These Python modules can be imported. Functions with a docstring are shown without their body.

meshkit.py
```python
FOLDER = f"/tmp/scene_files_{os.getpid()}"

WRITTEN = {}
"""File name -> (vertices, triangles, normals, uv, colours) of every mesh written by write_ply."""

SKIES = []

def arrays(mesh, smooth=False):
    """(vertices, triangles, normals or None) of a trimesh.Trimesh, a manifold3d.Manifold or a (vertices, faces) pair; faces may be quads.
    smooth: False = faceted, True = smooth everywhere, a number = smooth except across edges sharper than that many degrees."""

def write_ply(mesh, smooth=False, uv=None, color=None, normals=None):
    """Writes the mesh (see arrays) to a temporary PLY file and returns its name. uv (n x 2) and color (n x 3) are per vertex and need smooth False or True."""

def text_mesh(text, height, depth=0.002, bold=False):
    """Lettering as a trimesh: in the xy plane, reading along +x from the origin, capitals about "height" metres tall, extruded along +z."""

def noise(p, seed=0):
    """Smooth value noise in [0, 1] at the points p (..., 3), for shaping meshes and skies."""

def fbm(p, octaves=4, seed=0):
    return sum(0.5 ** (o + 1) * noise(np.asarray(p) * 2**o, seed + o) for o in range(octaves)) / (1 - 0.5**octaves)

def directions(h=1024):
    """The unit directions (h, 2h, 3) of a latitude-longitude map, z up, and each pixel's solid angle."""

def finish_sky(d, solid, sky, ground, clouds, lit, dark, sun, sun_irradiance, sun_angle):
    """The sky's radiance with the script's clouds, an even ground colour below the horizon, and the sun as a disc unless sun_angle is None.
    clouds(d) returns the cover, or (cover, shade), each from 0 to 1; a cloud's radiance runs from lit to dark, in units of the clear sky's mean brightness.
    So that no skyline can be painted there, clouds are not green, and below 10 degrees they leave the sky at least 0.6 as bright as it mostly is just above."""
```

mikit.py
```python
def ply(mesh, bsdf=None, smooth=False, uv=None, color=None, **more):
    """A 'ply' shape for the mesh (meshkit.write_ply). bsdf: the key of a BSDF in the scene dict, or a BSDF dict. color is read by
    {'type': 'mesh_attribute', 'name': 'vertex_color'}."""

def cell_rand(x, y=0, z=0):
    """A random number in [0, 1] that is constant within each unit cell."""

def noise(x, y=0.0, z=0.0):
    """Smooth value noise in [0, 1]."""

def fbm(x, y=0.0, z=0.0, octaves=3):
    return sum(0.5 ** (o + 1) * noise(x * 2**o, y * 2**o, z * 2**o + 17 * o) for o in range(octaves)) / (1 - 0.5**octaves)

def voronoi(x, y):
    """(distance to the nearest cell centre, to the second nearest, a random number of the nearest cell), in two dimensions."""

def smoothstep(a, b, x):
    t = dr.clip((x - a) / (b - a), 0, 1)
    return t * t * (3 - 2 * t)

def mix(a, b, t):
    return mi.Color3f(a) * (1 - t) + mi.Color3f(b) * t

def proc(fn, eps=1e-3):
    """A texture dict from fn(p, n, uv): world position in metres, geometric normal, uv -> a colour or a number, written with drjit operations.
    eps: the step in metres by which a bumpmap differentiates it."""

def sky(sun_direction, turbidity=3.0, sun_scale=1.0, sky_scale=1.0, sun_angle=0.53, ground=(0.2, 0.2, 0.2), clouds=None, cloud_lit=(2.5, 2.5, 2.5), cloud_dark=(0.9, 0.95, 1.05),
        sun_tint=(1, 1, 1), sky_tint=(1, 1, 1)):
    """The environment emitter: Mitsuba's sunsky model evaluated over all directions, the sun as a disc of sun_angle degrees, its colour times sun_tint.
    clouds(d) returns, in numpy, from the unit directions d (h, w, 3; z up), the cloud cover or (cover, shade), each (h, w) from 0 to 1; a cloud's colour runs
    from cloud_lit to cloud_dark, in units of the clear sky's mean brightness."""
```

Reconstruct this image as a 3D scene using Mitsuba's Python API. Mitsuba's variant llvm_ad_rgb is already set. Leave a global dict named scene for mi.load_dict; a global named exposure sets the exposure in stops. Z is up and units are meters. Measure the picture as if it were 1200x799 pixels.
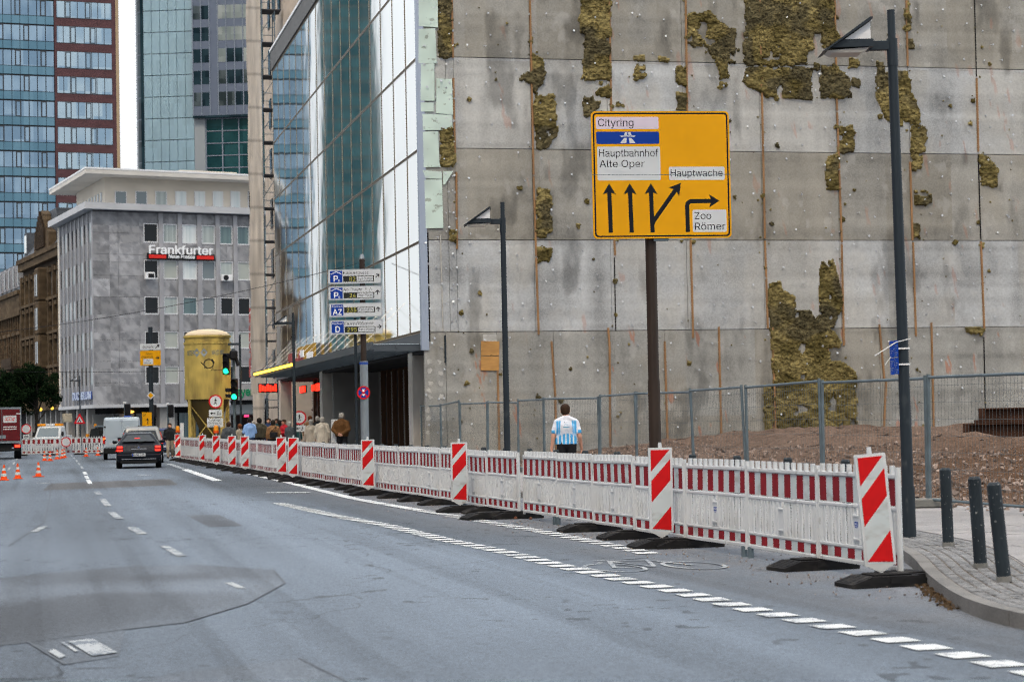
import math, random
import numpy as np, trimesh, mitsuba as mi, mikit, drjit as dr, meshkit
import manifold3d as m3
import shapely
from shapely.geometry import Polygon, LineString, Point, box as sbox
from shapely.ops import unary_union
from shapely import affinity
from mikit import noise, fbm, voronoi, cell_rand, smoothstep, mix

# ------------------------------------------------------------------ camera, sky, exposure
F, CAMH, HX, HY, ROLL = 2333.0, 1.62, 600.0, 491.0, math.radians(1.15)     # focal length in photo pixels, eye height, horizon point, roll
T = mi.ScalarTransform4f
PITCH = math.atan((HY - 399.5) / F)
scene, labels = {}, {}
scene['camera'] = {
    'type': 'thinlens', 'fov': math.degrees(2 * math.atan(600 / F)), 'fov_axis': 'x',
    'aperture_radius': 0.011, 'focus_distance': 36.0,
    'near_clip': 0.1, 'far_clip': 6000.0,
    'to_world': T().look_at(origin=[0, 0, CAMH], target=[0, math.cos(PITCH), CAMH + math.sin(PITCH)], up=[math.sin(ROLL), -math.cos(ROLL) * math.sin(PITCH), math.cos(ROLL) * math.cos(PITCH)])}


def cloud_cover(d):
    """a closed overcast: three times as bright at the zenith as at the horizon, with soft cloud structure"""
    n = meshkit.fbm(d * np.array([2.2, 2.2, 4.0]) + 3.1, 4)
    return np.ones(d.shape[:2]), np.clip(1 - np.clip(d[..., 2], 0, 1) + (n - 0.5) * 0.7, 0, 1)


scene['sky'] = mikit.sky((-0.12, -0.60, 0.78), turbidity=3, sun_scale=0.2, sun_angle=16, clouds=cloud_cover,
                         cloud_lit=(3.05, 3.20, 3.42), cloud_dark=(1.72, 1.76, 1.82), sun_tint=(1.0, 0.97, 0.92))
exposure = 2.45

rng = np.random.default_rng(7)
random.seed(7)


# ------------------------------------------------------------------ photo measurements -> world
def ray(u, v):
    du, dv = u - HX, v - 399.5
    c, s = math.cos(ROLL), math.sin(ROLL)
    a, b = (du * c - dv * s) / F, -(du * s + dv * c) / F
    y = math.cos(PITCH) - b * math.sin(PITCH)
    return a / y, (math.sin(PITCH) + b * math.cos(PITCH)) / y


def gnd(u, v, z=0.0):
    a, b = ray(u, v)
    y = (z - CAMH) / b
    return np.array([a * y, y, z])


def at(u, v, y):
    a, b = ray(u, v)
    return np.array([a * y, y, CAMH + b * y])


# ------------------------------------------------------------------ mesh collector
class MB:
    def __init__(self):
        self.v, self.f, self.n = [], [], 0

    def add(self, v, f, M=None):
        v = np.asarray(v, float)
        if M is not None:
            v = v @ M[:3, :3].T + M[:3, 3]
        self.v.append(v)
        self.f.append(np.asarray(f, int) + self.n)
        self.n += len(v)
        return self

    def mesh(self, m, M=None):
        if hasattr(m, 'to_mesh'):
            k = m.to_mesh()
            return self.add(k.vert_properties[:, :3], k.tri_verts, M)
        return self.add(m.vertices, m.faces, M)

    def box(self, x0, x1, y0, y1, z0, z1, M=None):
        v = [(x, y, z) for x in (x0, x1) for y in (y0, y1) for z in (z0, z1)]
        f = [[0, 1, 3], [0, 3, 2], [4, 6, 7], [4, 7, 5], [0, 4, 5], [0, 5, 1], [2, 3, 7], [2, 7, 6], [0, 2, 6], [0, 6, 4], [1, 5, 7], [1, 7, 3]]
        return self.add(v, f, M)

    def cbox(self, x0, x1, y0, y1, z0, z1, c=0.01, M=None):
        """chamfered box: hull of three shrunken boxes"""
        p = []
        for ax in range(3):
            lo, hi = np.array([x0, y0, z0]) + c, np.array([x1, y1, z1]) - c
            lo[ax] -= c
            hi[ax] += c
            p += [(x, y, z) for x in (lo[0], hi[0]) for y in (lo[1], hi[1]) for z in (lo[2], hi[2])]
        h = trimesh.convex.convex_hull(np.array(p))
        return self.add(h.vertices, h.faces, M)

    def tube(self, p0, p1, r0, r1=None, n=10, caps=True, M=None):
        r1 = r0 if r1 is None else r1
        p0, p1 = np.asarray(p0, float), np.asarray(p1, float)
        d = (p1 - p0) / np.linalg.norm(p1 - p0)
        a = np.cross(d, [0, 0, 1.0] if abs(d[2]) < .9 else [1.0, 0, 0])
        a /= np.linalg.norm(a)
        b = np.cross(d, a)
        t = np.arange(n) * 2 * np.pi / n
        ring = np.cos(t)[:, None] * a + np.sin(t)[:, None] * b
        v = np.vstack([p0 + ring * r0, p1 + ring * r1])
        i = np.arange(n)
        j = (i + 1) % n
        f = np.vstack([np.stack([i, j, j + n], 1), np.stack([i, j + n, i + n], 1)])
        if caps:
            v = np.vstack([v, p0, p1])
            f = np.vstack([f, np.stack([j, i, i * 0 + 2 * n], 1), np.stack([i + n, j + n, i * 0 + 2 * n + 1], 1)])
        return self.add(v, f, M)

    def path(self, pts, r, n=5, M=None):
        for a, b in zip(pts[:-1], pts[1:]):
            self.tube(a, b, r, n=n, caps=True, M=M)
        return self

    def prism(self, poly, y0, y1, M=None):
        """shapely polygon(s) in the local xz plane extruded from y0 to y1"""
        for g in getattr(poly, 'geoms', [poly]):
            if g.is_empty or g.area < 1e-9:
                continue
            m = trimesh.creation.extrude_polygon(g, abs(y1 - y0), engine='earcut')
            v = np.array(m.vertices)
            v = np.stack([v[:, 0], max(y0, y1) - v[:, 2], v[:, 1]], 1)
            self.add(v, np.array(m.faces), M)
        return self

    def slab(self, poly, z0, z1, M=None):
        """shapely polygon(s) in the xy plane extruded from z0 to z1"""
        for g in getattr(poly, 'geoms', [poly]):
            if g.is_empty or g.area < 1e-9:
                continue
            m = trimesh.creation.extrude_polygon(g, z1 - z0, engine='earcut')
            v = np.array(m.vertices)
            v[:, 2] += z0
            self.add(v, np.array(m.faces), M)
        return self

    def quad(self, a, b, c, d, M=None):
        return self.add([a, b, c, d], [[0, 1, 2], [0, 2, 3]], M)

    def sheet(self, poly, z, M=None):
        """flat shapely polygon(s) in xy at height z, facing up"""
        for g in getattr(poly, 'geoms', [poly]):
            if g.is_empty or g.area < 1e-9:
                continue
            v, f = trimesh.creation.triangulate_polygon(g, engine='earcut')
            v = np.asarray(v)
            f = np.asarray(f)
            e1, e2 = v[f[:, 1]] - v[f[:, 0]], v[f[:, 2]] - v[f[:, 0]]
            cr = e1[:, 0] * e2[:, 1] - e1[:, 1] * e2[:, 0]
            f = np.where(cr[:, None] < 0, f[:, ::-1], f)
            self.add(np.column_stack([v, np.full(len(v), z)]), f, M)
        return self

    def out(self):
        return np.vstack(self.v), np.vstack(self.f)


def frame(origin, xdir):
    """4x4 frame of an upright face: x to the right as seen from outside, y into the thing, z up"""
    x = np.array([xdir[0], xdir[1], 0.0])
    x /= np.linalg.norm(x)
    M = np.eye(4)
    M[:3, 0], M[:3, 1], M[:3, 2] = x, [-x[1], x[0], 0], [0, 0, 1]
    M[:3, 3] = origin
    return M


def place(x, y, z=0.0, rz=0.0, s=1.0):
    M = np.eye(4)
    c, n = math.cos(rz), math.sin(rz)
    M[:3, :3] = np.array([[c, -n, 0], [n, c, 0], [0, 0, 1]]) * s
    M[:3, 3] = [x, y, z]
    return M


def onto(u, v, M, off=0.0):
    """photo pixel -> (x, z) in a frame's plane y = off"""
    a, b = ray(u, v)
    d = np.array([a, 1.0, b])
    o = M[:3, 3] + M[:3, 1] * off
    t = np.dot(o - [0, 0, CAMH], M[:3, 1]) / np.dot(d, M[:3, 1])
    p = np.array([0, 0, CAMH]) + d * t - M[:3, 3]
    return float(p @ M[:3, 0]), float(p[2])


# ------------------------------------------------------------------ scene entries
COUNT = {}


def numbered(name):
    k = COUNT.get(name, 0)
    COUNT[name] = k + 1
    return name if k == 0 else f'{name}_{k:03d}'


def thing(name, label, cat, group=None):
    key = numbered(name)
    labels[key] = {'label': label, 'category': cat}
    if group:
        labels[key]['group'] = group
    return key


def ply(mb, mat, smooth=False, **more):
    return mikit.ply(mb.out() if isinstance(mb, MB) else mb, mat, smooth=smooth, **more)


def part(parent, name, mb, mat, smooth=False, M=None, label=None, kind=None):
    """one mesh under its thing (or part); mb may be a ready ply dict"""
    key = numbered(f'{parent}__{name}')
    d = dict(mb) if isinstance(mb, dict) else ply(mb, mat, smooth)
    if M is not None:
        d['to_world'] = T(M)
    scene[key] = d
    if label or kind:
        labels[key] = {k: x for k, x in (('label', label), ('kind', kind)) if x}
    return key


def single(name, mb, mat, label, cat=None, kind=None, group=None, smooth=False, M=None):
    key = numbered(name)
    d = dict(mb) if isinstance(mb, dict) else ply(mb, mat, smooth)
    if M is not None:
        d['to_world'] = T(M)
    scene[key] = d
    labels[key] = {k: x for k, x in (('label', label), ('category', cat), ('kind', kind), ('group', group)) if x}
    return key


class Proto:
    """a kind of thing, built once: parts share their meshes between copies"""
    def __init__(self):
        self.parts = []

    def add(self, path, mb, mat, smooth=False, kind=None):
        self.parts.append((path, ply(mb, mat, smooth), kind))
        return self

    def put(self, key, M, swap=None, skip=()):
        seen = {}
        for path, d, kind in self.parts:
            if path.split('__')[0] in skip:
                continue
            k = seen.get(path, 0)
            seen[path] = k + 1
            name = f'{key}__{path}' + (f'_{k:03d}' if k else '')
            e = {**d, 'to_world': T(M)}
            if swap and path in swap:
                e['bsdf'] = {'type': 'ref', 'id': swap[path]}
            scene[name] = e
            if kind:
                labels[name] = {'kind': kind}


def text_poly(text, h, width=None, bold=False):
    """lettering as (vertices, faces) in the xz plane at y from -d to 0, capital height h, scaled to width if given; origin at the baseline's left end"""
    m = meshkit.text_mesh(text, h, 0.004, bold)
    v = np.array(m.vertices)
    v = np.stack([v[:, 0], -v[:, 2], v[:, 1]], 1)
    v[:, 0] -= v[:, 0].min()
    if width:
        v[:, 0] *= width / v[:, 0].max()
    return v, np.array(m.faces)


def put_text(mb, text, x, z, h, width=None, y=0.0, bold=False, M=None, depth=None):
    v, f = text_poly(text, h, width, bold)
    if depth:
        v[:, 1] *= depth / 0.004
    v = v + [x, y, z]
    mb.add(v, f, M)


# ------------------------------------------------------------------ materials
def rgb(c):
    return {'type': 'rgb', 'value': list(map(float, c))}


def tex(c):
    return mikit.proc(c) if callable(c) else rgb(c)


def principled(key, col, rough=0.6, spec=0.4, metallic=0.0, bump=None, bscale=0.01, eps=1e-3, **kw):
    b = {'type': 'principled', 'base_color': tex(col), 'roughness': mikit.proc(rough) if callable(rough) else float(rough), 'specular': float(spec)}
    if metallic:
        b['metallic'] = float(metallic)
    b.update(kw)
    if bump:
        b = {'type': 'bumpmap', 'arbitrary': mikit.proc(bump, eps=eps), 'scale': float(bscale), 'bsdf': b}
    scene[key] = {'type': 'twosided', 'bsdf': b}
    return key


def diffuse(key, col):
    scene[key] = {'type': 'twosided', 'bsdf': {'type': 'diffuse', 'reflectance': tex(col)}}
    return key


def lamp(parent, name, mb, power, M=None, label=None):
    key = numbered(f'{parent}__{name}')
    d = ply(mb, 'm_black')
    d['emitter'] = {'type': 'area', 'radiance': rgb(power)}
    if M is not None:
        d['to_world'] = T(M)
    scene[key] = d
    if label:
        labels[key] = {'label': label}
    return key

# ------------------------------------------------------------------ shared frames
E = np.array([0.9733, 0.2296])                       # along the concrete wall, to the right
D = np.array([-0.2296, 0.9733])                      # along the street, away
WF = frame([-3.09, 70.0, 0], E)                      # concrete wall: x right, y into the building
GF = frame([-3.09, 70.0, 0], -D)                     # glass facade: x from -45 (far end) to 0 (corner)


def clamp01(x):
    return dr.clip(x, 0, 1)


# ---------------------------------------- ground
def asphalt_base(p):
    q = -p.x * 0.2296 + p.y * 0.9733             # along the street
    r = p.x * 0.9733 + p.y * 0.2296              # across
    big = fbm(p.x * 0.16, p.y * 0.09, 0.0, 4)
    tracks = fbm(r * 0.9 + 3.0, q * 0.03, 4.0, 3)
    fine = noise(p.x * 42, p.y * 42)
    grit = noise(p.x * 110, p.y * 110)
    spot = smoothstep(0.80, 0.87, noise(p.x * 7.1, p.y * 7.1, 2.0)) * smoothstep(0.5, 0.7, noise(p.x * 1.1, p.y * 1.1, 5.0))
    streak = fbm(r * 3.5, q * 0.05, 6.0, 3)
    skid = smoothstep(0.66, 0.74, noise(r * 4.2 + 0.8 * noise(q * 0.05, 2.0), q * 0.035, 31.0)) * smoothstep(0.35, 0.6, noise(q * 0.12, r * 0.3, 41.0))
    v = 0.72 - 0.13 * skid + 0.55 * (big - 0.5) + 0.75 * (tracks - 0.5) + 0.30 * (streak - 0.5) + 0.34 * (fine - 0.5) + 0.60 * (grit - 0.5)
    return dr.maximum(v, 0.2), spot


def crack(p):
    w = fbm(p.x * 0.8, p.y * 0.8, 7.0, 3)
    a, b, c = voronoi(p.x * 0.21 + w * 0.5, p.y * 0.13 + w * 0.4)
    return smoothstep(0.011, 0.003, b - a) * smoothstep(0.55, 0.8, c)


def asphalt(p, n, uv):
    v, spot = asphalt_base(p)
    c = mi.Color3f(0.120, 0.149, 0.187) * v
    # dusty strip beside the barriers
    r = (p.x - 3.69) * 0.968 + (p.y - 18.8) * 0.25
    dust = smoothstep(-2.6, -0.1, r + 1.2 * (fbm(p.x * 0.9, p.y * 0.9, 1.0, 3) - 0.5)) * smoothstep(70.0, 40.0, p.y)
    c = mix(c, mi.Color3f(0.175, 0.160, 0.150) * (0.75 + 0.5 * noise(p.x * 30, p.y * 30, 3.0)), dust * (0.30 + 0.5 * (fbm(p.x * 2.2, p.y * 2.2, 8.0, 3) - 0.5)))
    # newer, darker strip of the cycle lane
    lane = smoothstep(-3.15, -2.45, r + 0.25 * (fbm(p.x, p.y, 3.0, 2) - 0.5)) * smoothstep(-0.2, -1.7, r)
    c = c * (1 - 0.26 * lane) * (1 - 0.5 * spot)
    return c * (1 - 0.5 * crack(p))


principled('m_asphalt', asphalt, rough=0.72, spec=0.42, bump=lambda p, n, uv: noise(p.x * 70, p.y * 70), bscale=0.004, eps=0.003)


def asphalt_patch(p, n, uv):
    v, spot = asphalt_base(p)
    s = dr.maximum(smoothstep(0.35, 0.7, fbm(p.x * 0.5, p.y * 0.35, 12.0, 3)), smoothstep(-3.9, -1.5, p.x + 1.2 * (fbm(p.x * 0.8, p.y * 0.5, 2.0, 3) - 0.5)))
    return mix(mi.Color3f(0.078, 0.090, 0.107), mi.Color3f(0.130, 0.155, 0.188), s) * v


principled('m_asphalt_patch', asphalt_patch, rough=0.75, spec=0.4, bump=lambda p, n, uv: noise(p.x * 60, p.y * 60), bscale=0.004, eps=0.003)
principled('m_asphalt_brown', lambda p, n, uv: mi.Color3f(0.098, 0.102, 0.110) * asphalt_base(p)[0], rough=0.8, spec=0.3)
principled('m_asphalt_bike', lambda p, n, uv: mi.Color3f(0.122, 0.141, 0.166) * asphalt_base(p)[0], rough=0.75, spec=0.4)
principled('m_joint_tar', (0.070, 0.081, 0.096), rough=0.7, spec=0.4)


def paint_white(p, n, uv):
    w = fbm(p.x * 4.0, p.y * 4.0, 3.0, 4) + 0.35 * (noise(p.x * 45, p.y * 45) - 0.5)
    wear = smoothstep(0.62, 0.78, w)
    return mix(mi.Color3f(0.48, 0.50, 0.51) * (0.85 + 0.3 * noise(p.x * 9, p.y * 9, 9.0)), (0.16, 0.18, 0.205), wear)


principled('m_paint', paint_white, rough=0.6, spec=0.4)


def paint_old(p, n, uv):
    w = fbm(p.x * 3.0, p.y * 3.0, 3.0, 4) + 0.5 * (noise(p.x * 38, p.y * 38) - 0.5)
    return mix((0.30, 0.32, 0.335), (0.115, 0.136, 0.162), smoothstep(0.38, 0.62, w))


principled('m_paint_old', paint_old, rough=0.65, spec=0.4)


def slab(p, n, uv):
    r = p.x * 0.9733 + p.y * 0.2296
    q = -p.x * 0.2296 + p.y * 0.9733
    k = cell_rand(dr.floor(r / 0.9), dr.floor(q / 0.9), 3)
    a = fbm(p.x * 1.3, p.y * 1.3, 0, 4)
    return mi.Color3f(0.235, 0.228, 0.228) * (0.62 + 0.42 * a + 0.16 * k + 0.2 * (noise(p.x * 50, p.y * 50) - 0.5))


principled('m_slab', slab, rough=0.8, spec=0.3)


def cobble(p, n, uv):
    k = cell_rand(dr.floor(p.x * 9), dr.floor(p.y * 9), 1)
    return mi.Color3f(0.175, 0.176, 0.178) * (0.6 + 0.4 * k + 0.5 * (noise(p.x * 60, p.y * 60) - 0.5) + 0.3 * (fbm(p.x * 2, p.y * 2, 0, 3) - 0.5))


principled('m_cobble', cobble, rough=0.7, spec=0.4)
principled('m_kerb', lambda p, n, uv: mi.Color3f(0.180, 0.175, 0.168) * (0.5 + 0.6 * fbm(p.x * 3, p.y * 3, p.z * 3, 4) + 0.3 * (noise(p.x * 70, p.y * 70, p.z * 70) - 0.5)), rough=0.75, spec=0.35)
principled('m_joint_sand', (0.085, 0.072, 0.06), rough=0.95, spec=0.1)


def earth(p, n, uv):
    a = fbm(p.x * 0.9, p.y * 0.9, p.z * 2, 4)
    g = noise(p.x * 16, p.y * 16, p.z * 16)
    h = noise(p.x * 45, p.y * 45, p.z * 45)
    brown = smoothstep(0.9, 2.6, (p.x - 6.2) * 0.9733 + (p.y - 30.7) * 0.2296 + 1.4 * (a - 0.5)) * smoothstep(60.0, 40.0, p.y)
    c = mix((0.170, 0.120, 0.094), (0.085, 0.048, 0.028), 0.18 + 0.78 * brown * smoothstep(0.2, 0.6, a))
    return c * (0.45 + 0.55 * a + 0.55 * (g - 0.35) + 0.4 * (h - 0.5))


principled('m_earth', earth, rough=0.95, spec=0.1, bump=lambda p, n, uv: fbm(p.x * 9, p.y * 9, p.z * 9, 4), bscale=0.09, eps=0.01)
principled('m_stone', lambda p, n, uv: mi.Color3f(0.29, 0.225, 0.19) * (0.25 + 0.95 * cell_rand(dr.floor(p.x * 6), dr.floor(p.y * 6), dr.floor(p.z * 6))), rough=0.9, spec=0.2)
principled('m_leaf_litter', lambda p, n, uv: mix((0.10, 0.06, 0.03), (0.06, 0.045, 0.03), noise(p.x * 40, p.y * 40)), rough=0.9, spec=0.1)


# ---------------------------------------- concrete wall
def concrete(base, warm, rows):
    def fn(p, n, uv):
        t = (p.x + 3.09) * 0.9733 + (p.y - 70) * 0.2296
        band = noise(p.z * 5.2, 3.0, t * 0.05) - 0.5
        board = noise(p.z * 2.2, t * 0.22, 9.0) - 0.5
        streak = fbm(t * 1.7, p.z * 0.16, 2.0, 4)
        cloud = fbm(t * 0.55, p.z * 0.55, 5.0, 5)
        cell = cell_rand(dr.floor((t - 1.66) / 2.66), dr.floor((p.z - 4.8) / 3.2), 2)
        c = mix(base, warm, smoothstep(0.35, 0.68, cloud + 0.3 * (streak - 0.5) + 0.50 * (cell - 0.5)))
        v = 0.86 + 0.17 * band + 0.20 * board + 0.46 * (streak - 0.5) + 0.64 * (cloud - 0.5) + 0.20 * (noise(t * 26, p.z * 26) - 0.5) + 0.10 * (cell - 0.5)
        pale = smoothstep(0.66, 0.80, fbm(t * 1.9 + 4, p.z * 1.5, 15.0, 4))
        c = mix(c * v, (0.50, 0.50, 0.485), pale * 0.28)
        rust = smoothstep(0.735, 0.80, fbm(t * 3.6 + 11 + 0.6 * p.z, p.z * 0.9, 21.0, 4)) * rows
        c = mix(c, (0.40, 0.135, 0.06), rust * 0.55)
        dark = smoothstep(0.60, 0.78, fbm(t * 1.1 + 31, p.z * 0.45, 33.0, 4))
        return c * (1 - 0.42 * dark)
    return fn


def concrete_bump(p, n, uv):
    t = (p.x + 3.09) * 0.9733 + (p.y - 70) * 0.2296
    return fbm(t * 3, p.z * 3, 0.0, 4) + 0.35 * noise(p.z * 5.2, 3.0)


for k, b, w, r in (('m_concrete_light', (0.490, 0.515, 0.530), (0.400, 0.405, 0.392), 0.5), ('m_concrete_brown', (0.365, 0.362, 0.336), (0.285, 0.275, 0.243), 0.4), ('m_concrete_low', (0.368, 0.374, 0.358), (0.295, 0.286, 0.256), 1.0)):
    principled(k, concrete(b, w, r), rough=0.85, spec=0.25, bump=concrete_bump, bscale=0.02, eps=0.01)
principled('m_concrete_plain', lambda p, n, uv: mi.Color3f(0.27, 0.265, 0.255) * (0.6 + 0.7 * fbm(p.x * 1.2, p.y * 1.2, p.z * 1.2, 4)), rough=0.85, spec=0.25)


def wool(p, n, uv):
    a = fbm(p.x * 1.5, p.y * 1.5, p.z * 1.5, 4)
    g = 0.6 * noise(p.x * 9, p.y * 9, p.z * 11) + 0.4 * noise(p.x * 24, p.y * 24, p.z * 30)
    return mix(mix((0.110, 0.090, 0.034), (0.255, 0.208, 0.088), smoothstep(0.3, 0.7, a)), (0.075, 0.068, 0.046), 0.7 * smoothstep(0.52, 0.62, fbm(p.x * 0.7 + 9, p.y * 0.7, p.z * 0.8, 3))) * (0.35 + 1.15 * g)


principled('m_wool', wool, rough=1.0, spec=0.05, bump=lambda p, n, uv: fbm(p.x * 8, p.y * 8, p.z * 11, 4), bscale=0.14, eps=0.01)
principled('m_lath', lambda p, n, uv: mix((0.36, 0.20, 0.09), (0.22, 0.13, 0.07), fbm(p.x * 4, p.y * 4, p.z * 0.7, 4)) * (0.7 + 0.5 * noise(p.x * 30, p.y * 30, p.z * 2.5)), rough=0.8, spec=0.2)
principled('m_plywood', lambda p, n, uv: mi.Color3f(0.44, 0.235, 0.075) * (0.65 + 0.6 * fbm(p.x * 3, p.y * 3, p.z * 9, 4)), rough=0.7, spec=0.3)
principled('m_washer', (0.50, 0.53, 0.56), rough=0.45, spec=0.5, metallic=0.3)
principled('m_green_board', lambda p, n, uv: mix((0.52, 0.64, 0.58), (0.30, 0.36, 0.31), smoothstep(0.64, 0.76, fbm(p.x * 5, p.y * 5, p.z * 5, 4))) * (0.85 + 0.3 * noise(p.x * 1.7, p.y * 1.7, p.z * 1.7)), rough=0.7, spec=0.3)
principled('m_plaster', lambda p, n, uv: mi.Color3f(0.46, 0.455, 0.43) * (0.6 + 0.6 * fbm(p.x * 6, p.y * 6, p.z * 6, 3)), rough=0.9, spec=0.1)

# ---------------------------------------- glass facade
scene['m_mirror_glass'] = {'type': 'twosided', 'bsdf': {'type': 'bumpmap', 'arbitrary': mikit.proc(lambda p, n, uv: fbm(p.x * 0.9, p.y * 0.9, p.z * 0.55, 2), eps=0.05), 'scale': 0.0012, 'bsdf': {
    'type': 'principled', 'base_color': rgb((0.84, 0.88, 0.86)), 'metallic': 1.0, 'roughness': 0.02, 'specular': 0.8}}}
principled('m_mullion', (0.24, 0.205, 0.16), rough=0.4, spec=0.5, metallic=0.5)
principled('m_trim_blue', (0.34, 0.40, 0.50), rough=0.4, spec=0.5, metallic=0.3)
principled('m_fascia', lambda p, n, uv: mi.Color3f(0.065, 0.065, 0.065) * (0.8 + 0.4 * noise(p.x, p.y, p.z)), rough=0.5, spec=0.4)
principled('m_steel_dark', (0.07, 0.085, 0.10), rough=0.45, spec=0.5, metallic=0.3)
scene['m_canopy_glass'] = {'type': 'principledthin', 'base_color': rgb((0.58, 0.66, 0.72)), 'roughness': 0.4, 'diff_trans': 1.2, 'spec_trans': 0.0}
principled('m_pier', lambda p, n, uv: mi.Color3f(0.43, 0.415, 0.385) * (0.72 + 0.5 * fbm(p.x * 2, p.y * 2, p.z * 0.8, 4)), rough=0.75, spec=0.3)
principled('m_shop_glass', (0.035, 0.04, 0.045), rough=0.06, spec=0.55)
principled('m_shop_panel', lambda p, n, uv: mi.Color3f(0.20, 0.205, 0.20) * (0.7 + 0.6 * fbm(p.x * 1.4, p.y * 1.4, p.z * 0.7, 4)), rough=0.55, spec=0.4)
principled('m_brown_frame', (0.085, 0.042, 0.022), rough=0.45, spec=0.4)
principled('m_rod', (0.62, 0.62, 0.60), rough=0.35, spec=0.5, metallic=0.4)
principled('m_netting', lambda p, n, uv: mi.Color3f(0.50, 0.455, 0.40) * (0.45 + 0.85 * fbm(p.x * 5.0, p.y * 2.2, p.z * 0.30, 5)) * (1 - 0.35 * smoothstep(0.42, 0.5, dr.abs((p.z - 2.6) / 2.06 - dr.floor((p.z - 2.6) / 2.06) - 0.5))), rough=0.9, spec=0.1)
principled('m_old_wall', lambda p, n, uv: mi.Color3f(0.42, 0.36, 0.30) * (0.6 + 0.7 * fbm(p.x, p.y, p.z, 4)), rough=0.9, spec=0.2)
principled('m_deck', (0.055, 0.055, 0.06), rough=0.8, spec=0.2)
principled('m_redboard', (0.22, 0.045, 0.045), rough=0.7, spec=0.3)

# ---------------------------------------- metal, plastic, rubber
principled('m_black', (0.008, 0.008, 0.010), rough=0.5, spec=0.2)
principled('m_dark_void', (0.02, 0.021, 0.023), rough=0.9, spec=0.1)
principled('m_galv', lambda p, n, uv: mi.Color3f(0.115, 0.155, 0.180) * (0.6 + 0.7 * fbm(p.x * 5, p.y * 5, p.z * 5, 4)), rough=0.5, spec=0.5, metallic=0.35)
principled('m_galv_light', lambda p, n, uv: mi.Color3f(0.26, 0.305, 0.34) * (0.6 + 0.5 * fbm(p.x * 5, p.y * 5, p.z * 2, 4)), rough=0.45, spec=0.5, metallic=0.3)
principled('m_wire', (0.10, 0.12, 0.13), rough=0.55, spec=0.4, metallic=0.3)


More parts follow.
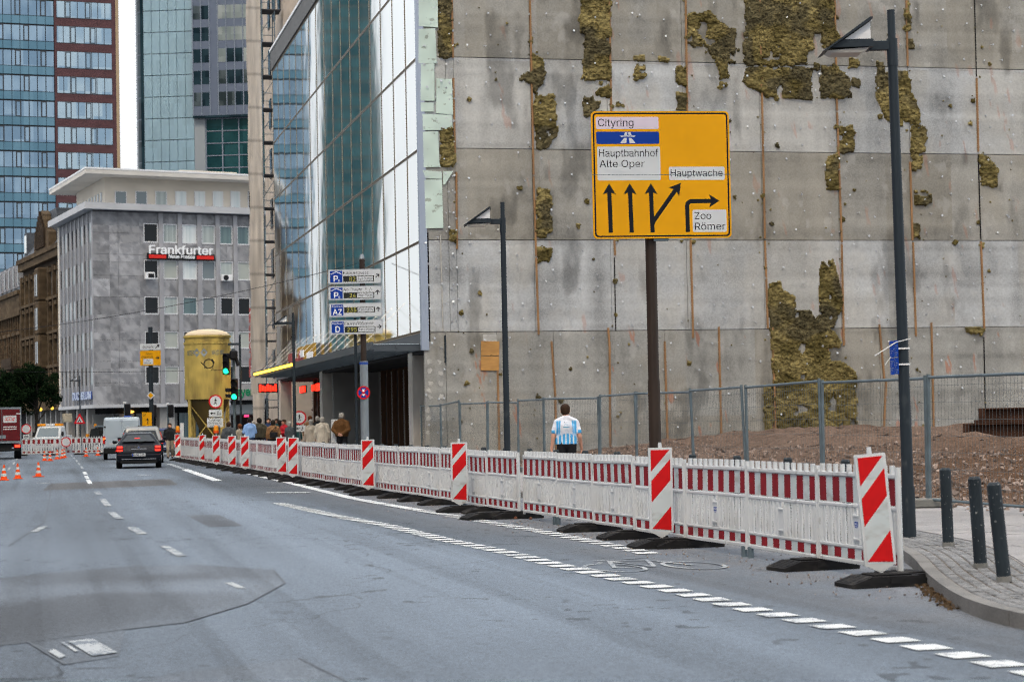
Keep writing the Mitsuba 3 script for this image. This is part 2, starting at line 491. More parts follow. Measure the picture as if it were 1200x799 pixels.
def plastic_white(p, n, uv):
    d = smoothstep(0.50, 0.80, fbm(p.x * 2.2, p.y * 2.2, p.z * 2.2, 4) + 0.22 * smoothstep(0.55, 0.1, p.z))
    s = smoothstep(0.84, 0.90, noise(p.x * 26, p.y * 26, p.z * 6))
    c = mix((0.57, 0.595, 0.61), (0.42, 0.42, 0.40), d * 0.45)
    return mix(c, (0.16, 0.15, 0.14), s * 0.35)


principled('m_plastic_white', plastic_white, rough=0.45, spec=0.3)
principled('m_stripe_red', lambda p, n, uv: mix((0.26, 0.008, 0.016), (0.20, 0.018, 0.024), fbm(p.x * 3, p.y * 3, p.z * 5, 3)) * (0.85 + 0.3 * noise(p.x * 9, p.y * 9, p.z * 9)), rough=0.5, spec=0.15)
principled('m_beacon_red', lambda p, n, uv: mi.Color3f(0.56, 0.010, 0.012) * (0.85 + 0.3 * fbm(p.x * 4, p.y * 4, p.z * 4, 3)), rough=0.4, spec=0.15)
principled('m_reflect_white', lambda p, n, uv: mix((0.52, 0.57, 0.58), (0.40, 0.41, 0.40), smoothstep(0.5, 0.75, fbm(p.x * 4, p.y * 4, p.z * 8, 4))), rough=0.4, spec=0.15)
principled('m_rubber', lambda p, n, uv: mix((0.013, 0.013, 0.014), (0.050, 0.046, 0.042), smoothstep(0.5, 0.85, fbm(p.x * 6, p.y * 6, p.z * 6, 4))), rough=0.75, spec=0.18, bump=lambda p, n, uv: noise(p.x * 40, p.y * 40, p.z * 40), bscale=0.004, eps=0.003)
principled('m_pole_dark', lambda p, n, uv: mix((0.020, 0.029, 0.038), (0.075, 0.085, 0.09), smoothstep(0.62, 0.8, fbm(p.x * 9, p.y * 9, p.z * 4, 4)) * smoothstep(2.5, 0.3, p.z)), rough=0.42, spec=0.25)
principled('m_pole_brown', lambda p, n, uv: mi.Color3f(0.034, 0.024, 0.019) * (0.7 + 0.6 * fbm(p.x * 3, p.y * 3, p.z * 1.2, 3)), rough=0.4, spec=0.25)
principled('m_bollard', lambda p, n, uv: mix((0.018, 0.026, 0.033), (0.18, 0.19, 0.19), smoothstep(0.83, 0.88, noise(p.x * 60, p.y * 60, p.z * 34))) * (0.8 + 0.4 * noise(p.x * 5, p.y * 5, p.z * 3)), rough=0.45, spec=0.25)
principled('m_lamp_white', (0.70, 0.71, 0.72), rough=0.35, spec=0.5)
principled('m_lamp_lens', (0.30, 0.29, 0.27), rough=0.2, spec=0.5)
principled('m_rust', lambda p, n, uv: mi.Color3f(0.060, 0.028, 0.017) * (0.3 + 1.1 * fbm(p.x * 3, p.y * 3, p.z * 3, 4)), rough=0.85, spec=0.2)
principled('m_concrete_foot', lambda p, n, uv: mi.Color3f(0.20, 0.20, 0.19) * (0.6 + 0.7 * fbm(p.x * 4, p.y * 4, p.z * 4, 4)), rough=0.9, spec=0.2)

# ---------------------------------------- signs
principled('m_sign_yellow', lambda p, n, uv: mi.Color3f(0.70, 0.33, 0.004) * (0.93 + 0.14 * fbm(p.x * 1.2, p.y, p.z * 1.2, 3)), rough=0.45, spec=0.15)
principled('m_sign_white', lambda p, n, uv: mi.Color3f(0.55, 0.58, 0.60) * (0.92 + 0.16 * fbm(p.x * 2, p.y, p.z * 2, 3)), rough=0.45, spec=0.15)
principled('m_sign_lilac', (0.60, 0.53, 0.62), rough=0.45, spec=0.15)
principled('m_sign_blue', (0.004, 0.040, 0.28), rough=0.45, spec=0.15)
principled('m_sign_black', (0.008, 0.010, 0.016), rough=0.45, spec=0.15)
principled('m_dull_yellow', (0.34, 0.19, 0.012), rough=0.6, spec=0.15)
principled('m_sign_grey', (0.40, 0.43, 0.46), rough=0.5, spec=0.4, metallic=0.3)
principled('m_sign_red', (0.58, 0.012, 0.02), rough=0.45, spec=0.15)
principled('m_display', (0.010, 0.012, 0.010), rough=0.25, spec=0.4)
principled('m_display_digit', (0.50, 0.48, 0.10), rough=0.6, spec=0.2)
principled('m_cone_orange', (0.78, 0.085, 0.012), rough=0.5, spec=0.15)
principled('m_amber', (0.80, 0.30, 0.01), rough=0.25, spec=0.5)

# ---------------------------------------- far buildings
def stone_grey(p, n, uv):
    t = p.x * 0.87 + p.y * 0.49
    tx, tz = t / 3.0, (p.z - 3.8) / 1.72
    k = cell_rand(dr.floor(tx), dr.floor(tz), 5)
    v = fbm(t * 2.0 + k * 9 + p.z * 0.7, p.z * 1.8 + k * 17, k * 31, 5)
    w = smoothstep(0.44, 0.60, fbm(t * 0.45 + k * 40, p.z * 0.6, 3.0, 4))
    c = mix((0.205, 0.210, 0.226), (0.335, 0.340, 0.356), smoothstep(0.3, 0.68, v))
    return c * (0.74 + 0.30 * k) * (0.85 + 0.3 * w)


principled('m_stone_grey', stone_grey, rough=0.6, spec=0.4)
principled('m_stone_rib', lambda p, n, uv: mi.Color3f(0.29, 0.295, 0.315) * (0.7 + 0.6 * fbm(p.x, p.y, p.z * 0.6, 4)), rough=0.6, spec=0.4)
principled('m_stone_panel', lambda p, n, uv: mi.Color3f(0.16, 0.165, 0.18) * (0.7 + 0.6 * fbm(p.x, p.y, p.z * 0.6, 4)), rough=0.6, spec=0.3)
principled('m_stone_side', lambda p, n, uv: mi.Color3f(0.33, 0.32, 0.305) * (0.7 + 0.6 * fbm(p.x, p.y, p.z * 0.6, 4)), rough=0.7, spec=0.3)
principled('m_cream', lambda p, n, uv: mi.Color3f(0.60, 0.555, 0.48) * (0.86 + 0.28 * fbm(p.x * 0.6, p.y * 0.6, p.z * 0.6, 4)), rough=0.8, spec=0.2)
principled('m_ledge', lambda p, n, uv: mi.Color3f(0.42, 0.43, 0.45) * (0.85 + 0.3 * fbm(p.x * 0.6, p.y * 0.6, p.z, 4)), rough=0.5, spec=0.4)
principled('m_roof_slab', lambda p, n, uv: mi.Color3f(0.55, 0.53, 0.49) * (0.85 + 0.3 * fbm(p.x * 0.6, p.y * 0.6, p.z, 4)), rough=0.7, spec=0.3)
principled('m_alu', (0.62, 0.63, 0.65), rough=0.4, spec=0.5, metallic=0.2)


def curtain(c0, c1):
    return lambda p, n, uv: mix(c0, c1, noise((p.x * 0.87 + p.y * 0.49) * 7.0, p.z * 0.15, 1.0))


principled('m_pane_curtain', curtain((0.24, 0.29, 0.29), (0.40, 0.45, 0.44)), rough=0.12, spec=0.5)
principled('m_pane_blind', (0.36, 0.39, 0.36), rough=0.15, spec=0.5)
principled('m_pane_white', curtain((0.50, 0.58, 0.60), (0.66, 0.70, 0.70)), rough=0.15, spec=0.5)
principled('m_pane_dark', (0.010, 0.014, 0.017), rough=0.08, spec=0.22)
principled('m_pane_teal', curtain((0.05, 0.10, 0.12), (0.13, 0.20, 0.21)), rough=0.08, spec=0.5)
principled('m_pane_grey', (0.15, 0.19, 0.21), rough=0.1, spec=0.5)
principled('m_sandstone', lambda p, n, uv: mix((0.045, 0.031, 0.020), (0.115, 0.083, 0.050), fbm(p.x * 0.7, p.y * 0.7, p.z * 0.9, 5)) * (0.7 + 0.5 * cell_rand(dr.floor(p.x * 1.3), dr.floor(p.y * 1.3), dr.floor(p.z * 2.6))), rough=0.9, spec=0.15)
principled('m_sandstone_dark', lambda p, n, uv: mi.Color3f(0.042, 0.030, 0.021) * (0.5 + 1.0 * fbm(p.x * 0.7, p.y * 0.7, p.z * 0.9, 4)), rough=0.9, spec=0.15)
principled('m_brick_red', lambda p, n, uv: mi.Color3f(0.30, 0.10, 0.062) * (0.6 + 0.8 * fbm(p.x * 0.8, p.y * 0.8, p.z * 0.8, 4)), rough=0.9, spec=0.2)
principled('m_slate', lambda p, n, uv: mi.Color3f(0.06, 0.068, 0.08) * (0.6 + 0.8 * noise(p.x * 2, p.y * 2, p.z * 4)), rough=0.6, spec=0.4)
principled('m_shop_awning', (0.25, 0.23, 0.18), rough=0.8, spec=0.2)


def glassy(key, col, metallic=0.75, rough=0.08):
    scene[key] = {'type': 'twosided', 'bsdf': {'type': 'principled', 'base_color': tex(col), 'metallic': metallic, 'roughness': rough, 'specular': 0.6}}


def pane_var(c0, c1, sx, sz):
    """sky glass with the tone of each pane, blinds and rooms behind it"""
    return lambda p, n, uv: mix(c0, c1, smoothstep(0.25, 0.75, 0.6 * cell_rand(dr.floor((p.x + 500) / sx), dr.floor(p.z / sz), 3) + 0.4 * noise((p.x + 500) * 0.6, p.z * 0.5, 2.0)))


glassy('m_blue_pane', pane_var((0.175, 0.275, 0.38), (0.29, 0.41, 0.52), 1.2, 3.4))
glassy('m_blue_spandrel', pane_var((0.10, 0.205, 0.275), (0.13, 0.25, 0.325), 1.2, 3.4))
glassy('m_blue_frame', (0.015, 0.02, 0.026), 0.1, 0.4)
glassy('m_strip_pane', pane_var((0.25, 0.37, 0.48), (0.40, 0.52, 0.60), 1.1, 3.4))
principled('m_red_panel', lambda p, n, uv: mi.Color3f(0.078, 0.033, 0.037) * (0.8 + 0.4 * noise(p.x, p.y, p.z * 2)), rough=0.6, spec=0.3)
principled('m_tower_edge', (0.36, 0.27, 0.17), rough=0.6, spec=0.3)
principled('m_t2_panel', lambda p, n, uv: mi.Color3f(0.275, 0.405, 0.475) * (0.94 + 0.12 * cell_rand(dr.floor((p.x + 500) / 1.42), dr.floor(p.z / 3.68), 1)), rough=0.4, spec=0.4)
principled('m_t2_dark', pane_var((0.008, 0.022, 0.032), (0.02, 0.045, 0.06), 2.0, 3.7), rough=0.15, spec=0.25)
principled('m_t2_spandrel', (0.125, 0.155, 0.215), rough=0.4, spec=0.4)
principled('m_t2_fin', (0.21, 0.25, 0.31), rough=0.4, spec=0.4)
glassy('m_t2_pane', pane_var((0.03, 0.05, 0.06), (0.13, 0.17, 0.19), 1.5, 3.68), 0.4, 0.1)
glassy('m_t2_pane_light', pane_var((0.26, 0.32, 0.33), (0.46, 0.52, 0.52), 1.5, 3.68), 0.4, 0.15)
glassy('m_t2_teal', pane_var((0.012, 0.075, 0.095), (0.03, 0.125, 0.15), 3.0, 3.2), 0.5, 0.1)
principled('m_t2_soffit', (0.30, 0.33, 0.35), rough=0.6, spec=0.3)
principled('m_far_teal', pane_var((0.020, 0.070, 0.088), (0.045, 0.125, 0.145), 3.0, 3.6), rough=0.25, spec=0.12)
principled('m_far_band', (0.06, 0.095, 0.10), rough=0.6, spec=0.2)

# ---------------------------------------- trees, people, cars
scene['m_leaf'] = {'type': 'principledthin', 'base_color': mikit.proc(lambda p, n, uv: mix((0.006, 0.014, 0.008), (0.018, 0.036, 0.014), noise(p.x * 1.7, p.y * 1.7, p.z * 1.7))), 'roughness': 0.55, 'diff_trans': 0.5, 'spec_trans': 0.0}
principled('m_bark', (0.04, 0.035, 0.03), rough=0.9, spec=0.1)
principled('m_skin', lambda p, n, uv: mi.Color3f(0.50, 0.265, 0.185) * (0.9 + 0.2 * noise(p.x * 12, p.y * 12, p.z * 12)), rough=0.5, spec=0.35)
for k, c in dict(hair_brown=(0.032, 0.017, 0.010), hair_grey=(0.30, 0.29, 0.27), hair_dark=(0.012, 0.010, 0.009), hair_red=(0.11, 0.035, 0.012),
                 cloth_black=(0.012, 0.013, 0.016), cloth_navy=(0.018, 0.035, 0.095), cloth_blue=(0.20, 0.34, 0.62), cloth_green=(0.045, 0.042, 0.030), cloth_tan=(0.20, 0.11, 0.055),
                 cloth_red=(0.36, 0.015, 0.025), cloth_grey=(0.06, 0.07, 0.08), cloth_cream=(0.52, 0.48, 0.41), cloth_beige=(0.42, 0.375, 0.31), cloth_brown=(0.11, 0.052, 0.018),
                 cloth_khaki=(0.27, 0.24, 0.19), cloth_teal=(0.02, 0.07, 0.075), cloth_white=(0.62, 0.62, 0.60), cloth_yellow=(0.62, 0.30, 0.03)).items():
    principled('m_' + k, (lambda c: lambda p, n, uv: mi.Color3f(c) * (0.75 + 0.5 * fbm(p.x * 6, p.y * 6, p.z * 4, 3)))(c), rough=0.85, spec=0.2)
principled('m_jersey_blue', (0.16, 0.50, 0.80), rough=0.7, spec=0.25)
principled('m_jersey_white', lambda p, n, uv: mi.Color3f(0.70, 0.72, 0.78) * (0.9 + 0.2 * fbm(p.x * 5, p.y * 5, p.z * 3, 3)), rough=0.7, spec=0.25)
principled('m_jersey_print', (0.16, 0.36, 0.58), rough=0.7, spec=0.25)


def car_paint(key, col, rough=0.28, metallic=0.25):
    scene[key] = {'type': 'twosided', 'bsdf': {'type': 'principled', 'base_color': rgb(col), 'metallic': metallic, 'roughness': rough, 'specular': 0.3, 'clearcoat': 0.05, 'clearcoat_gloss': 0.92}}


car_paint('m_car_black', (0.006, 0.008, 0.013), 0.22)
car_paint('m_car_silver', (0.30, 0.30, 0.29), metallic=0.6)
car_paint('m_car_blue', (0.012, 0.028, 0.11))
car_paint('m_van_white', (0.40, 0.47, 0.53), 0.35, 0.05)
car_paint('m_truck_white', (0.55, 0.57, 0.58), 0.35, 0.05)
car_paint('m_truck_red', (0.115, 0.006, 0.009), 0.4, 0.05)
principled('m_car_glass', (0.012, 0.016, 0.018), rough=0.04, spec=0.6)
principled('m_tyre', (0.008, 0.008, 0.009), rough=0.85, spec=0.12)
principled('m_trim_black', (0.010, 0.011, 0.012), rough=0.6, spec=0.2)
principled('m_chrome', (0.55, 0.56, 0.58), rough=0.15, spec=0.6, metallic=0.9)
principled('m_tail_red', (0.45, 0.010, 0.012), rough=0.2, spec=0.5)
principled('m_silo', lambda p, n, uv: mix(mi.Color3f(0.43, 0.325, 0.085), mi.Color3f(0.22, 0.165, 0.05), smoothstep(0.45, 0.75, fbm(p.x * 2.4, p.y * 2.4, p.z * 0.35, 5))) * (0.85 + 0.3 * noise(p.x * 3, p.y * 3, p.z * 3)), rough=0.6, spec=0.35)
principled('m_silo_shaded', lambda p, n, uv: mi.Color3f(0.075, 0.055, 0.02) * (0.5 + 1.0 * fbm(p.x * 2, p.y * 2, p.z, 4)), rough=0.7, spec=0.2)  # hopper: shade below the drum put into the colour, with mottled dirt
principled('m_silo_top', (0.50, 0.42, 0.30), rough=0.7, spec=0.3)
principled('m_letter_white', (0.78, 0.80, 0.82), rough=0.5, spec=0.3)
principled('m_letter_red', (0.62, 0.018, 0.012), rough=0.5, spec=0.3)
principled('m_letter_pale', (0.42, 0.50, 0.66), rough=0.5, spec=0.3)
principled('m_letter_blue', (0.02, 0.06, 0.30), rough=0.5, spec=0.3)
principled('m_letter_pink', (0.36, 0.085, 0.085), rough=0.6, spec=0.3)
principled('m_letter_green', (0.0, 0.22, 0.09), rough=0.5, spec=0.3)

# ================================================================== the setting: road, markings, kerb, pavement, building site
BL0, BLD = np.array([3.625, 18.8]), np.array([-0.2500, 0.9682])         # barrier line
BLN = np.array([0.9682, 0.2500])                                        # to its right


def bl(s, off=0.0):
    return BL0 + BLD * s + BLN * off


single('road', MB().sheet(sbox(-900, -120, 900, 2500), 0.0), 'm_asphalt', 'worn grey asphalt road with patches and faded markings', kind='structure')


def gpoly(px, z=0.0):
    return Polygon([gnd(u, v)[:2] for u, v in px])


def ground_sheet(name, poly, z, mat, label):
    return single(name, MB().sheet(poly, z), mat, label, kind='structure')


main_px = [(1235, 794), (1190, 783), (1140, 771), (1097, 762), (1057, 752), (883, 715), (790, 692), (721, 677.5), (650, 661.7), (596, 648), (521, 632.5), (450, 615), (404, 606.7), (323, 589)]
near_px = [(760, 649), (740, 644), (640, 624), (504, 600), (420, 585.6), (340, 566), (277, 551.7)]
L_main = LineString([gnd(u, v)[:2] for u, v in main_px])
L_near = LineString([gnd(u, v)[:2] for u, v in near_px])
c_main, c_near = list(L_main.coords), list(L_near.coords)
patch_big = gpoly([(-30, 680), (60, 672), (143, 664), (233, 662), (320, 668), (334, 684), (290, 708), (217, 730), (147, 738), (33, 753), (-30, 760)])
ground_sheet('asphalt_patch', patch_big.union(gpoly([(33, 752), (147, 737), (140, 769), (76, 779)])), 0.004, 'm_asphalt_patch', 'large dark repair patch in the near left of the road')
ground_sheet('asphalt_patch', gpoly([(90, 818), (208, 789), (350, 772), (420, 806), (300, 850)]), 0.004, 'm_asphalt_patch', 'repair patch cut off by the bottom edge of the view')
ground_sheet('asphalt_patch', gpoly([(60.5, 566.4), (198, 561), (209, 568), (49.5, 574.7)]), 0.004, 'm_asphalt_brown', 'brownish filled trench strip across the lane behind the black car')
ground_sheet('asphalt_patch', gpoly([(217, 603), (257, 603), (285, 616), (245, 617.5)]), 0.004, 'm_asphalt_patch', 'small dark repair patch in the middle lane')
tar = MB()
for px in ([(33, 752.6), (147, 737.6), (217, 729.6), (290, 707.6), (334, 683.6), (320, 667.7), (233, 661.7), (143, 663.7), (60, 671.7), (-30, 679.7)], [(33, 752.6), (76, 779)], [(100, 815), (208, 788.6), (350, 771.6), (420, 806)],
           [(-10, 600), (53, 596.5)], [(53, 594), (180, 590), (300, 586)], [(10, 640), (52, 612), (58, 585), (60, 570)]):
    tar.sheet(LineString([gnd(u, v)[:2] for u, v in px]).buffer(0.010), 0.008)
single('tar_seam', tar, 'm_joint_tar', 'thin dark bitumen seams round the asphalt patches', kind='structure')

# painted markings: each block, dash and symbol is a piece of road_marking
labels['road_marking'] = {'label': 'white painted lane blocks, dashes and symbols on the asphalt', 'kind': 'structure'}


def blocks(line, pitch, ln, wd, s0=0.0, s1=None, name='block', mat='m_paint', slant=0.35):
    s = s0
    s1 = line.length if s1 is None else s1
    while s + ln < s1:
        p, q = np.array(line.interpolate(s).coords[0]), np.array(line.interpolate(s + ln).coords[0])
        d = (q - p) / np.linalg.norm(q - p)
        n = np.array([d[1], -d[0]])
        j = rng.normal(0, 0.008, 4)
        k = n * wd / 2
        sh = d * 0.0
        part('road_marking', name, MB().sheet(Polygon([p - k + sh + d * j[0], p + k - sh + d * j[1], q + k - sh + d * j[2], q - k + sh + d * j[3]]), 0.009), mat)
        s += pitch


blocks(L_main, 0.50, 0.29, 0.27, 0.05)
blocks(L_near, 0.50, 0.29, 0.27, 0.0, 13.0)
L_near2 = LineString([L_near.interpolate(s).coords[0] for s in np.linspace(13.0, L_near.length, 12)])
for k in range(11):
    a, b = L_near2.interpolate(k / 11, normalized=True), L_near2.interpolate((k + 0.96) / 11, normalized=True)
    part('road_marking', 'line', MB().sheet(LineString([a, b]).buffer(0.12, cap_style=2), 0.009), 'm_paint')
for px, w, mat in (([(255, 563.4), (216.5, 550)], 0.14, 'm_paint'), ([(214, 549), (198, 543.5)], 0.12, 'm_paint_old'), ([(312, 577.3), (362, 577.3)], 0.15, 'm_paint'), ([(113, 576), (116.5, 580)], 0.07, 'm_paint_old'), ([(120, 585), (126.5, 593)], 0.07, 'm_paint_old'),
                   ([(130, 600), (140, 608)], 0.07, 'm_paint_old'), ([(154, 618), (167, 626)], 0.08, 'm_paint_old'), ([(191, 639), (213, 652)], 0.06, 'm_paint_old'), ([(268, 683), (284, 690)], 0.04, 'm_paint_old'), ([(103, 562), (106, 567)], 0.065, 'm_paint'),
                   ([(100.6, 557.5), (102.8, 561)], 0.065, 'm_paint'), ([(98.6, 552.8), (100.4, 556)], 0.065, 'm_paint'), ([(95, 546.5), (96.8, 549.3)], 0.05, 'm_paint_old'), ([(92, 542.5), (93.6, 545)], 0.05, 'm_paint_old'), ([(89.4, 539), (90.6, 541)], 0.05, 'm_paint_old'),
                   ([(86.5, 536), (87.6, 537.6)], 0.05, 'm_paint_old'), ([(83, 532.8), (84, 534.4)], 0.05, 'm_paint_old'), ([(20.6, 536), (19.3, 539)], 0.05, 'm_paint_old'), ([(17.5, 541), (15.5, 544)], 0.05, 'm_paint_old'), ([(12, 547.5), (9.5, 551)], 0.05, 'm_paint_old'),
                   ([(162, 557.2), (176, 557.2)], 0.2, 'm_paint_old'), ([(47, 566), (56, 566)], 0.25, 'm_paint_old'), ([(38, 624), (52, 617)], 0.06, 'm_paint_old'), ([(700, 660), (706, 660)], 0.06, 'm_paint_old')):
    part('road_marking', 'dash', MB().sheet(LineString([gnd(u, v)[:2] for u, v in px]).buffer(w, cap_style=2), 0.009), mat)
part('road_marking', 'faded_arrow', MB().sheet(unary_union([gpoly([(80, 753), (108, 749.5), (138, 766), (108, 770)]), gpoly([(56, 764), (64, 762), (77, 770), (70, 773)]), gpoly([(71, 754), (75, 753.5), (92, 764), (88, 765)])]), 0.013), 'm_paint_old', label='worn white arrow remains on the dark patch')
# bicycle symbol on the cycle lane, drawn on the ground plane: u to the right, w away along the lane
bc = gnd(752, 661)[:2]
bu, bw = np.array([0.985, 0.17]), np.array([-0.25, 0.968])


def bsym(pts):
    return [tuple(bc + bu * a * 0.46 + bw * b * 0.95) for a, b in pts]


sym = [LineString(bsym([(-0.95 + 0.62 * math.cos(t), -0.45 + 0.62 * math.sin(t)) for t in np.linspace(0, 2 * math.pi, 28)])), LineString(bsym([(0.95 + 0.62 * math.cos(t), -0.45 + 0.62 * math.sin(t)) for t in np.linspace(0, 2 * math.pi, 28)])),
       LineString(bsym([(-0.95, -0.45), (-0.45, 0.55), (0.50, 0.55), (0.0, -0.45), (-0.45, 0.55)])), LineString(bsym([(0.95, -0.45), (0.42, 0.75), (0.2, 0.95), (0.7, 1.0)])), LineString(bsym([(-0.7, 0.75), (-0.25, 0.75)])), LineString(bsym([(0.0, -0.45), (-0.95, -0.45)]))]
part('road_marking', 'bicycle_symbol', MB().sheet(unary_union([g.buffer(0.026) for g in sym]), 0.009), 'm_paint_old', label='faded white bicycle symbol on the cycle lane')

# ---------------------------------------- kerb and pavement
kerb_pts = [(30, -14), (16, 0), (10.5, 6.5), (7.0, 9.9), (5.0, 12.1), (4.15, 13.6), (3.74, 14.6), (3.60, 15.5), (3.60, 16.4), (3.69, 17.5), (3.85, 18.9), (4.07, 20.5), (4.19, 21.8), (4.22, 23.0), (4.10, 24.8), (3.78, 27.0)]
k0 = np.array(kerb_pts[-1])
kerb_pts += [tuple(k0 + BLD * s) for s in range(4, 104, 10)]
from scipy.interpolate import CubicSpline
KP = np.array(kerb_pts, float)
tt = np.concatenate([[0], np.cumsum(np.linalg.norm(np.diff(KP, axis=0), axis=1))])
spl = CubicSpline(tt, KP)


def kerb_at(s, off=0.0):
    p, d = spl(s), spl(s, 1)
    d = d / np.linalg.norm(d)
    return p + np.array([d[1], -d[0]]) * off            # off > 0: towards the pavement


def strip(s0, s1, o0, o1, n=4):
    ss = np.linspace(s0, s1, n)
    return Polygon([kerb_at(s, o0) for s in ss] + [kerb_at(s, o1) for s in ss[::-1]])


fine = np.linspace(0, tt[-1], 260)
pave = Polygon([kerb_at(s, 0.10) for s in fine] + [(60, 130), (60, -14)])
single('pavement', MB().slab(pave.buffer(0), -0.05, 0.108), 'm_slab', 'pale concrete slab pavement beside the building site', kind='structure')
labels['kerb'] = {'label': 'weathered concrete kerb stones curving along the pavement', 'kind': 'structure'}
s_start = tt[2]
s = s_start
near_s = s
while s < tt[-1] - 1:
    L = 1.0 if s < tt[15] + 25 else 4.0
    part('kerb', 'stone', MB().slab(strip(s + 0.004, s + L - 0.004, 0.0, 0.135, 6).buffer(-0.004).buffer(0.002), -0.04, 0.12 + rng.normal(0, 0.002)), 'm_kerb')
    s += L
# cobbles behind the kerb (the nearest 300 are pieces)
sc0, sc1 = tt[4] - 0.5, tt[15]
single('cobble_bed', MB().sheet(strip(sc0, sc1, 0.13, 0.98, 60).buffer(0), 0.112), 'm_joint_sand', 'dark joints of the cobble strip behind the kerb', kind='structure')
labels['cobble_strip'] = {'label': 'strip of small grey granite cobbles between kerb and slabs', 'kind': 'structure'}
cob = []
s = sc0
while s < sc1:
    row = []
    L = 0.15
    for r in range(7):
        o0 = 0.142 + r * 0.118
        sj = s + rng.normal(0, 0.012) + (r % 2) * 0.07
        a, b = strip(sj + 0.009, sj + L - 0.009, o0 + 0.007, o0 + 0.111, 2), 0.004
        ring = np.array(a.exterior.coords)[:4]
        c = ring.mean(0)
        top = c + (ring - c) * 0.82
        z = 0.121 + rng.normal(0, 0.0025)
        v = np.vstack([np.column_stack([ring, np.full(4, 0.100)]), np.column_stack([ring, np.full(4, z - 0.007)]), np.column_stack([top, np.full(4, z)])])
        f = [[0, 4, 5], [0, 5, 1], [1, 5, 6], [1, 6, 2], [2, 6, 7], [2, 7, 3], [3, 7, 4], [3, 4, 0], [4, 8, 9], [4, 9, 5], [5, 9, 10], [5, 10, 6], [6, 10, 11], [6, 11, 7], [7, 11, 8], [7, 8, 4], [8, 10, 9], [8, 11, 10]]
        cob.append((np.linalg.norm(c), trimesh.Trimesh(v, f, process=False)))
        cob[-1][1].fix_normals()
    s += L
cob = [c for c in cob if c[1].vertices[0, 1] > 12.5]
cob.sort(key=lambda c: c[0])
restc = MB()
for i, (d_, m) in enumerate(cob):
    if i < 300:
        part('cobble_strip', 'cobble', MB().mesh(m), 'm_cobble')
    else:
        restc.mesh(m)
part('cobble_strip', 'far_cobble', restc, 'm_cobble', kind='stuff')
# paving slabs in the near right
area = Polygon([kerb_at(s, 1.0) for s in np.linspace(sc0, sc1, 60)] + [(7.4, 27.0), (10.5, 13.0)]).buffer(0)
for i in range(-4, 12):
    for j in range(-4, 26):
        x0, y0 = i * 0.9, j * 0.6
        o = np.array([3.9, 13.0])
        q = [o + E * a + D * b for a, b in ((x0 + 0.005, y0 + 0.005), (x0 + 0.895, y0 + 0.005), (x0 + 0.895, y0 + 0.595), (x0 + 0.005, y0 + 0.595))]
        g = Polygon(q).intersection(area)
        if g.is_empty or g.area < 0.02 or not hasattr(g, 'exterior'):
            continue
        part('pavement', 'slab', MB().slab(g, 0.10, 0.1195 + rng.normal(0, 0.0012)), 'm_slab')

# ---------------------------------------- building site: heap of rubble and earth between fence and wall
FL0, FLD = np.array([7.10, 27.8]), np.array([-0.2340, 0.9722])          # fence line
FLN = np.array([0.9722, 0.2340])


def site_z(x, y):
    x, y = np.asarray(x, float), np.asarray(y, float)
    q = (x - FL0[0]) * FLN[0] + (y - FL0[1]) * FLN[1]
    s = (x - FL0[0]) * FLD[0] + (y - FL0[1]) * FLD[1]
    p3 = np.stack([x, y, x * 0], -1)
    n = meshkit.fbm(p3 * 0.28, 3, 5) - 0.5
    m = meshkit.fbm(p3 * 1.5, 3, 9) - 0.5
    k = meshkit.fbm(p3 * 6, 2, 19) - 0.5
    rise = np.clip((q - 0.35) / 4.2, 0, 1)
    rise = rise * rise * (3 - 2 * rise)
    tw = np.clip(((x + 3.09) * E[0] + (y - 70) * E[1] - 2.5) / 8.5, 0, 1)
    rise = rise * (0.12 + 0.88 * tw * tw * (3 - 2 * tw))
    return 0.09 + rise * (0.84 + 0.55 * n + 0.28 * m) + np.clip((q - 0.1) / 0.8, 0, 1) * (0.10 * m + 0.09 * k)


gs, gq = np.arange(-14, 46, 0.16), np.concatenate([np.arange(0.12, 6, 0.14), np.arange(6, 30, 0.4)])
S, Q = np.meshgrid(gs, gq, indexing='ij')
X, Y = FL0[0] + FLD[0] * S + FLN[0] * Q, FL0[1] + FLD[1] * S + FLN[1] * Q
Z = site_z(X, Y)
V = np.stack([X, Y, Z], -1).reshape(-1, 3)
ni, nj = S.shape
ii, jj = np.meshgrid(np.arange(ni - 1), np.arange(nj - 1), indexing='ij')
qd = np.stack([ii * nj + jj, ii * nj + jj + 1, (ii + 1) * nj + jj + 1, (ii + 1) * nj + jj], -1).reshape(-1, 4)
cen = V[qd].mean(1)
inwall = (cen[:, 0] + 3.09) * D[0] + (cen[:, 1] - 70.0) * D[1] > 0.3
single('rubble_heap', (V, qd[~inwall][:, ::-1]), 'm_earth', 'heap of brown earth and pinkish rubble behind the site fence', kind='structure', smooth=True)
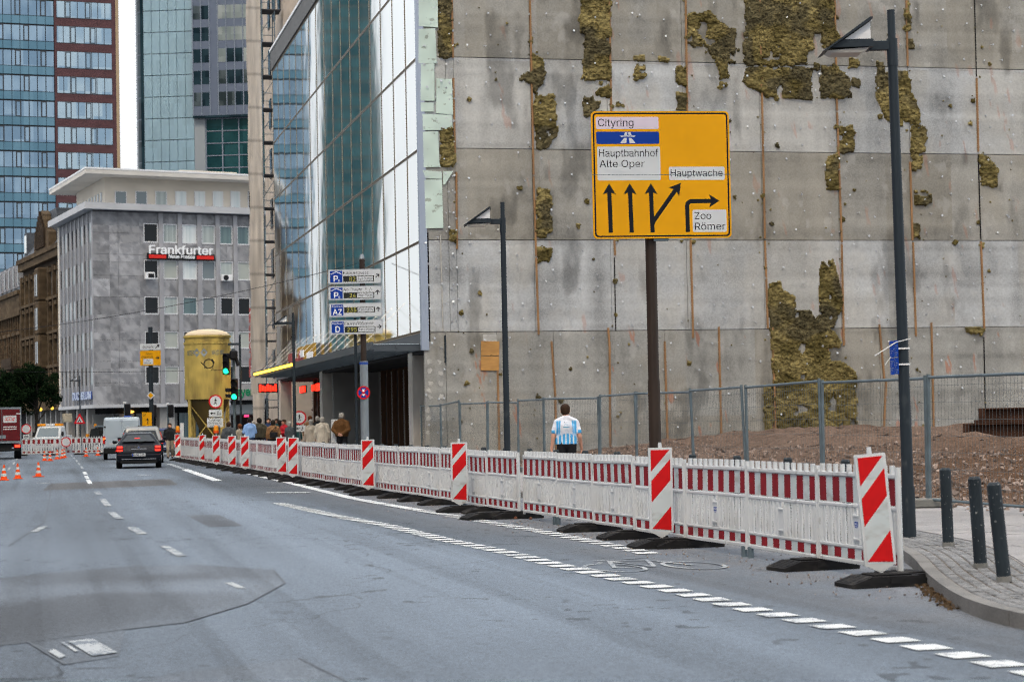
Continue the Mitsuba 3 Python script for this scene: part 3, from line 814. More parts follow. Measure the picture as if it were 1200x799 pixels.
# loose stones
pts_n = 20000
ss, qq = rng.uniform(-12, 44, pts_n), rng.uniform(0.15, 7.5, pts_n) ** 1.0
sx, sy = FL0[0] + FLD[0] * ss + FLN[0] * qq, FL0[1] + FLD[1] * ss + FLN[1] * qq
keep = ((sx + 3.09) * D[0] + (sy - 70) * D[1] < -0.2) & ((ss > 2.0) | (rng.random(pts_n) < 0.45))
sx, sy, ss, qq = sx[keep], sy[keep], ss[keep], qq[keep]
sz = site_z(sx, sy)
oc = np.array([[1, 0, 0], [-1, 0, 0], [0, 1, 0], [0, -1, 0], [0, 0, 1], [0, 0, -1]], float)
of = np.array([[0, 2, 4], [2, 1, 4], [1, 3, 4], [3, 0, 4], [2, 0, 5], [1, 2, 5], [3, 1, 5], [0, 3, 5]])
stones, big = MB(), []
for x, y, z in zip(sx, sy, sz):
    r = 0.016 + 0.058 * rng.random() ** 4
    R = trimesh.transformations.random_rotation_matrix(rng.random(3))[:3, :3]
    v = (oc * (1 + 0.4 * rng.normal(0, 1, (6, 1)))) * np.array([1, 0.8, 0.6]) * r
    stones.add(v @ R.T + [x, y, z + r * 0.3], of)
for k in range(420):
    s_, q_ = rng.uniform(-10, 40), rng.uniform(0.5, 9.0)
    x, y = FL0 + FLD * s_ + FLN * q_
    if (x + 3.09) * D[0] + (y - 70) * D[1] > -0.3:
        continue
    r = rng.uniform(0.05, 0.13)
    R = trimesh.transformations.random_rotation_matrix(rng.random(3))[:3, :3]
    v = (oc * (1 + 0.35 * rng.normal(0, 1, (6, 1)))) * np.array([1, 0.75, 0.5]) * r
    stones.add(v @ R.T + [x, y, float(site_z(x, y)) + r * 0.15], of)
single('rubble', stones, 'm_stone', 'loose pinkish stones and brick bits strewn over the heap', kind='stuff')
# grit and crumbs on the road beside the barriers
grit = MB()
for k in range(1500):
    s_, o_ = rng.uniform(-1.5, 24), rng.normal(-0.35, 0.45)
    p = bl(s_, o_)
    if o_ > 0.05 and s_ < 3:
        continue
    r = 0.004 + 0.014 * rng.random() ** 4
    R = trimesh.transformations.random_rotation_matrix(rng.random(3))[:3, :3]
    grit.add((oc * np.array([1, 0.8, 0.6]) * r) @ R.T + [p[0], p[1], r * 0.4 + 0.004], of)
single('grit', grit, 'm_stone', 'grit and crumbs scattered on the asphalt along the barriers', kind='stuff')
leaves = MB()
for k in range(300):
    s_ = rng.uniform(tt[7] + 0.6, tt[11] - 0.4)
    p = kerb_at(s_, -abs(rng.normal(0, 0.07)) - 0.01)
    r = rng.uniform(0.012, 0.03)
    R = trimesh.transformations.random_rotation_matrix(rng.random(3))[:3, :3]
    leaves.add((oc * np.array([1, 0.6, 0.12]) * r) @ R.T + [p[0], p[1], 0.012 + rng.random() * 0.02], of)
single('leaf_litter', leaves, 'm_leaf_litter', 'dry brown leaves gathered against the kerb', kind='stuff')

# ================================================================== the stripped concrete wall
CW = thing('concrete_wall_building', 'tall bare concrete party wall with torn insulation and wooden laths', 'building')
part(CW, 'core', MB().box(0.27, 46, 0.085, 14, 4.62, 24.5).box(3.2, 46, 0.085, 14, -0.2, 4.615).box(0.03, 3.19, 0.085, 0.30, -0.2, 4.615), 'm_concrete_plain', M=WF)
zj = [0.0] + [onto(640, v, WF)[1] for v in (388.2, 281.5, 175.2, 69.6)]
zj += [zj[-1] + 3.2, zj[-1] + 6.4, 24.5]
xu = [onto(u, 230, WF)[0] for u in (534, 624.5, 714, 803, 893, 982.5, 1068, 1148.5)]
xu = [0.0, 0.95] + xu
while xu[-1] < 44:
    xu.append(xu[-1] + 2.66)
xl = [0.0] + [onto(u, 450, WF)[0] for u in (523, 583, 649.5, 715.5, 780, 844, 908, 969, 1032, 1093, 1153.5)]
while xl[-1] < 44:
    xl.append(xl[-1] + 2.0)
row_mat = ['m_concrete_low', 'm_concrete_light', 'm_concrete_brown', 'm_concrete_light', 'm_concrete_brown', 'm_concrete_light', 'm_concrete_brown']
for r in range(7):
    xs = xl if r == 0 else xu
    for a, b in zip(xs[:-1], xs[1:]):
        o = rng.normal(0, 0.004)
        part(CW, 'panel', MB().cbox(a + 0.006, b - 0.006, o, 0.075 + o, zj[r] + 0.012, zj[r + 1] - 0.012, 0.008), row_mat[r], M=WF)


def wool_patch(px, depth=0.10, cell=0.045):
    P = Polygon([onto(u, v, WF) for u, v in px]).buffer(0)
    x0, z0, x1, z1 = P.bounds
    x0, z0, x1, z1 = x0 - 0.12, z0 - 0.12, x1 + 0.12, z1 + 0.12
    nx, nz = int((x1 - x0) / cell) + 2, int((z1 - z0) / cell) + 2
    gx, gz = x0 + np.arange(nx) * cell, z0 + np.arange(nz) * cell
    A, B = np.meshgrid(gx, gz, indexing='ij')
    p3 = np.stack([A, B, A * 0], -1)
    jx = A + (meshkit.fbm(p3 * 5.0, 3, 1) - 0.5) * 0.20
    jz = B + (meshkit.fbm(p3 * 5.0, 3, 2) - 0.5) * 0.24
    pts = shapely.points(jx, jz)
    inside = shapely.contains(P, pts)
    hole = meshkit.fbm(p3 * 1.7, 3, 3) > 0.74
    inside &= ~hole
    layer = np.floor(meshkit.fbm(p3 * np.array([0.9, 1.3, 1]), 3, 4) * 7) / 7
    h = depth * (0.45 + 0.75 * layer) + 0.12 * (meshkit.fbm(p3 * 5.5, 4, 6) - 0.38)
    h = np.where(inside, np.maximum(h, 0.02), 0.0)
    jit = rng.normal(0, cell * 0.16, (2,) + A.shape)
    v = np.stack([A + jit[0], -h, B + jit[1]], -1).reshape(-1, 3)
    i, j = np.meshgrid(np.arange(nx - 1), np.arange(nz - 1), indexing='ij')
    q = np.stack([i * nz + j, (i + 1) * nz + j, (i + 1) * nz + j + 1, i * nz + j + 1], -1).reshape(-1, 4)
    q = q[(h.reshape(-1)[q] > 0).any(1)]
    used = np.unique(q)
    re = np.full(len(v), -1)
    re[used] = np.arange(len(used))
    m = MB().add(v[used], np.vstack([re[q][:, [0, 1, 2]], re[q][:, [0, 2, 3]]]))
    ins = np.flatnonzero(inside.reshape(-1))
    for k in rng.choice(ins, max(3, len(ins) // 9)):                  # torn tufts standing off the surface
        c = v[k] + [0, -0.01, 0]
        a_, b_ = rng.normal(0, 1, 3), rng.normal(0, 1, 3)
        s1, s2 = rng.uniform(0.025, 0.075, 2)
        a_, b_ = a_ / np.linalg.norm(a_) * s1, b_ / np.linalg.norm(b_) * s2
        n_ = np.array([0, -rng.uniform(0.02, 0.07), 0])
        m.add([c - a_, c + b_, c + a_, c - b_, c + n_], [[0, 1, 4], [1, 2, 4], [2, 3, 4], [3, 0, 4]])
    return part(CW, 'insulation', m, 'm_wool', M=WF)


WOOL = [
    [(681, 0), (681, -12), (715, -12), (715, 94), (683, 94), (684, 60), (680, 30)],
    [(805, 17), (820, 16), (831, 12), (835, 20), (848, 27), (851, 32), (861, 33), (861, 75), (853, 75), (853, 103), (841, 103), (845, 91), (840, 75), (828, 59), (829, 55), (804, 52)],
    [(623, 61), (639, 75), (637, 96), (627, 111), (623, 99), (608, 93), (611, 89), (623, 83)],
    [(625, 112), (651, 112), (651, 133), (653, 160), (640, 176), (627, 173)],
    [(697, 108), (715, 99), (715, 113), (699, 113)], [(683, 116), (696, 115), (703, 124), (693, 136), (683, 136)], [(744, 76), (756, 76), (756, 93), (744, 95)], [(792, 79), (804, 77), (805, 129), (793, 129)],
    [(629, 221), (644, 223), (647, 237), (645, 253), (647, 272), (637, 280), (629, 277)], [(629, 287), (647, 293), (647, 303), (635, 307), (629, 307)],
    [(874, -12), (977, -12), (977, 35), (990, 48), (978, 57), (966, 57), (960, 38), (953, 40), (953, 60), (945, 62), (945, 76), (874, 77), (871, 60), (874, 30)],
    [(873, 79), (951, 80), (951, 117), (898, 115), (890, 108), (880, 104), (872, 96)],
    [(963, 79), (978, 77), (996, 93), (997, 115), (961, 115)],
    [(1027, 72), (1035, 73), (1037, 88), (1051, 83), (1064, 83), (1067, 107), (1077, 128), (1079, 148), (1064, 148), (1047, 147), (1040, 144), (1031, 123), (1027, 117)],
    [(1067, 149), (1085, 149), (1085, 179), (1068, 179)], [(1068, 180), (1080, 184), (1080, 197), (1069, 199)], [(983, 148), (1000, 148), (1000, 179), (983, 179)],
    [(971, 184), (983, 180), (983, 222), (972, 222), (966, 205)], [(1147, 180), (1158, 184), (1168, 200), (1168, 220), (1150, 217)], [(1071, 224), (1091, 225), (1091, 240), (1071, 240)], [(1069, 263), (1079, 264), (1078, 279), (1070, 280)],
    [(901, 328), (915, 331), (917, 341), (931, 347), (932, 365), (961, 365), (961, 305), (977, 305), (981, 325), (987, 344), (985, 365), (973, 384), (985, 397), (984, 407), (971, 407), (971, 421), (987, 425), (1003, 437), (1003, 514), (978, 514), (928, 516), (909, 502), (909, 480), (908, 448), (905, 420), (903, 382), (900, 360)],
    [(896, 452), (905, 450), (906, 508), (897, 508)], [(513, -12), (529, -12), (530, 67), (514, 67)], [(516, 151), (532, 150), (533, 197), (517, 195)], [(1061, 5), (1066, 0), (1066, 36), (1061, 36)], [(1062, 44), (1068, 44), (1071, 57), (1061, 57)],
    [(1131, 383), (1153, 386), (1152, 393), (1132, 391)], [(953, 74), (961, 76), (960, 83), (953, 82)], [(994, 69), (1007, 71), (1006, 78), (995, 79)], [(998, 92), (1008, 93), (1007, 104), (998, 102)], [(526, 268), (535, 268), (535, 284), (526, 282)], [(743, 66), (756, 66), (756, 72), (743, 71)], [(772, 67), (785, 68), (784, 73), (773, 73)]]
for w in WOOL:
    wool_patch(w)
bits = MB()
for k in range(270):
    r = int(rng.integers(0, 5))
    x, z = rng.uniform(0.9, 24), rng.uniform(0.9, 17.5)
    if rng.random() < 0.6:
        x = min(xu[2:12], key=lambda q: abs(q - x)) + rng.normal(0.06, 0.14)
    s_ = 0.022 + 0.075 * rng.random() ** 3
    m = trimesh.creation.icosphere(1, 1.0)
    v = m.vertices * (1 + 0.35 * rng.normal(0, 1, (len(m.vertices), 1))) * [s_, s_ * 0.7, s_]
    bits.add(v + [x, -0.03, z], m.faces)
part(CW, 'insulation_scrap', bits, 'm_wool', M=WF, kind='stuff')


def lath(u0, v0, u1, v1, w=0.062, mat='m_lath', d=0.05, name='lath'):
    (xa, za), (xb, zb) = onto(u0, v0, WF), onto(u1, v1, WF)
    w, y0, y1 = w / 2, -0.012 - d, -0.012
    v = np.array([[x + s_, y, z] for (x, z) in ((xa, za), (xb, zb)) for s_ in (-w, w) for y in (y0, y1)])
    h = trimesh.convex.convex_hull(v)
    part(CW, name, MB().mesh(h), mat, M=WF)


for l in ((620.5, -12, 625, 205), (625, 207, 628, 300), (628, 302, 631, 392), (713.5, -12, 716, 132), (719.5, 281, 720.6, 299), (803, -12, 805, 131), (809, 281, 812, 396), (889.5, -12, 892, 107), (892.5, 109, 896, 280), (896, 282, 899.5, 385),
          (977.5, -12, 980.5, 130), (980.6, 132, 983, 198), (983, 200, 986, 284), (986, 286, 988.5, 405), (1061.5, -12, 1063.2, 78), (1066, 190, 1069, 282), (1069.6, 284, 1073, 394), (1144, 92, 1146, 178), (1149, 283, 1153, 387),
          (712.3, 384, 714.5, 413), (714, 400, 715, 523), (646, 400, 650.5, 464), (650.5, 466, 652, 530), (778.6, 400, 782, 515), (842, 383, 845, 512), (905, 382, 908.6, 508), (968.6, 384, 970.5, 432), (1030, 380, 1036, 445), (1038, 446, 1035, 511), (1091, 378, 1094, 510), (583, 434, 585, 528), (529, -12, 530.5, 68), (531, 92, 533, 180), (534.5, 202, 535.4, 292)):
    lath(*l)
for l in ((719.8, 302, 721.5, 388), (1146, 182, 1149, 280), (1152.8, 395, 1154.5, 480), (1141.5, -12, 1144, 90), (805, 131, 809, 280)):
    lath(*l, w=0.035, mat='m_dark_void', d=0.02, name='joint_strip')
(xa, za), (xb, zb) = onto(563, 400, WF), onto(585, 434, WF)
zm = za + (zb - za) * 0.5
MP = WF @ trimesh.transformations.rotation_matrix(0.03, [0, 1, 0], [(xa + xb) / 2, 0, zm])
for lo, hi in ((zb, zm - 0.012), (zm + 0.012, za)):
    part(CW, 'plywood_board', MB().box(xa, xb, -0.05, -0.015, lo, hi), 'm_plywood', M=MP)
part(CW, 'repair_patch', MB().box(*[onto(u, 392, WF)[0] for u in (566, 582)], -0.012, -0.006, *[onto(570, v, WF)[1] for v in (401, 392)]), 'm_plaster', M=WF)
for b in ((490, -12, 513, 33), (491.5, 34, 511, 75), (492, 76, 508.5, 118.6), (509.5, 92.5, 530, 135), (493, 120, 507.5, 132), (494, 134, 530, 153.5), (494.5, 155, 514, 195), (495.5, 190.5, 514.6, 196), (496, 200, 518, 210), (496.5, 211, 518.5, 267.5)):
    x0, z1 = onto(b[0], b[1], WF)
    x1, z0 = onto(b[2], b[3], WF)
    sh = rng.normal(0, 0.025, 8)
    q = Polygon([(x0 + sh[0], z0 + sh[1]), (x1 + sh[2], z0 + sh[3]), (x1 + sh[4], z1 + sh[5]), (x0 + sh[6], z1 + sh[7])])
    part(CW, 'green_board', MB().prism(q, -0.075, -0.02), 'm_green_board', M=WF)
part(CW, 'green_board', MB().prism(Polygon([onto(u, v, WF) for u, v in ((519, 201), (530.5, 201), (521, 216.5), (519, 216.5))]), -0.075, -0.02), 'm_green_board', M=WF)
part(CW, 'bitumen_strip', MB().box(onto(498.5, 330, WF)[0], onto(503, 330, WF)[0], -0.03, -0.01, onto(500, 400, WF)[1], onto(500, 272, WF)[1]), 'm_black', M=WF)
part(CW, 'white_pipe', MB().tube((onto(518, 330, WF)[0], -0.03, onto(518, 388, WF)[1]), (onto(517, 330, WF)[0], -0.03, onto(517, 275, WF)[1]), 0.025, n=8), 'm_plaster', M=WF)
part(CW, 'dark_pipe', MB().tube((onto(520, 330, WF)[0], -0.04, onto(518, 425, WF)[1]), (onto(520, 330, WF)[0], -0.04, onto(517, 393, WF)[1]), 0.035, n=8), 'm_pole_dark', M=WF)
dab = MB()
for u, v in [(503, 424), (515, 424), (503, 434), (516, 437), (504, 449), (516, 450), (503, 458), (517, 465), (504, 466), (502, 480), (517, 480), (503, 490), (517, 490), (502, 507), (517, 507)]:
    x, z = onto(u, v, WF)
    t = np.linspace(0, 2 * math.pi, 11)[:-1]
    rr = 0.088 * (1 + 0.3 * rng.normal(0, 1, 10))
    dab.prism(Polygon(np.column_stack([x + rr * np.cos(t), z + rr * np.sin(t)])).buffer(0), -0.022, 0.0)
part(CW, 'plaster_dab', dab, 'm_plaster', M=WF, kind='stuff')
pins = MB()
for r in range(6):
    xs = xl if r == 0 else xu
    for a, b in zip(xs[:-1], xs[1:]):
        if a > 27:
            break
        for i in range(3):
            for j in range(5):
                if rng.random() < 0.14:
                    continue
                x = a + (b - a) * (i + 0.5 + rng.normal(0, 0.20)) / 3
                z = zj[r] + (zj[r + 1] - zj[r]) * (j + 0.5 + rng.normal(0, 0.17)) / 5
                if z < 0.7:
                    continue
                rr = rng.uniform(0.026, 0.046)
                ax = np.array([rng.normal(0, 0.35), -1, rng.normal(0, 0.35)])
                ax /= np.linalg.norm(ax)
                p0 = np.array([x, -0.005, z])
                ln = rng.uniform(0.03, 0.13)
                pins.tube(p0, p0 + ax * ln, 0.012, n=4)
                pins.tube(p0 + ax * ln, p0 + ax * (ln + 0.012), rr, n=7)
part(CW, 'anchor_pin', pins, 'm_washer', M=WF, kind='stuff')
# rusty steel on the heap, at the right
RB = thing('rusty_steel_stack', 'stack of rusty steel sheet piles lying on the rubble by the concrete wall', 'steel beams')
p0 = at(1135, 509, 56)
MR = frame([p0[0], p0[1], 0], E)
zb = p0[2] - 0.12


def ibeam(x0, x1, y, z, h, mat, nm):
    m = MB().box(x0, x1, y, y + 0.34, z, z + 0.035).box(x0, x1, y, y + 0.34, z + h - 0.035, z + h).box(x0, x1, y + 0.15, y + 0.18, z + 0.035, z + h - 0.035)
    for x in np.arange(x0 + 0.0, x1 - 0.03, 1.9):
        m.box(x, x + 0.05, y + 0.01, y + 0.33, z + 0.036, z + h - 0.036)
    part(RB, nm, m, mat, M=MR)


ibeam(0.0, 7.5, 0, zb, 0.42, 'm_rust', 'beam')
ibeam(0.55, 7.7, 0.42, zb + 0.02, 0.50, 'm_rust', 'beam')
ibeam(0.50, 7.6, 0.05, zb + 0.43, 0.42, 'm_rust', 'beam')

# ================================================================== the glass office building on the left of the wall
GB = thing('glass_office_building', 'office building with a mirroring curtain wall and steel canopy over its dark ground floor', 'building')
GL = 45.4
zt = [4.78] + [onto(488.5, v, WF)[1] for v in (282, 174, 66)]
zt += [zt[-1] + 3.24, 21.9]
part(GB, 'core', MB().box(-GL, -14.05, 0.25, 13.6, 4.6, 23.0), 'm_dark_void', M=GF)
nb = 17
bw_ = GL / nb
for r in range(len(zt) - 1):
    for k in range(nb):
        x1, x0 = -k * bw_ - 0.05, -(k + 1) * bw_ + 0.05
        if k == 0:
            x1 = -0.30
        t = rng.normal(0, 0.0012, 4)
        m = MB().add([(x0, t[0], zt[r] + 0.05), (x1, t[1], zt[r] + 0.05), (x1, t[2], zt[r + 1] - 0.05), (x0, t[3], zt[r + 1] - 0.05)], [[0, 1, 2], [0, 2, 3]])
        part(GB, 'pane', m, 'm_mirror_glass', M=GF)
for k in range(nb + 1):
    x = -k * bw_ if k else -0.27
    part(GB, 'mullion', MB().box(x - 0.022, x + 0.022, -0.022, 0.10, zt[0] - 0.1, zt[-1] + 0.05), 'm_mullion', M=GF)
for z in zt:
    part(GB, 'transom', MB().box(-GL, -0.30, -0.02, 0.08, z - 0.05, z - 0.02).box(-GL, -0.30, -0.02, 0.08, z + 0.02, z + 0.05).box(-GL, -0.30, 0.03, 0.07, z - 0.02, z + 0.02), 'm_mullion', M=GF)
part(GB, 'corner_trim', MB().box(-0.235, 0.07, -0.09, 0.16, 4.1, 23.3), 'm_trim_blue', M=GF)
part(GB, 'fascia', MB().box(-GL - 0.1, -0.24, -0.10, 0.24, zt[-1] + 0.06, 23.0), 'm_fascia', M=GF)
part(GB, 'parapet', MB().box(-GL - 0.1, -0.1, -0.16, 0.24, 23.0, 23.16).box(-GL - 0.1, -GL + 0.1, 0.24, 13.6, 4.6, 23.0), 'm_lamp_white', M=GF)
part(GB, 'beam', MB().box(-GL, -0.24, -0.05, 0.3, 4.12, 4.72), 'm_steel_dark', M=GF)
# ground floor
part(GB, 'back_wall', MB().box(-GL, -0.31, 2.6, 2.9, 0.1, 4.1), 'm_shop_panel', M=GF)
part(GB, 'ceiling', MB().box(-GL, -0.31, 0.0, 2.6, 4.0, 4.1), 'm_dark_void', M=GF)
for k, u in enumerate((488, 381.5, 332)):
    x = onto(u, 470, GF, 0.2)[0]
    part(GB, 'pier', MB().cbox(x - 0.42, x + 0.42, -0.02, 0.62, 0.1, 4.11, 0.02), 'm_pier', M=GF)
for x in np.arange(-1.5, -24.4, -1.55):
    part(GB, 'shop_window', MB().box(x - 1.42, x, 2.50, 2.53, 0.35, 3.9), 'm_shop_glass' if int(-x * 3) % 3 else 'm_shop_panel', M=GF)
    part(GB, 'window_frame', MB().box(x, x + 0.12, 2.30, 2.58, 0.1, 4.0), 'm_brown_frame', M=GF)
for x in np.arange(-26.5, -41.5, -1.7):
    part(GB, 'shop_window', MB().box(x - 1.5, x, 1.50, 1.53, 0.35, 3.9), 'm_shop_glass', M=GF)
    part(GB, 'window_frame', MB().box(x, x + 0.12, 1.36, 1.58, 0.1, 4.0).box(x - 1.5, x, 1.44, 1.56, 2.3, 2.42), 'm_brown_frame', M=GF)
part(GB, 'side_panel', MB().box(-25.9, -25.6, 0.4, 2.6, 0.1, 4.0), 'm_shop_panel', M=GF)
dx = -3.9
part(GB, 'door', MB().box(dx - 1.1, dx, 1.0, 1.06, 0.12, 3.1).box(dx - 1.1, dx - 1.0, 0.95, 1.12, 0.12, 3.9).box(dx - 0.1, dx, 0.95, 1.12, 0.12, 3.9).box(dx - 1.0, dx - 0.1, 0.96, 1.1, 3.0, 3.14), 'm_brown_frame', M=GF)
part(GB, 'side_panel', MB().box(-2.3, -2.0, 0.5, 2.4, 0.1, 4.0), 'm_shop_panel', M=GF)
# canopy with its tie rods
CN = f'{GB}__canopy'
cy = -1.75
cx0, cx1 = onto(300.5, 445.5, GF, cy)[0], -0.35
part(GB, 'canopy', MB().quad((cx0, cy, 4.35), (cx1, cy, 4.35), (cx1, -0.06, 4.35), (cx0, -0.06, 4.35)), 'm_canopy_glass', M=GF)
for k in range(19):
    x = cx1 - 0.1 - k * bw_
    if x < cx0 + 0.05:
        break
    part(CN, 'bracket', MB().box(x - 0.05, x + 0.05, cy, -0.06, 4.10, 4.335), 'm_steel_dark', M=GF)
part(CN, 'edge_beam', MB().box(cx0, cx1, cy - 0.09, cy - 0.005, 4.16, 4.44), 'm_steel_dark', M=GF)
part(CN, 'edge_beam', MB().box(cx0, cx1, -0.95, -0.88, 4.20, 4.33), 'm_steel_dark', M=GF)
for k in range(1, 19):
    x = cx1 - 0.1 - k * bw_
    if x < cx0 + 0.05:
        break
    part(CN, 'tie_rod', MB().tube((x, cy + 0.03, 4.42), (x + 0.0, -0.09, 5.95), 0.012, n=6), 'm_rod', M=GF)
YL = thing('yellow_light_strip', 'glowing yellow light strip along the far edge of the glass canopy', 'light strip')
xa = onto(343, 435, GF, cy - 0.12)[0]
lamp(YL, 'tube', MB().box(cx0 + 0.1, xa, cy - 0.15, cy - 0.095, 4.28, 4.39), (1.25, 0.66, 0.05), M=GF)
part(YL, 'holder', MB().box(cx0 + 0.05, xa + 0.1, cy - 0.195, cy - 0.095, 4.405, 4.45), 'm_steel_dark', M=GF)
RS = thing('red_neon_sign', 'glowing red shop sign under the far end of the canopy', 'sign')
q = onto(304, 459, GF, -1.0)[0]
q1 = onto(324.5, 459, GF, -1.0)[0]
for nm, u0, u1, v0, v1, yy in (('red_neon_sign', 303.5, 324.5, 450.5, 458.5, 113), ):
    a, b = at(u0, v0, yy), at(u1, v1, yy)
    sg = MB()
    w = b[0] - a[0]
    for i in range(7):
        x = a[0] + w * (i + 0.08) / 7
        sg.cbox(x, x + w / 7 * 0.9, yy - 0.08, yy, b[2] + 0.03 * (i % 2), a[2] - 0.06 * (i % 3), 0.03)
    lamp(RS, 'letters', sg, (0.95, 0.012, 0.004))
    part(RS, 'case', MB().box(a[0] - 0.05, b[0] + 0.05, yy + 0.005, yy + 0.14, b[2] - 0.06, a[2] + 0.05), 'm_dark_void')
for i, (u0, u1, v0, v1, lab) in enumerate(((352.5, 358.5, 453, 459.5, 'small red lit window sign, left one of those behind the shop front'), (366, 369.5, 451, 457.5, 'narrow red lit window sign in the middle behind the shop front'), (371, 375.5, 449.5, 457.5, 'red lit window sign beside the pale pier of the shop front'))):
    SG = thing('window_sign', lab, 'sign', None)
    x0, z1 = onto(u0, v0, GF, 1.35)
    x1, z0 = onto(u1, v1, GF, 1.35)
    lamp(SG, 'letters', MB().cbox(x0, x1, 1.28, 1.34, z0, z1, 0.02), (0.6, 0.012, 0.004), M=GF)
    part(SG, 'case', MB().box(x0 - 0.04, x1 + 0.04, 1.345, 1.40, z0 - 0.04, z1 + 0.04), 'm_dark_void', M=GF)
# letters standing on the canopy and a yellow panel behind them
CL = thing('canopy_letters', 'red and white lettering standing on the far part of the canopy', 'sign')
for i, (u0, u1, v0, v1, m) in enumerate(((338, 343, 415, 429, 'm_letter_pink'), (341, 345.5, 413, 424, 'm_letter_white'), (346, 349.5, 420, 428, 'm_letter_pink'), (350, 354.5, 411.5, 427, 'm_letter_pink'), (351.5, 355, 411, 418, 'm_letter_white'))):
    y = cy + 0.02 + 0.05 * (i % 2)
    x0, z1 = onto(u0, v0, GF, y)
    x1, z0 = onto(u1, v1, GF, y)
    part(CL, 'letter', MB().box(x0, x1, y, y + 0.045, max(z0, 4.45), z1).box(x0, x0 + (x1 - x0) * 0.3, y - 0.03, y - 0.002, max(z0, 4.45) + 0.1, z1 - 0.1), m, M=GF)
YP = thing('yellow_sign_board', 'yellow advertising board above the canopy in front of the glass', 'sign')
x0, z1 = onto(349, 408, GF, -0.35)
x1, z0 = onto(370.5, 420, GF, -0.35)
part(YP, 'board', MB().cbox(x0, x1, -0.40, -0.34, z0, z1, 0.01), 'm_dull_yellow', M=GF)
part(YP, 'emblem', MB().box(x1 - (x1 - x0) * 0.42, x1 - (x1 - x0) * 0.1, -0.43, -0.403, z0 + 0.06, z0 + (z1 - z0) * 0.5), 'm_letter_white', M=GF)
part(YP, 'bracket', MB().box(x0 + 0.3, x0 + 0.36, -0.34, -0.1, z0, z1).box(x1 - 0.36, x1 - 0.3, -0.34, -0.1, z0, z1), 'm_steel_dark', M=GF)

# ================================================================== the scaffolded house behind it
SH = thing('scaffolded_house', 'old house under repair behind the glass building, wrapped by scaffold', 'building')
part(SH, 'wall', MB().box(-66, -54.3, 1.75, 12, 0.1, 33), 'm_old_wall', M=GF)
for zf in np.arange(4.6, 30, 3.3):
    for x in (-56.2, -59.0, -62.0):
        part(SH, 'window', MB().box(x - 0.55, x + 0.55, 1.68, 1.74, zf, zf + 1.9), 'm_pane_dark', M=GF)
SF = thing('scaffold', 'steel tube scaffold with dark decks beside the glass facade', 'scaffold')
# end face seen between the netting and the glass building
xs0 = -54.2
ax0 = onto(309.5, 300, GF, -0.9)
sy0, sy1 = -0.02, 1.2
XN = -56.0
for yy in (sy0, -0.1, sy1):
    for x in (xs0 - 0.1, -55.5):
        part(SF, 'standard', MB().tube((x, yy, 0.1), (x, yy, 31), 0.032, n=6), 'm_galv', M=GF)
for k, z in enumerate(np.arange(2.6, 31, 2.06)):
    part(SF, 'deck', MB().box(-55.6, xs0, sy0 + 0.05, sy1 + 0.4, z, z + 0.07), 'm_deck', M=GF)
    part(SF, 'toeboard', MB().box(-55.6, xs0 - 0.02, sy0 + 0.0, sy0 + 0.04, z + 0.08, z + 0.24), 'm_redboard' if k % 3 == 0 else 'm_deck', M=GF)
    rr = MB()
    for h in (0.5, 1.0):
        rr.tube((xs0 - 0.1, sy0, z + h), (xs0 - 0.1, sy1, z + h), 0.024, n=5).tube((-55.6, sy0, z + h), (xs0, sy0, z + h), 0.024, n=5)
    rr.tube((xs0 - 0.12, sy0, z + 0.1), (xs0 - 0.12, sy1, z + 2.0), 0.022, n=5)
    part(SF, 'rail', rr, 'm_galv', M=GF)
# netting
u0, u1 = 292.5, 309
NT = thing('scaffold_netting', 'tall strip of beige dust netting hung on the scaffold end', 'netting')
yb = 122.1
gx, gz = np.linspace(0, 1, 9), np.linspace(0, 1, 60)
A, B = np.meshgrid(gx, gz, indexing='ij')
pl, pr = at(u0, 300, yb), at(u1, 300, yb)
wob = (meshkit.fbm(np.stack([A * 5, B * 22, A * 0], -1), 3, 3) - 0.5) * 0.22
zz = 3.4 + B * 28.5
xx = pl[0] + (pr[0] - pl[0]) * A + (meshkit.fbm(np.stack([A * 0, B * 14, A * 0], -1), 3, 8) - 0.5) * 0.16 * (1 - A)
nv = np.stack([xx, yb + wob + A * 0.22, zz], -1).reshape(-1, 3)
i, j = np.meshgrid(np.arange(8), np.arange(59), indexing='ij')
nq = np.stack([i * 60 + j, (i + 1) * 60 + j, (i + 1) * 60 + j + 1, i * 60 + j + 1], -1).reshape(-1, 4)
back = nv + [0.0, 0.03, 0]
part(NT, 'sheet', MB().add(nv, np.vstack([nq[:, [0, 1, 2]], nq[:, [0, 2, 3]]])).add(back, np.vstack([nq[:, [0, 2, 1]], nq[:, [0, 3, 2]]])), 'm_netting', smooth=True)
part(NT, 'pole', MB().tube((pr[0] + 0.03, yb + 0.25, 0.1), (pr[0] + 0.03, yb + 0.25, 31.5), 0.035, n=6).tube((pl[0] + 0.1, yb + 0.3, 0.1), (pl[0] + 0.1, yb + 0.3, 31.5), 0.035, n=6), 'm_galv')
part(NT, 'gathered_foot', MB().tube((pl[0] + 0.40, yb, 0.2), (pl[0] + 0.42, yb, 3.5), 0.33, 0.38, n=9), 'm_netting', smooth=True)
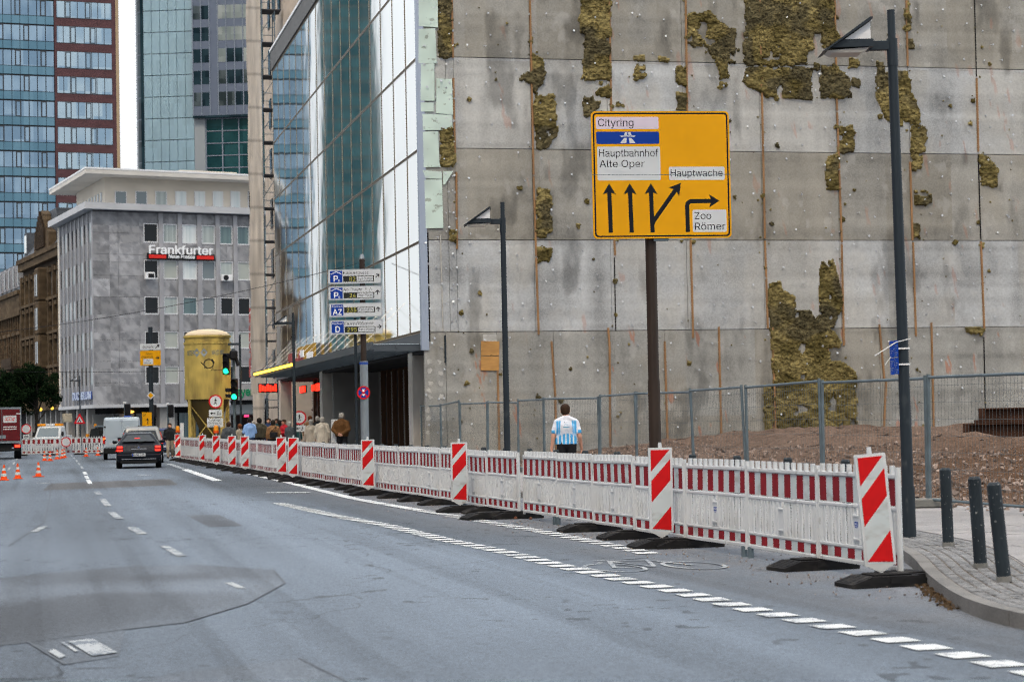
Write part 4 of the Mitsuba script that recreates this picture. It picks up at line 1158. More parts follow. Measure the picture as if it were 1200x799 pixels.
# vertical and green shop signs beyond
VS = thing('vertical_letter_sign', 'vertical row of red outline letters on the house behind the silo', 'sign')
yv = 150.0
for i, (ch, v) in enumerate((('M', 362), ('R', 374), ('O', 385.5), ('M', 396), ('C', 406.5), ('I', 417.5), ('L', 428), ('L', 438))):
    a = at(292.0, v + 4, yv)
    m = MB()
    put_text(m, ch, 0, 0, 0.62 if i else 0.3, 0.42, depth=0.05, bold=True)
    part(VS, 'letter', m, 'm_letter_pink', M=place(*a))
pa, pb = at(297.5, 355, yv + 0.1), at(297.5, 445, yv + 0.1)
part(VS, 'mast', MB().box(pa[0] - 0.05, pa[0] + 0.05, yv + 0.06, yv + 0.16, pb[2], pa[2]), 'm_steel_dark')
GS = thing('green_shop_sign', 'green shop lettering on a dark fascia right of the traffic lights', 'sign')
yg = 152.0
a = at(277, 463.5, yg)
m = MB()
put_text(m, 'ayer', 0, 0, 0.62, 1.30, depth=0.06, bold=True)
part(GS, 'letter', m, 'm_letter_green', M=place(*a))
part(GS, 'fascia', MB().box(a[0] - 1.6, a[0] + 2.2, yg + 0.02, yg + 0.2, a[2] - 0.35, a[2] + 0.85), 'm_stone_rib')
SB = thing('snack_shop', 'low dark shop front with orange lit lettering behind the crowd', 'shop')
ys = 151.0
b0, b1 = at(268, 520, ys), at(309, 470, ys)
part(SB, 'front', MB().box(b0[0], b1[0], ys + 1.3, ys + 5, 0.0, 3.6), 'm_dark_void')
part(SB, 'counter', MB().box(b0[0], b1[0], ys + 0.8, ys + 1.28, 0.0, 1.1), 'm_shop_panel')
part(SB, 'awning', MB().add([(b0[0], ys + 0.1, b1[2] - 0.9), (b1[0], ys + 0.1, b1[2] - 0.9), (b1[0], ys + 1.3, b1[2] - 0.2), (b0[0], ys + 1.3, b1[2] - 0.2), (b0[0], ys + 0.1, b1[2] - 1.0), (b1[0], ys + 0.1, b1[2] - 1.0), (b1[0], ys + 1.3, b1[2] - 0.3), (b0[0], ys + 1.3, b1[2] - 0.3)],
     [[0, 1, 2], [0, 2, 3], [4, 6, 5], [4, 7, 6], [0, 4, 5], [0, 5, 1], [1, 5, 6], [1, 6, 2], [3, 2, 6], [3, 6, 7], [0, 3, 7], [0, 7, 4]]), 'm_steel_dark')
o0, o1 = at(277, 484, ys + 0.9), at(290, 480.5, ys + 0.9)
for i in range(5):
    w = (o1[0] - o0[0]) / 5
    lamp(SB, 'lit_letter', MB().box(o0[0] + i * w, o0[0] + (i + 0.75) * w, ys + 0.9, ys + 0.98, o0[2], o1[2]), (0.5, 0.19, 0.01))
o0, o1 = at(286, 488.5, ys + 0.9), at(291.5, 485, ys + 0.9)
lamp(SB, 'lit_panel', MB().box(o0[0], o1[0], ys + 0.9, ys + 0.98, o0[2], o1[2]), (0.36, 0.02, 0.07))

# ================================================================== the grey stone corner building with the newspaper sign
FB = thing('stone_office_building', 'grey stone clad corner office block with cream set-back top floor', 'building')
yc = 190.0
C0 = at(108.5, 300, yc)
RF = frame([C0[0], C0[1], 0], (0.872, 0.49))                 # right face
LF = frame([C0[0], C0[1], 0], (0.398, -0.917))               # left face: x from -17 (far) to 0 (corner)
zl = onto(108.5, 247, RF)[1]
z0 = onto(108.5, 474, RF)[1]
RW = 31.0
LL = -onto(69.5, 380, LF)[0]
mass = Polygon([tuple((RF @ [x, y, 0, 1])[:2]) for x, y in ((0, 0.0), (RW, 0.0), (RW, 16))] + [tuple((LF @ [x, y, 0, 1])[:2]) for x, y in ((-LL, 8.0), (-LL, 0.0))])
inner = mass.buffer(-0.35, join_style=2)
part(FB, 'core', MB().slab(inner, z0 + 0.1, zl - 0.05), 'm_dark_void')
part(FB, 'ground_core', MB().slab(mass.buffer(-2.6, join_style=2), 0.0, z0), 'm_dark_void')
part(FB, 'soffit', MB().slab(mass.buffer(0.15, join_style=2), z0 - 0.32, z0 - 0.0), 'm_ledge')
part(FB, 'ledge', MB().slab(mass.buffer(0.9, join_style=2), zl + 0.1, zl + 0.72), 'm_ledge')
# right face: plain slabs near the corner
xw = [onto(u, 270, RF)[0] for u in (168, 190.7, 213, 235.8, 257, 277.5, 297)]
xw += [xw[-1] + 2.5, xw[-1] + 5.0]
px = np.linspace(0, xw[0], 3)
zr = np.linspace(z0, zl, 10)
for i in range(2):
    for r in range(9):
        part(FB, 'stone_slab', MB().box(px[i] + (0.012 if i else 0), px[i + 1] - 0.012, rng.normal(0, 0.004), 0.30, zr[r] + 0.012, zr[r + 1] - 0.012), 'm_stone_grey', M=RF)
rows = []
for vt, vb in ((262, 284.5), (304.5, 327), (347.5, 368.5), (388, 408.5), (429, 450)):
    rows.append((onto(180, vb, RF)[1], onto(180, vt, RF)[1]))
row_edges = [zl] + [(rows[i][0] + rows[i + 1][1]) / 2 for i in range(4)] + [z0]
kinds = ['m_pane_curtain', 'm_pane_blind', 'm_pane_white', 'm_pane_teal', 'm_pane_grey', 'm_pane_dark']
pick = {(0, 0): 5, (0, 1): 0, (0, 2): 2, (0, 3): 0, (0, 4): 3, (0, 5): 3, (1, 0): 5, (1, 1): 1, (1, 2): 2, (1, 3): 4, (1, 4): 0, (1, 5): 1, (2, 0): 5, (2, 1): 0, (2, 2): 3, (2, 3): 4, (2, 4): 5, (2, 5): 5, (3, 0): 5, (3, 1): 1, (3, 2): 5, (3, 3): 1, (3, 4): 0, (3, 5): 1, (4, 0): 5, (4, 1): 1}
for c in range(len(xw) - 1):
    xa, xb = xw[c], xw[c + 1]
    rib = (xb - xa) * 0.235
    part(FB, 'rib', MB().box(xb - rib, xb - 0.02, -0.18, 0.30, z0, zl), 'm_stone_rib', M=RF)
    for r, (zb, zt_) in enumerate(rows):
        sp_lo = zr[0] if r == 4 else rows[r + 1][1] + 0.05
        part(FB, 'stone_spandrel', MB().box(xa, xb - rib - 0.01, 0.02, 0.30, sp_lo, zb - 0.03), 'm_stone_grey', M=RF)
        if r == 0:
            part(FB, 'stone_spandrel', MB().box(xa, xb - rib - 0.01, 0.02, 0.30, zt_ + 0.03, zl), 'm_stone_grey', M=RF)
        W = part(FB, 'window', MB().box(xa + 0.02, xa + 0.10, 0.0, 0.2, zb, zt_).box(xb - rib - 0.11, xb - rib - 0.02, 0.0, 0.2, zb, zt_).box(xa + 0.10, xb - rib - 0.11, 0.0, 0.2, zb, zb + 0.12).box(xa + 0.10, xb - rib - 0.11, 0.0, 0.2, zt_ - 0.08, zt_), 'm_alu', M=RF)
        kd = kinds[pick.get((r, c), int(rng.integers(0, 6)))]
        part(W, 'pane', MB().quad((xa + 0.1, 0.13, zb + 0.12), (xb - rib - 0.11, 0.13, zb + 0.12), (xb - rib - 0.11, 0.13, zt_ - 0.08), (xa + 0.1, 0.13, zt_ - 0.08)), kd, M=RF)
# left face: narrow ribs and windows
ne = 8
for r in range(5):
    zb, zt_ = rows[r]
    part(FB, 'side_spandrel', MB().box(-LL, -0.05, 0.03, 0.32, rows[r + 1][1] if r < 4 else z0, zb), 'm_stone_panel', M=LF)
    if r == 0:
        part(FB, 'side_spandrel', MB().box(-LL, -0.05, 0.03, 0.32, zt_, zl), 'm_stone_panel', M=LF)
    for k in range(ne):
        xa = -LL + 0.7 + k * (LL - 1.0) / ne
        part(FB, 'side_window', MB().quad((xa + 0.35, 0.05, zb), (xa + (LL - 1.0) / ne - 0.02, 0.05, zb), (xa + (LL - 1.0) / ne - 0.02, 0.05, zt_), (xa + 0.35, 0.05, zt_)), ('m_pane_dark', 'm_pane_grey')[int(rng.random() < 0.45)], M=LF)
for k in range(ne + 1):
    xa = -LL + 0.7 + k * (LL - 1.0) / ne
    part(FB, 'rib', MB().box(xa, xa + 0.34, -0.06, 0.028, z0, zl), 'm_stone_rib', M=LF)
part(FB, 'rib', MB().box(-LL, -LL + 0.62, -0.08, 0.028, z0, zl), 'm_cream', M=LF)
# set-back top floor
top = mass.buffer(-1.6, join_style=2)
zp0, zp1 = zl + 0.75, onto(120, 209, RF, 1.6)[1]
part(FB, 'attic', MB().slab(top, zp0 - 0.05, zp1 + 0.11), 'm_cream')
part(FB, 'roof', MB().slab(mass.buffer(0.75, join_style=2), zp1 + 0.12, zp1 + 0.55), 'm_roof_slab')
part(f'{FB}__roof', 'edge', MB().slab(mass.buffer(0.80, join_style=2).difference(mass.buffer(0.55, join_style=2)), zp1 + 0.56, zp1 + 0.72), 'm_lamp_white')
part(f'{FB}__roof', 'plant_room', MB().box(6, 16, 4, 10, zp1 + 0.55, zp1 + 1.05).box(10, 16, 3, 6, zp1 + 0.55, zp1 + 1.35), 'm_cream', M=RF)
for u0, u1, k in ((134.3, 148, 'm_pane_grey'), (158.4, 172, 'm_pane_grey'), (181.7, 195.3, 'm_pane_curtain'), (205, 218, 'm_pane_white'), (227.6, 240, 'm_pane_white'), (249, 261, 'm_pane_white'), (269.8, 281, 'm_pane_white'), (290, 300, 'm_pane_dark')):
    xa, zt_ = onto(u0, 224, RF, 1.6)
    xb = onto(u1, 224, RF, 1.6)[0]
    zb = zp0 + 0.02
    W = part(FB, 'attic_window', MB().box(xa, xb, 1.50, 1.598, zb, zt_), 'm_alu', M=RF)
    part(W, 'pane', MB().quad((xa + 0.07, 1.49, zb + 0.06), (xb - 0.07, 1.49, zb + 0.06), (xb - 0.07, 1.49, zt_ - 0.06), (xa + 0.07, 1.49, zt_ - 0.06)), k, M=RF)
zt_at = onto(134, 224, RF, 1.6)[1]
for k in range(9):
    xa = -LL + 1.9 + k * (LL - 4.2) / 9
    part(FB, 'attic_window', MB().box(xa, xa + 0.75, 1.55, 1.598, zp0 + 0.05, zt_at), 'm_pane_grey', M=LF)
# air conditioners
for u0, u1, v0, v1, lab in ((169.5, 180.5, 319, 327.5, 'white air conditioner box under the first window row left'), (259, 271, 322, 329.5, 'white air conditioner with round fan on the grey facade')):
    AC = thing('air_conditioner', lab, 'air conditioner')
    xa, zt_ = onto(u0, v0, RF, -0.3)
    xb, zb = onto(u1, v1, RF, -0.3)
    part(AC, 'case', MB().cbox(xa, xb, -0.62, -0.20, zb, zt_, 0.03), 'm_lamp_white', M=RF)
    xm = xa + (xb - xa) * (0.62 if u0 < 200 else 0.38)
    part(AC, 'fan', MB().tube((xm, -0.66, (zb + zt_) / 2), (xm, -0.625, (zb + zt_) / 2), 0.27, n=14) if u0 > 200 else MB().box(xm - 0.32, xm + 0.25, -0.66, -0.625, zb + 0.15, zt_ - 0.15), 'm_dark_void', M=RF)
# newspaper sign
NS = thing('newspaper_sign', 'white newspaper name lettering over red bars on the grey facade', 'sign')
xa, zb = onto(174.5, 297, RF, -0.35)
xb = onto(249.5, 298, RF, -0.35)[0]
m = MB()
put_text(m, 'Frankfurter', xa, zb, 0.80, xb - xa, y=-0.35, bold=True, depth=0.12)
part(NS, 'letters', m, 'm_letter_white', M=RF, label='white lettering reading Frankfurter')
xr1, zr0 = onto(194.5, 302.8, RF, -0.35)
xr2 = onto(230.5, 303.5, RF, -0.35)[0]
part(NS, 'red_bar', MB().box(xa, xr1, -0.45, -0.33, zr0 - 0.02, zr0 + 0.33), 'm_letter_red', M=RF)
part(NS, 'red_bar', MB().box(xr2, xb + 0.05, -0.45, -0.33, zr0 - 0.02, zr0 + 0.33), 'm_letter_red', M=RF)
m = MB()
put_text(m, 'Neue Presse', xr1 + 0.25, zr0 + 0.02, 0.36, xr2 - xr1 - 0.45, y=-0.35, bold=True, depth=0.1)
part(NS, 'letters', m, 'm_letter_white', M=RF, label='white lettering reading Neue Presse')
part(NS, 'backing', MB().box(xa - 0.15, xb + 0.2, -0.325, -0.185, zr0 - 0.12, zb + 0.05), 'm_dark_void', M=RF)
LS = thing('shop_letter_sign', 'blue and white shop letters on the side face above the corner soffit', 'sign')
xa, zb = onto(88.5, 468.8, LF, -0.25)
xb, zt_ = onto(110, 460, LF, -0.25)
m, m2 = MB(), MB()
put_text(m, 'DUCHBLUM', -9.2, zb, 0.72, 8.9, y=-0.25, bold=True, depth=0.05)
part(LS, 'letters', m, 'm_letter_pale', M=LF)
put_text(m2, 'DUCHBLUM', -9.2, zb, 0.72, 8.9, y=-0.15, bold=True, depth=0.095)
part(LS, 'letter_side', m2, 'm_letter_blue', M=LF)
# ground floor: columns, lit shop windows
for x in (7.5, 14.0, 20.5, 27):
    part(FB, 'column', MB().box(x - 0.75, x + 0.75, 0.7, 1.9, 0, z0 - 0.33), 'm_stone_side', M=RF)
for x in (-15.5, -10.5, -5.5):
    part(FB, 'column', MB().box(x - 0.45, x + 0.45, 0.4, 1.1, 0, z0 - 0.33), 'm_stone_side', M=LF)
for x in np.arange(0.5, 28, 2.2):
    part(FB, 'shop_window', MB().box(x, x + 2.0, 2.3, 2.36, 0.4, 2.9), ('m_shop_glass', 'm_pane_teal', 'm_shop_panel')[int(rng.integers(0, 3))], M=RF)
for x in np.arange(-16.5, -2, 2.4):
    part(FB, 'shop_window', MB().box(x, x + 2.2, 2.3, 2.36, 0.4, 2.9), ('m_shop_glass', 'm_pane_grey', 'm_shop_panel')[int(rng.integers(0, 3))], M=LF)
aw = at(79.5, 489, 196)
part(FB, 'awning', MB().add([(-.45, 0, -0.45), (.45, 0, -0.45), (.45, 0.8, 0.4), (-.45, 0.8, 0.4), (-.45, 0.8, -0.45), (.45, 0.8, -0.45)], [[0, 1, 2], [0, 2, 3], [0, 3, 4], [1, 5, 2], [0, 4, 5], [0, 5, 1], [4, 3, 2], [4, 2, 5]]), 'm_shop_awning', M=place(aw[0], aw[1], aw[2], 0.3))

# ================================================================== old sandstone house with gable, and its neighbour
SL = frame([*(LF @ [-LL, 0.6, 0, 1])[:2], 0], (0.398, -0.917))
SS = thing('sandstone_house', 'dark weathered sandstone house with ornate gable beside the stone office block', 'building')
SW = -onto(24.5, 380, SL)[0]
ze = onto(46, 296, SL)[1]
zg = onto(50, 250, SL)[1]
part(SS, 'wall', MB().box(-SW, -0.02, 0.32, 12, 3.6, ze), 'm_sandstone_dark', M=SL)
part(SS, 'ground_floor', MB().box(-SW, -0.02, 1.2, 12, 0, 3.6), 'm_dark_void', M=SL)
part(SS, 'cornice', MB().box(-SW, -0.02, -0.5, 0.3, ze - 0.5, ze).box(-SW, -0.02, -0.3, 0.3, ze - 1.3, ze - 0.52).box(-SW, -0.02, -0.3, 0.3, 3.6, 4.5), 'm_sandstone', M=SL)
gx = -SW * 0.42
gp = Polygon([(gx - 4.4, ze), (gx - 4.2, ze + 1.6), (gx - 3.2, ze + 2.0), (gx - 2.8, zg - 2.6), (gx - 1.7, zg - 1.6), (gx - 1.2, zg - 0.3), (gx, zg + 0.2), (gx + 1.2, zg - 0.3), (gx + 1.7, zg - 1.6), (gx + 2.8, zg - 2.6), (gx + 3.2, ze + 2.0), (gx + 4.2, ze + 1.6), (gx + 4.4, ze)])
part(SS, 'gable', MB().prism(gp, -0.35, 0.5), 'm_sandstone', M=SL)
for k in range(9):
    part(f'{SS}__gable', 'relief', MB().box(gx - 2.6 + k * 0.6, gx - 2.3 + k * 0.6, -0.6, -0.352, ze + 0.2, ze + 2.2 + 0.5 * (4 - abs(k - 4))), 'm_sandstone_dark', M=SL)
rf = MB()
for a, b in ((-SW, gx - 4.4), (gx + 4.4, -0.02)):
    rf.add([(a, 0, ze + 0.05), (b, 0, ze + 0.05), (b, 3.4, ze + 4.6), (a, 3.4, ze + 4.6), (a, 12, ze + 4.6), (b, 12, ze + 4.6), (a, 12, ze + .05), (b, 12, ze + .05)], [[0, 1, 2], [0, 2, 3], [3, 2, 5], [3, 5, 4], [0, 3, 4], [0, 4, 6], [1, 7, 5], [1, 5, 2]])
rf.box(gx - 4.4, gx + 4.4, 0.52, 11, ze, ze + 4.2)
part(SS, 'roof', rf, 'm_slate', M=SL)
for a in (-SW + 1.2, -2.2):
    DM = part(f'{SS}__roof', 'dormer', MB().box(a, a + 1.6, 0.3, 3.0, ze + 0.6, ze + 3.1), 'm_slate', M=SL)
    part(f'{SS}__roof', 'dormer_pane', MB().box(a + 0.15, a + 1.45, 0.24, 0.295, ze + 0.8, ze + 2.8), 'm_pane_white', M=SL)
nfl = 4
for fl in range(nfl):
    zb = 5.0 + fl * (ze - 6.4) / nfl
    h = (ze - 6.4) / nfl
    part(SS, 'string_course', MB().box(-SW, -0.02, -0.18, 0.30, zb - 0.55, zb - 0.25), 'm_sandstone', M=SL)
    for k in range(9):
        xa = -SW + 0.7 + k * (SW - 1.2) / 9
        if fl < nfl - 0 and abs(xa + 0.9 - gx) < 1.0 and fl > 0:
            part(SS, 'oriel', MB().cbox(xa - 0.3, xa + 2.0, -1.0, 0.30, zb - 0.5, zb + h - 0.6, 0.12), 'm_sandstone', M=SL)
            part(SS, 'oriel_pane', MB().box(xa + 0.1, xa + 0.7, -1.04, -1.005, zb, zb + h - 1.3), 'm_pane_dark', M=SL)
            part(SS, 'oriel_pane', MB().box(xa + 1.0, xa + 1.6, -1.04, -1.005, zb, zb + h - 1.3), 'm_pane_grey', M=SL)
            continue
        part(SS, 'window', MB().box(xa + 0.35, xa + 1.25, 0.24, 0.315, zb, zb + h - 1.2), ('m_pane_dark', 'm_pane_dark', 'm_pane_grey')[int(rng.integers(0, 3))], M=SL)
        part(SS, 'pilaster', MB().box(xa - 0.22, xa + 0.28, -0.15, 0.318, zb - 0.24, zb + h - 0.56), 'm_sandstone', M=SL)
        part(SS, 'lintel', MB().box(xa + 0.3, xa + 1.4, -0.05, 0.318, zb + h - 1.2, zb + h - 0.75), 'm_sandstone', M=SL)
for x in np.arange(-SW + 0.5, -1, 3.0):
    part(SS, 'shop_pier', MB().box(x, x + 0.5, 0.4, 1.2, 0, 3.6), 'm_stone_side', M=SL)
for k, (u, v) in enumerate(((46, 480), (60, 479), (44, 483))):
    pass
NL = frame([*(SL @ [-SW, 0.2, 0, 1])[:2], 0], (0.398, -0.917))
NH = thing('brick_town_house', 'red brick and sandstone town house with slate mansard at the left edge', 'building')
NWD = 24.0
zn = onto(12, 345, NL)[1]
part(NH, 'wall', MB().box(-NWD, -0.02, 0.3, 12, 3.4, zn), 'm_brick_red', M=NL)
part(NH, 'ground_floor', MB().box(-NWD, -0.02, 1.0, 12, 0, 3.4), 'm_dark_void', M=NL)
part(NH, 'cornice', MB().box(-NWD, -0.02, -0.6, 0.3, zn - 0.5, zn).box(-NWD, -0.02, -0.35, 0.3, zn - 2.9, zn - 0.52).box(-NWD, -0.02, -0.2, 0.3, 3.4, 4.2), 'm_sandstone', M=NL)
part(NH, 'roof', MB().add([(-NWD, 0, zn + 0.02), (0, 0, zn + 0.02), (0, 1.4, zn + 3.9), (-NWD, 1.4, zn + 3.9), (-NWD, 12, zn + 3.9), (0, 12, zn + 3.9), (0, 12, zn), (-NWD, 12, zn)], [[0, 1, 2], [0, 2, 3], [3, 2, 5], [3, 5, 4], [1, 6, 5], [1, 5, 2], [0, 3, 4], [0, 4, 7]]), 'm_slate', M=NL)
for k in range(7):
    xa = -1.6 - k * 3.2
    part(f'{NH}__roof', 'dormer', MB().box(xa - 1.1, xa + 0.1, -0.1, 1.6, zn + 0.5, zn + 3.1), 'm_stone_rib', M=NL)
    part(f'{NH}__roof', 'dormer_pane', MB().box(xa - 1.0, xa, -0.16, -0.105, zn + 0.7, zn + 2.8), 'm_pane_dark', M=NL)
    for zb, hh in ((5.0, 3.0), (9.6, 2.8), (13.2, 1.5)):
        if zb + hh > zn - 0.6:
            continue
        part(NH, 'window', MB().box(xa - 1.1, xa, 0.22, 0.295, zb, zb + hh), ('m_pane_dark', 'm_pane_grey')[k % 2], M=NL)
        part(NH, 'surround', MB().box(xa - 1.5, xa - 1.12, -0.12, 0.296, zb - 0.3, zb + hh + 0.2).box(xa + 0.02, xa + 0.4, -0.12, 0.296, zb - 0.3, zb + hh + 0.2).box(xa - 1.7, xa + 0.6, -0.25, 0.296, zb + hh + 0.22, zb + hh + 0.6), 'm_sandstone', M=NL)
        if zb < 6:
            part(NH, 'pediment', MB().prism(Polygon([(xa - 1.8, zb + hh + 0.62), (xa + 0.7, zb + hh + 0.62), (xa - 0.55, zb + hh + 1.6)]), -0.3, 0.25), 'm_sandstone', M=NL)
part(NH, 'balcony', MB().box(-8, -1.0, -1.2, 0.3, 8.6, 8.95).box(-8, -1.0, -1.25, -1.1, 8.96, 9.9), 'm_sandstone_dark', M=NL)

# ================================================================== blue glass tower with dark red flank
BT = thing('blue_glass_tower', 'tall blue glass office tower with a dark red flank on its right', 'tower')
yt = 270.0
tc = at(64, 120, yt)                                          # seam between glass and red part
TF = frame([tc[0], tc[1], 0], (0.94, 0.34))
xl_ = onto(-46, 200, TF)[0]
xr_ = onto(136, 120, TF)[0]
hs = 3.46
zref = onto(64, 30.0, TF)[1]
nb0 = int(zref // hs) + 3
zb0 = zref - hs * int(zref // hs)
TOP = zb0 + hs * (nb0 + 6)
part(BT, 'core', MB().box(xl_, xr_ - 0.02, 0.3, 24, 0, TOP), 'm_blue_frame', M=TF)
lo = int((onto(64, 300, TF)[1] - zb0) // hs)
npn = int(round(-xl_ / 1.17))
pw = -xl_ / npn
import collections
for r in range(lo, nb0 + 1):
    z = zb0 + r * hs
    for k in range(npn):
        x1 = -k * pw
        x0 = x1 - pw
        p_ = MB().quad((x0 + 0.06, 0, z + 1.22), (x1 - 0.06, 0, z + 1.22), (x1 - 0.06, 0, z + 3.28), (x0 + 0.06, 0, z + 3.28))
        if r >= lo and k < npn - 8 and r % 1 == 0:
            part(BT, 'pane', p_, 'm_blue_pane', M=TF)
        else:
            part(BT, 'pane', p_, 'm_blue_pane', M=TF)
    sp = MB()
    for k in range(npn):
        x1 = -k * pw
        sp.quad((x1 - pw + 0.03, 0, z + 0.05), (x1 - 0.03, 0, z + 0.05), (x1 - 0.03, 0, z + 1.14), (x1 - pw + 0.03, 0, z + 1.14))
    part(BT, 'spandrel', sp, 'm_blue_spandrel', M=TF)
    off = 3 if r % 2 else 1
    for k in range(off, npn, 3):
        x1 = -k * pw + 0.1
        w_ = 0.80
        part(BT, 'vent_window', MB().box(x1 - w_, x1 - w_ + 0.17, -0.06, -0.01, z + 1.16, z + 3.36).box(x1 - 0.17, x1, -0.06, -0.01, z + 1.16, z + 3.36).box(x1 - w_ + 0.17, x1 - 0.17, -0.06, -0.01, z + 3.18, z + 3.36).box(x1 - w_ + 0.17, x1 - 0.17, -0.06, -0.01, z + 1.16, z + 1.3), 'm_blue_frame', M=TF)
# upper and lower storeys out of the frame, in one sheet each
rest = MB()
for z0_, z1_ in ((0.5, zb0 + lo * hs - 0.1), (zb0 + (nb0 + 1) * hs, TOP)):
    rest.quad((xl_, 0, z0_), (-0.05, 0, z0_), (-0.05, 0, z1_), (xl_, 0, z1_))
part(BT, 'outer_glazing', rest, 'm_blue_pane', M=TF)
sd = MB().quad((xl_ - 0.01, 24, 0.5), (xl_ - 0.01, 0.3, 0.5), (xl_ - 0.01, 0.3, TOP), (xl_ - 0.01, 24, TOP))
part(BT, 'side_glazing', sd, 'm_blue_pane', M=TF)
part(BT, 'red_flank', MB().box(0.05, xr_, -0.25, 0.29, 0, TOP), 'm_red_panel', M=TF)
part(BT, 'edge_strip', MB().box(xr_ + 0.01, xr_ + 0.45, -0.25, 24, 0, TOP), 'm_tower_edge', M=TF)
xs_ = [onto(u, 120, TF)[0] for u in (66.8, 131.5)]
zs_ = onto(100, 3.2, TF)[1]
zs0 = zs_ - hs * int(zs_ // hs)
for r in range(int((onto(100, 250, TF)[1] - zs0) // hs), int(zs_ // hs) + 1):
    zt_ = zs0 + r * hs
    zb = zt_ - 2.35
    W = part(BT, 'window_band', MB().box(xs_[0], xs_[1], -0.30, -0.255, zb, zt_), 'm_blue_frame', M=TF)
    cuts = np.array([0, 0.15, 0.25, 0.38, 0.52, 0.63, 0.75, 0.88, 1.0]) if r % 2 else np.array([0, 0.12, 0.24, 0.34, 0.50, 0.60, 0.72, 0.86, 1.0])
    for a, b in zip(cuts[:-1], cuts[1:]):
        part(W, 'pane', MB().quad((xs_[0] + (xs_[1] - xs_[0]) * a + 0.05, -0.31, zb + 0.07), (xs_[0] + (xs_[1] - xs_[0]) * b - 0.05, -0.31, zb + 0.07), (xs_[0] + (xs_[1] - xs_[0]) * b - 0.05, -0.31, zt_ - 0.07), (xs_[0] + (xs_[1] - xs_[0]) * a + 0.05, -0.31, zt_ - 0.07)), 'm_strip_pane', M=TF)
    for a in ((0.16, 0.52) if r % 2 else (0.25, 0.61)):
        x0 = xs_[0] + (xs_[1] - xs_[0]) * a
        part(W, 'vent_frame', MB().box(x0, x0 + 0.1, -0.36, -0.315, zb + 0.1, zt_ - 0.1).box(x0 + 0.58, x0 + 0.68, -0.36, -0.315, zb + 0.1, zt_ - 0.1).box(x0 + 0.1, x0 + 0.58, -0.36, -0.315, zt_ - 0.2, zt_ - 0.1).box(x0 + 0.1, x0 + 0.58, -0.36, -0.315, zb + 0.1, zb + 0.2), 'm_blue_frame', M=TF)

# ================================================================== second tower, pale blue panels
ST = thing('panel_clad_tower', 'tall tower with pale blue panels and dark glass behind the stone office block', 'tower')
y2 = 330.0
c2 = at(168.5, 100, y2)
PF = frame([c2[0], c2[1], 0], (0.993, -0.09))


def px2(u):
    return onto(u, 100, PF)[0]


xp0, xp1, xe = px2(168.5), px2(227), px2(300)
h2 = onto(190, 88.5, PF)[1] - onto(190, 113.8, PF)[1]
zq = onto(190, 88.5, PF)[1]
TOP2 = zq + 8 * h2
zlo = onto(190, 215, PF)[1]
part(ST, 'core', MB().box(xp0, xe + 8, 0.4, 26, 0, TOP2), 'm_t2_dark', M=PF)
cols = np.linspace(xp0, xp1, 7)
r0 = int(math.floor((zlo - zq) / h2))
for r in range(r0, 5):
    for a, b in zip(cols[:-1], cols[1:]):
        for hh in range(1):
            part(ST, 'panel', MB().box(a + 0.035, b - 0.035, 0.0, 0.38, zq + r * h2 + 0.06, zq + (r + 1) * h2 - 0.06), 'm_t2_panel', M=PF)
part(ST, 'upper_panel', MB().box(xp0, xp1, 0.0, 0.38, zq + 5 * h2, TOP2).box(xp0, xp1, 0.0, 0.38, 0, zq + r0 * h2), 'm_t2_panel', M=PF)
# rounded dark glass edge on the left
uedge = 151.0
wl = xp0 - px2(uedge)
t = np.linspace(0, math.pi / 2, 8)
xs_, ys_ = xp0 - 0.1 - wl * np.sin(t), 0.2 + 7.0 * (1 - np.cos(t))
for r in range(r0 - 0, 5):
    for k in range(7):
        z0_, z1_ = zq + r * h2 + 0.10, zq + (r + 1) * h2 - 0.10
        part(ST, 'curved_pane', MB().quad((xs_[k + 1], ys_[k + 1], z0_), (xs_[k], ys_[k], z0_), (xs_[k], ys_[k], z1_), (xs_[k + 1], ys_[k + 1], z1_)), 'm_t2_dark' if k < 6 else 'm_t2_pane_light', M=PF)
cc = MB()
for k in range(7):
    cc.quad((xs_[k + 1], ys_[k + 1] + .15, 0), (xs_[k], ys_[k] + .15, 0), (xs_[k], ys_[k] + .15, TOP2), (xs_[k + 1], ys_[k + 1] + .15, TOP2))
part(ST, 'curved_frame', cc, 'm_t2_fin', M=PF)
part(ST, 'corner_fin', MB().box(xp0 - 0.45, xp0 - 0.02, -0.12, 0.4, 0, TOP2), 'm_t2_dark', M=PF)
# right part: window bands above, big dark glazing below
zbot = onto(260, 136, PF)[1]
part(ST, 'wing', MB().box(xp1 + 0.02, xe + 8, -0.9, 0.39, zbot, TOP2), 'm_t2_spandrel', M=PF)
zw = onto(260, 33, PF)[1]
nr0 = int(math.floor((zbot - (zw - 2.3)) / h2))
cw = np.linspace(xp1 + 0.15, xe + 8, 14)
for r in range(-4, 2):
    zb, zt_ = zw - 2.25 + r * h2, zw + r * h2
    if zb < zbot:
        continue
    for k, (a, b) in enumerate(zip(cw[:-1], cw[1:])):
        if k == 2:
            continue
        part(ST, 'window', MB().box(a + 0.1, b - 0.1, -0.95, -0.905, zb, zt_), 'm_t2_pane_light' if (r > -2 and k > 2 and rng.random() < (0.8 if r > -1 else 0.35)) else ('m_t2_pane', 'm_t2_dark')[int(rng.random() < 0.6)], M=PF)
for a in cw:
    part(ST, 'fin', MB().box(a - 0.07, a + 0.07, -1.05, -0.955, zbot, TOP2), 'm_t2_fin', M=PF)
part(ST, 'soffit', MB().box(xp1 + 0.02, xe + 8, -1.0, 0.39, zbot - 0.35, zbot - 0.01), 'm_t2_dark', M=PF)
xq = px2(239.5)
part(ST, 'inset_wall', MB().box(xp1 + 0.02, xq, 0.0, 0.39, 0, zbot - 0.36), 'm_t2_soffit', M=PF)
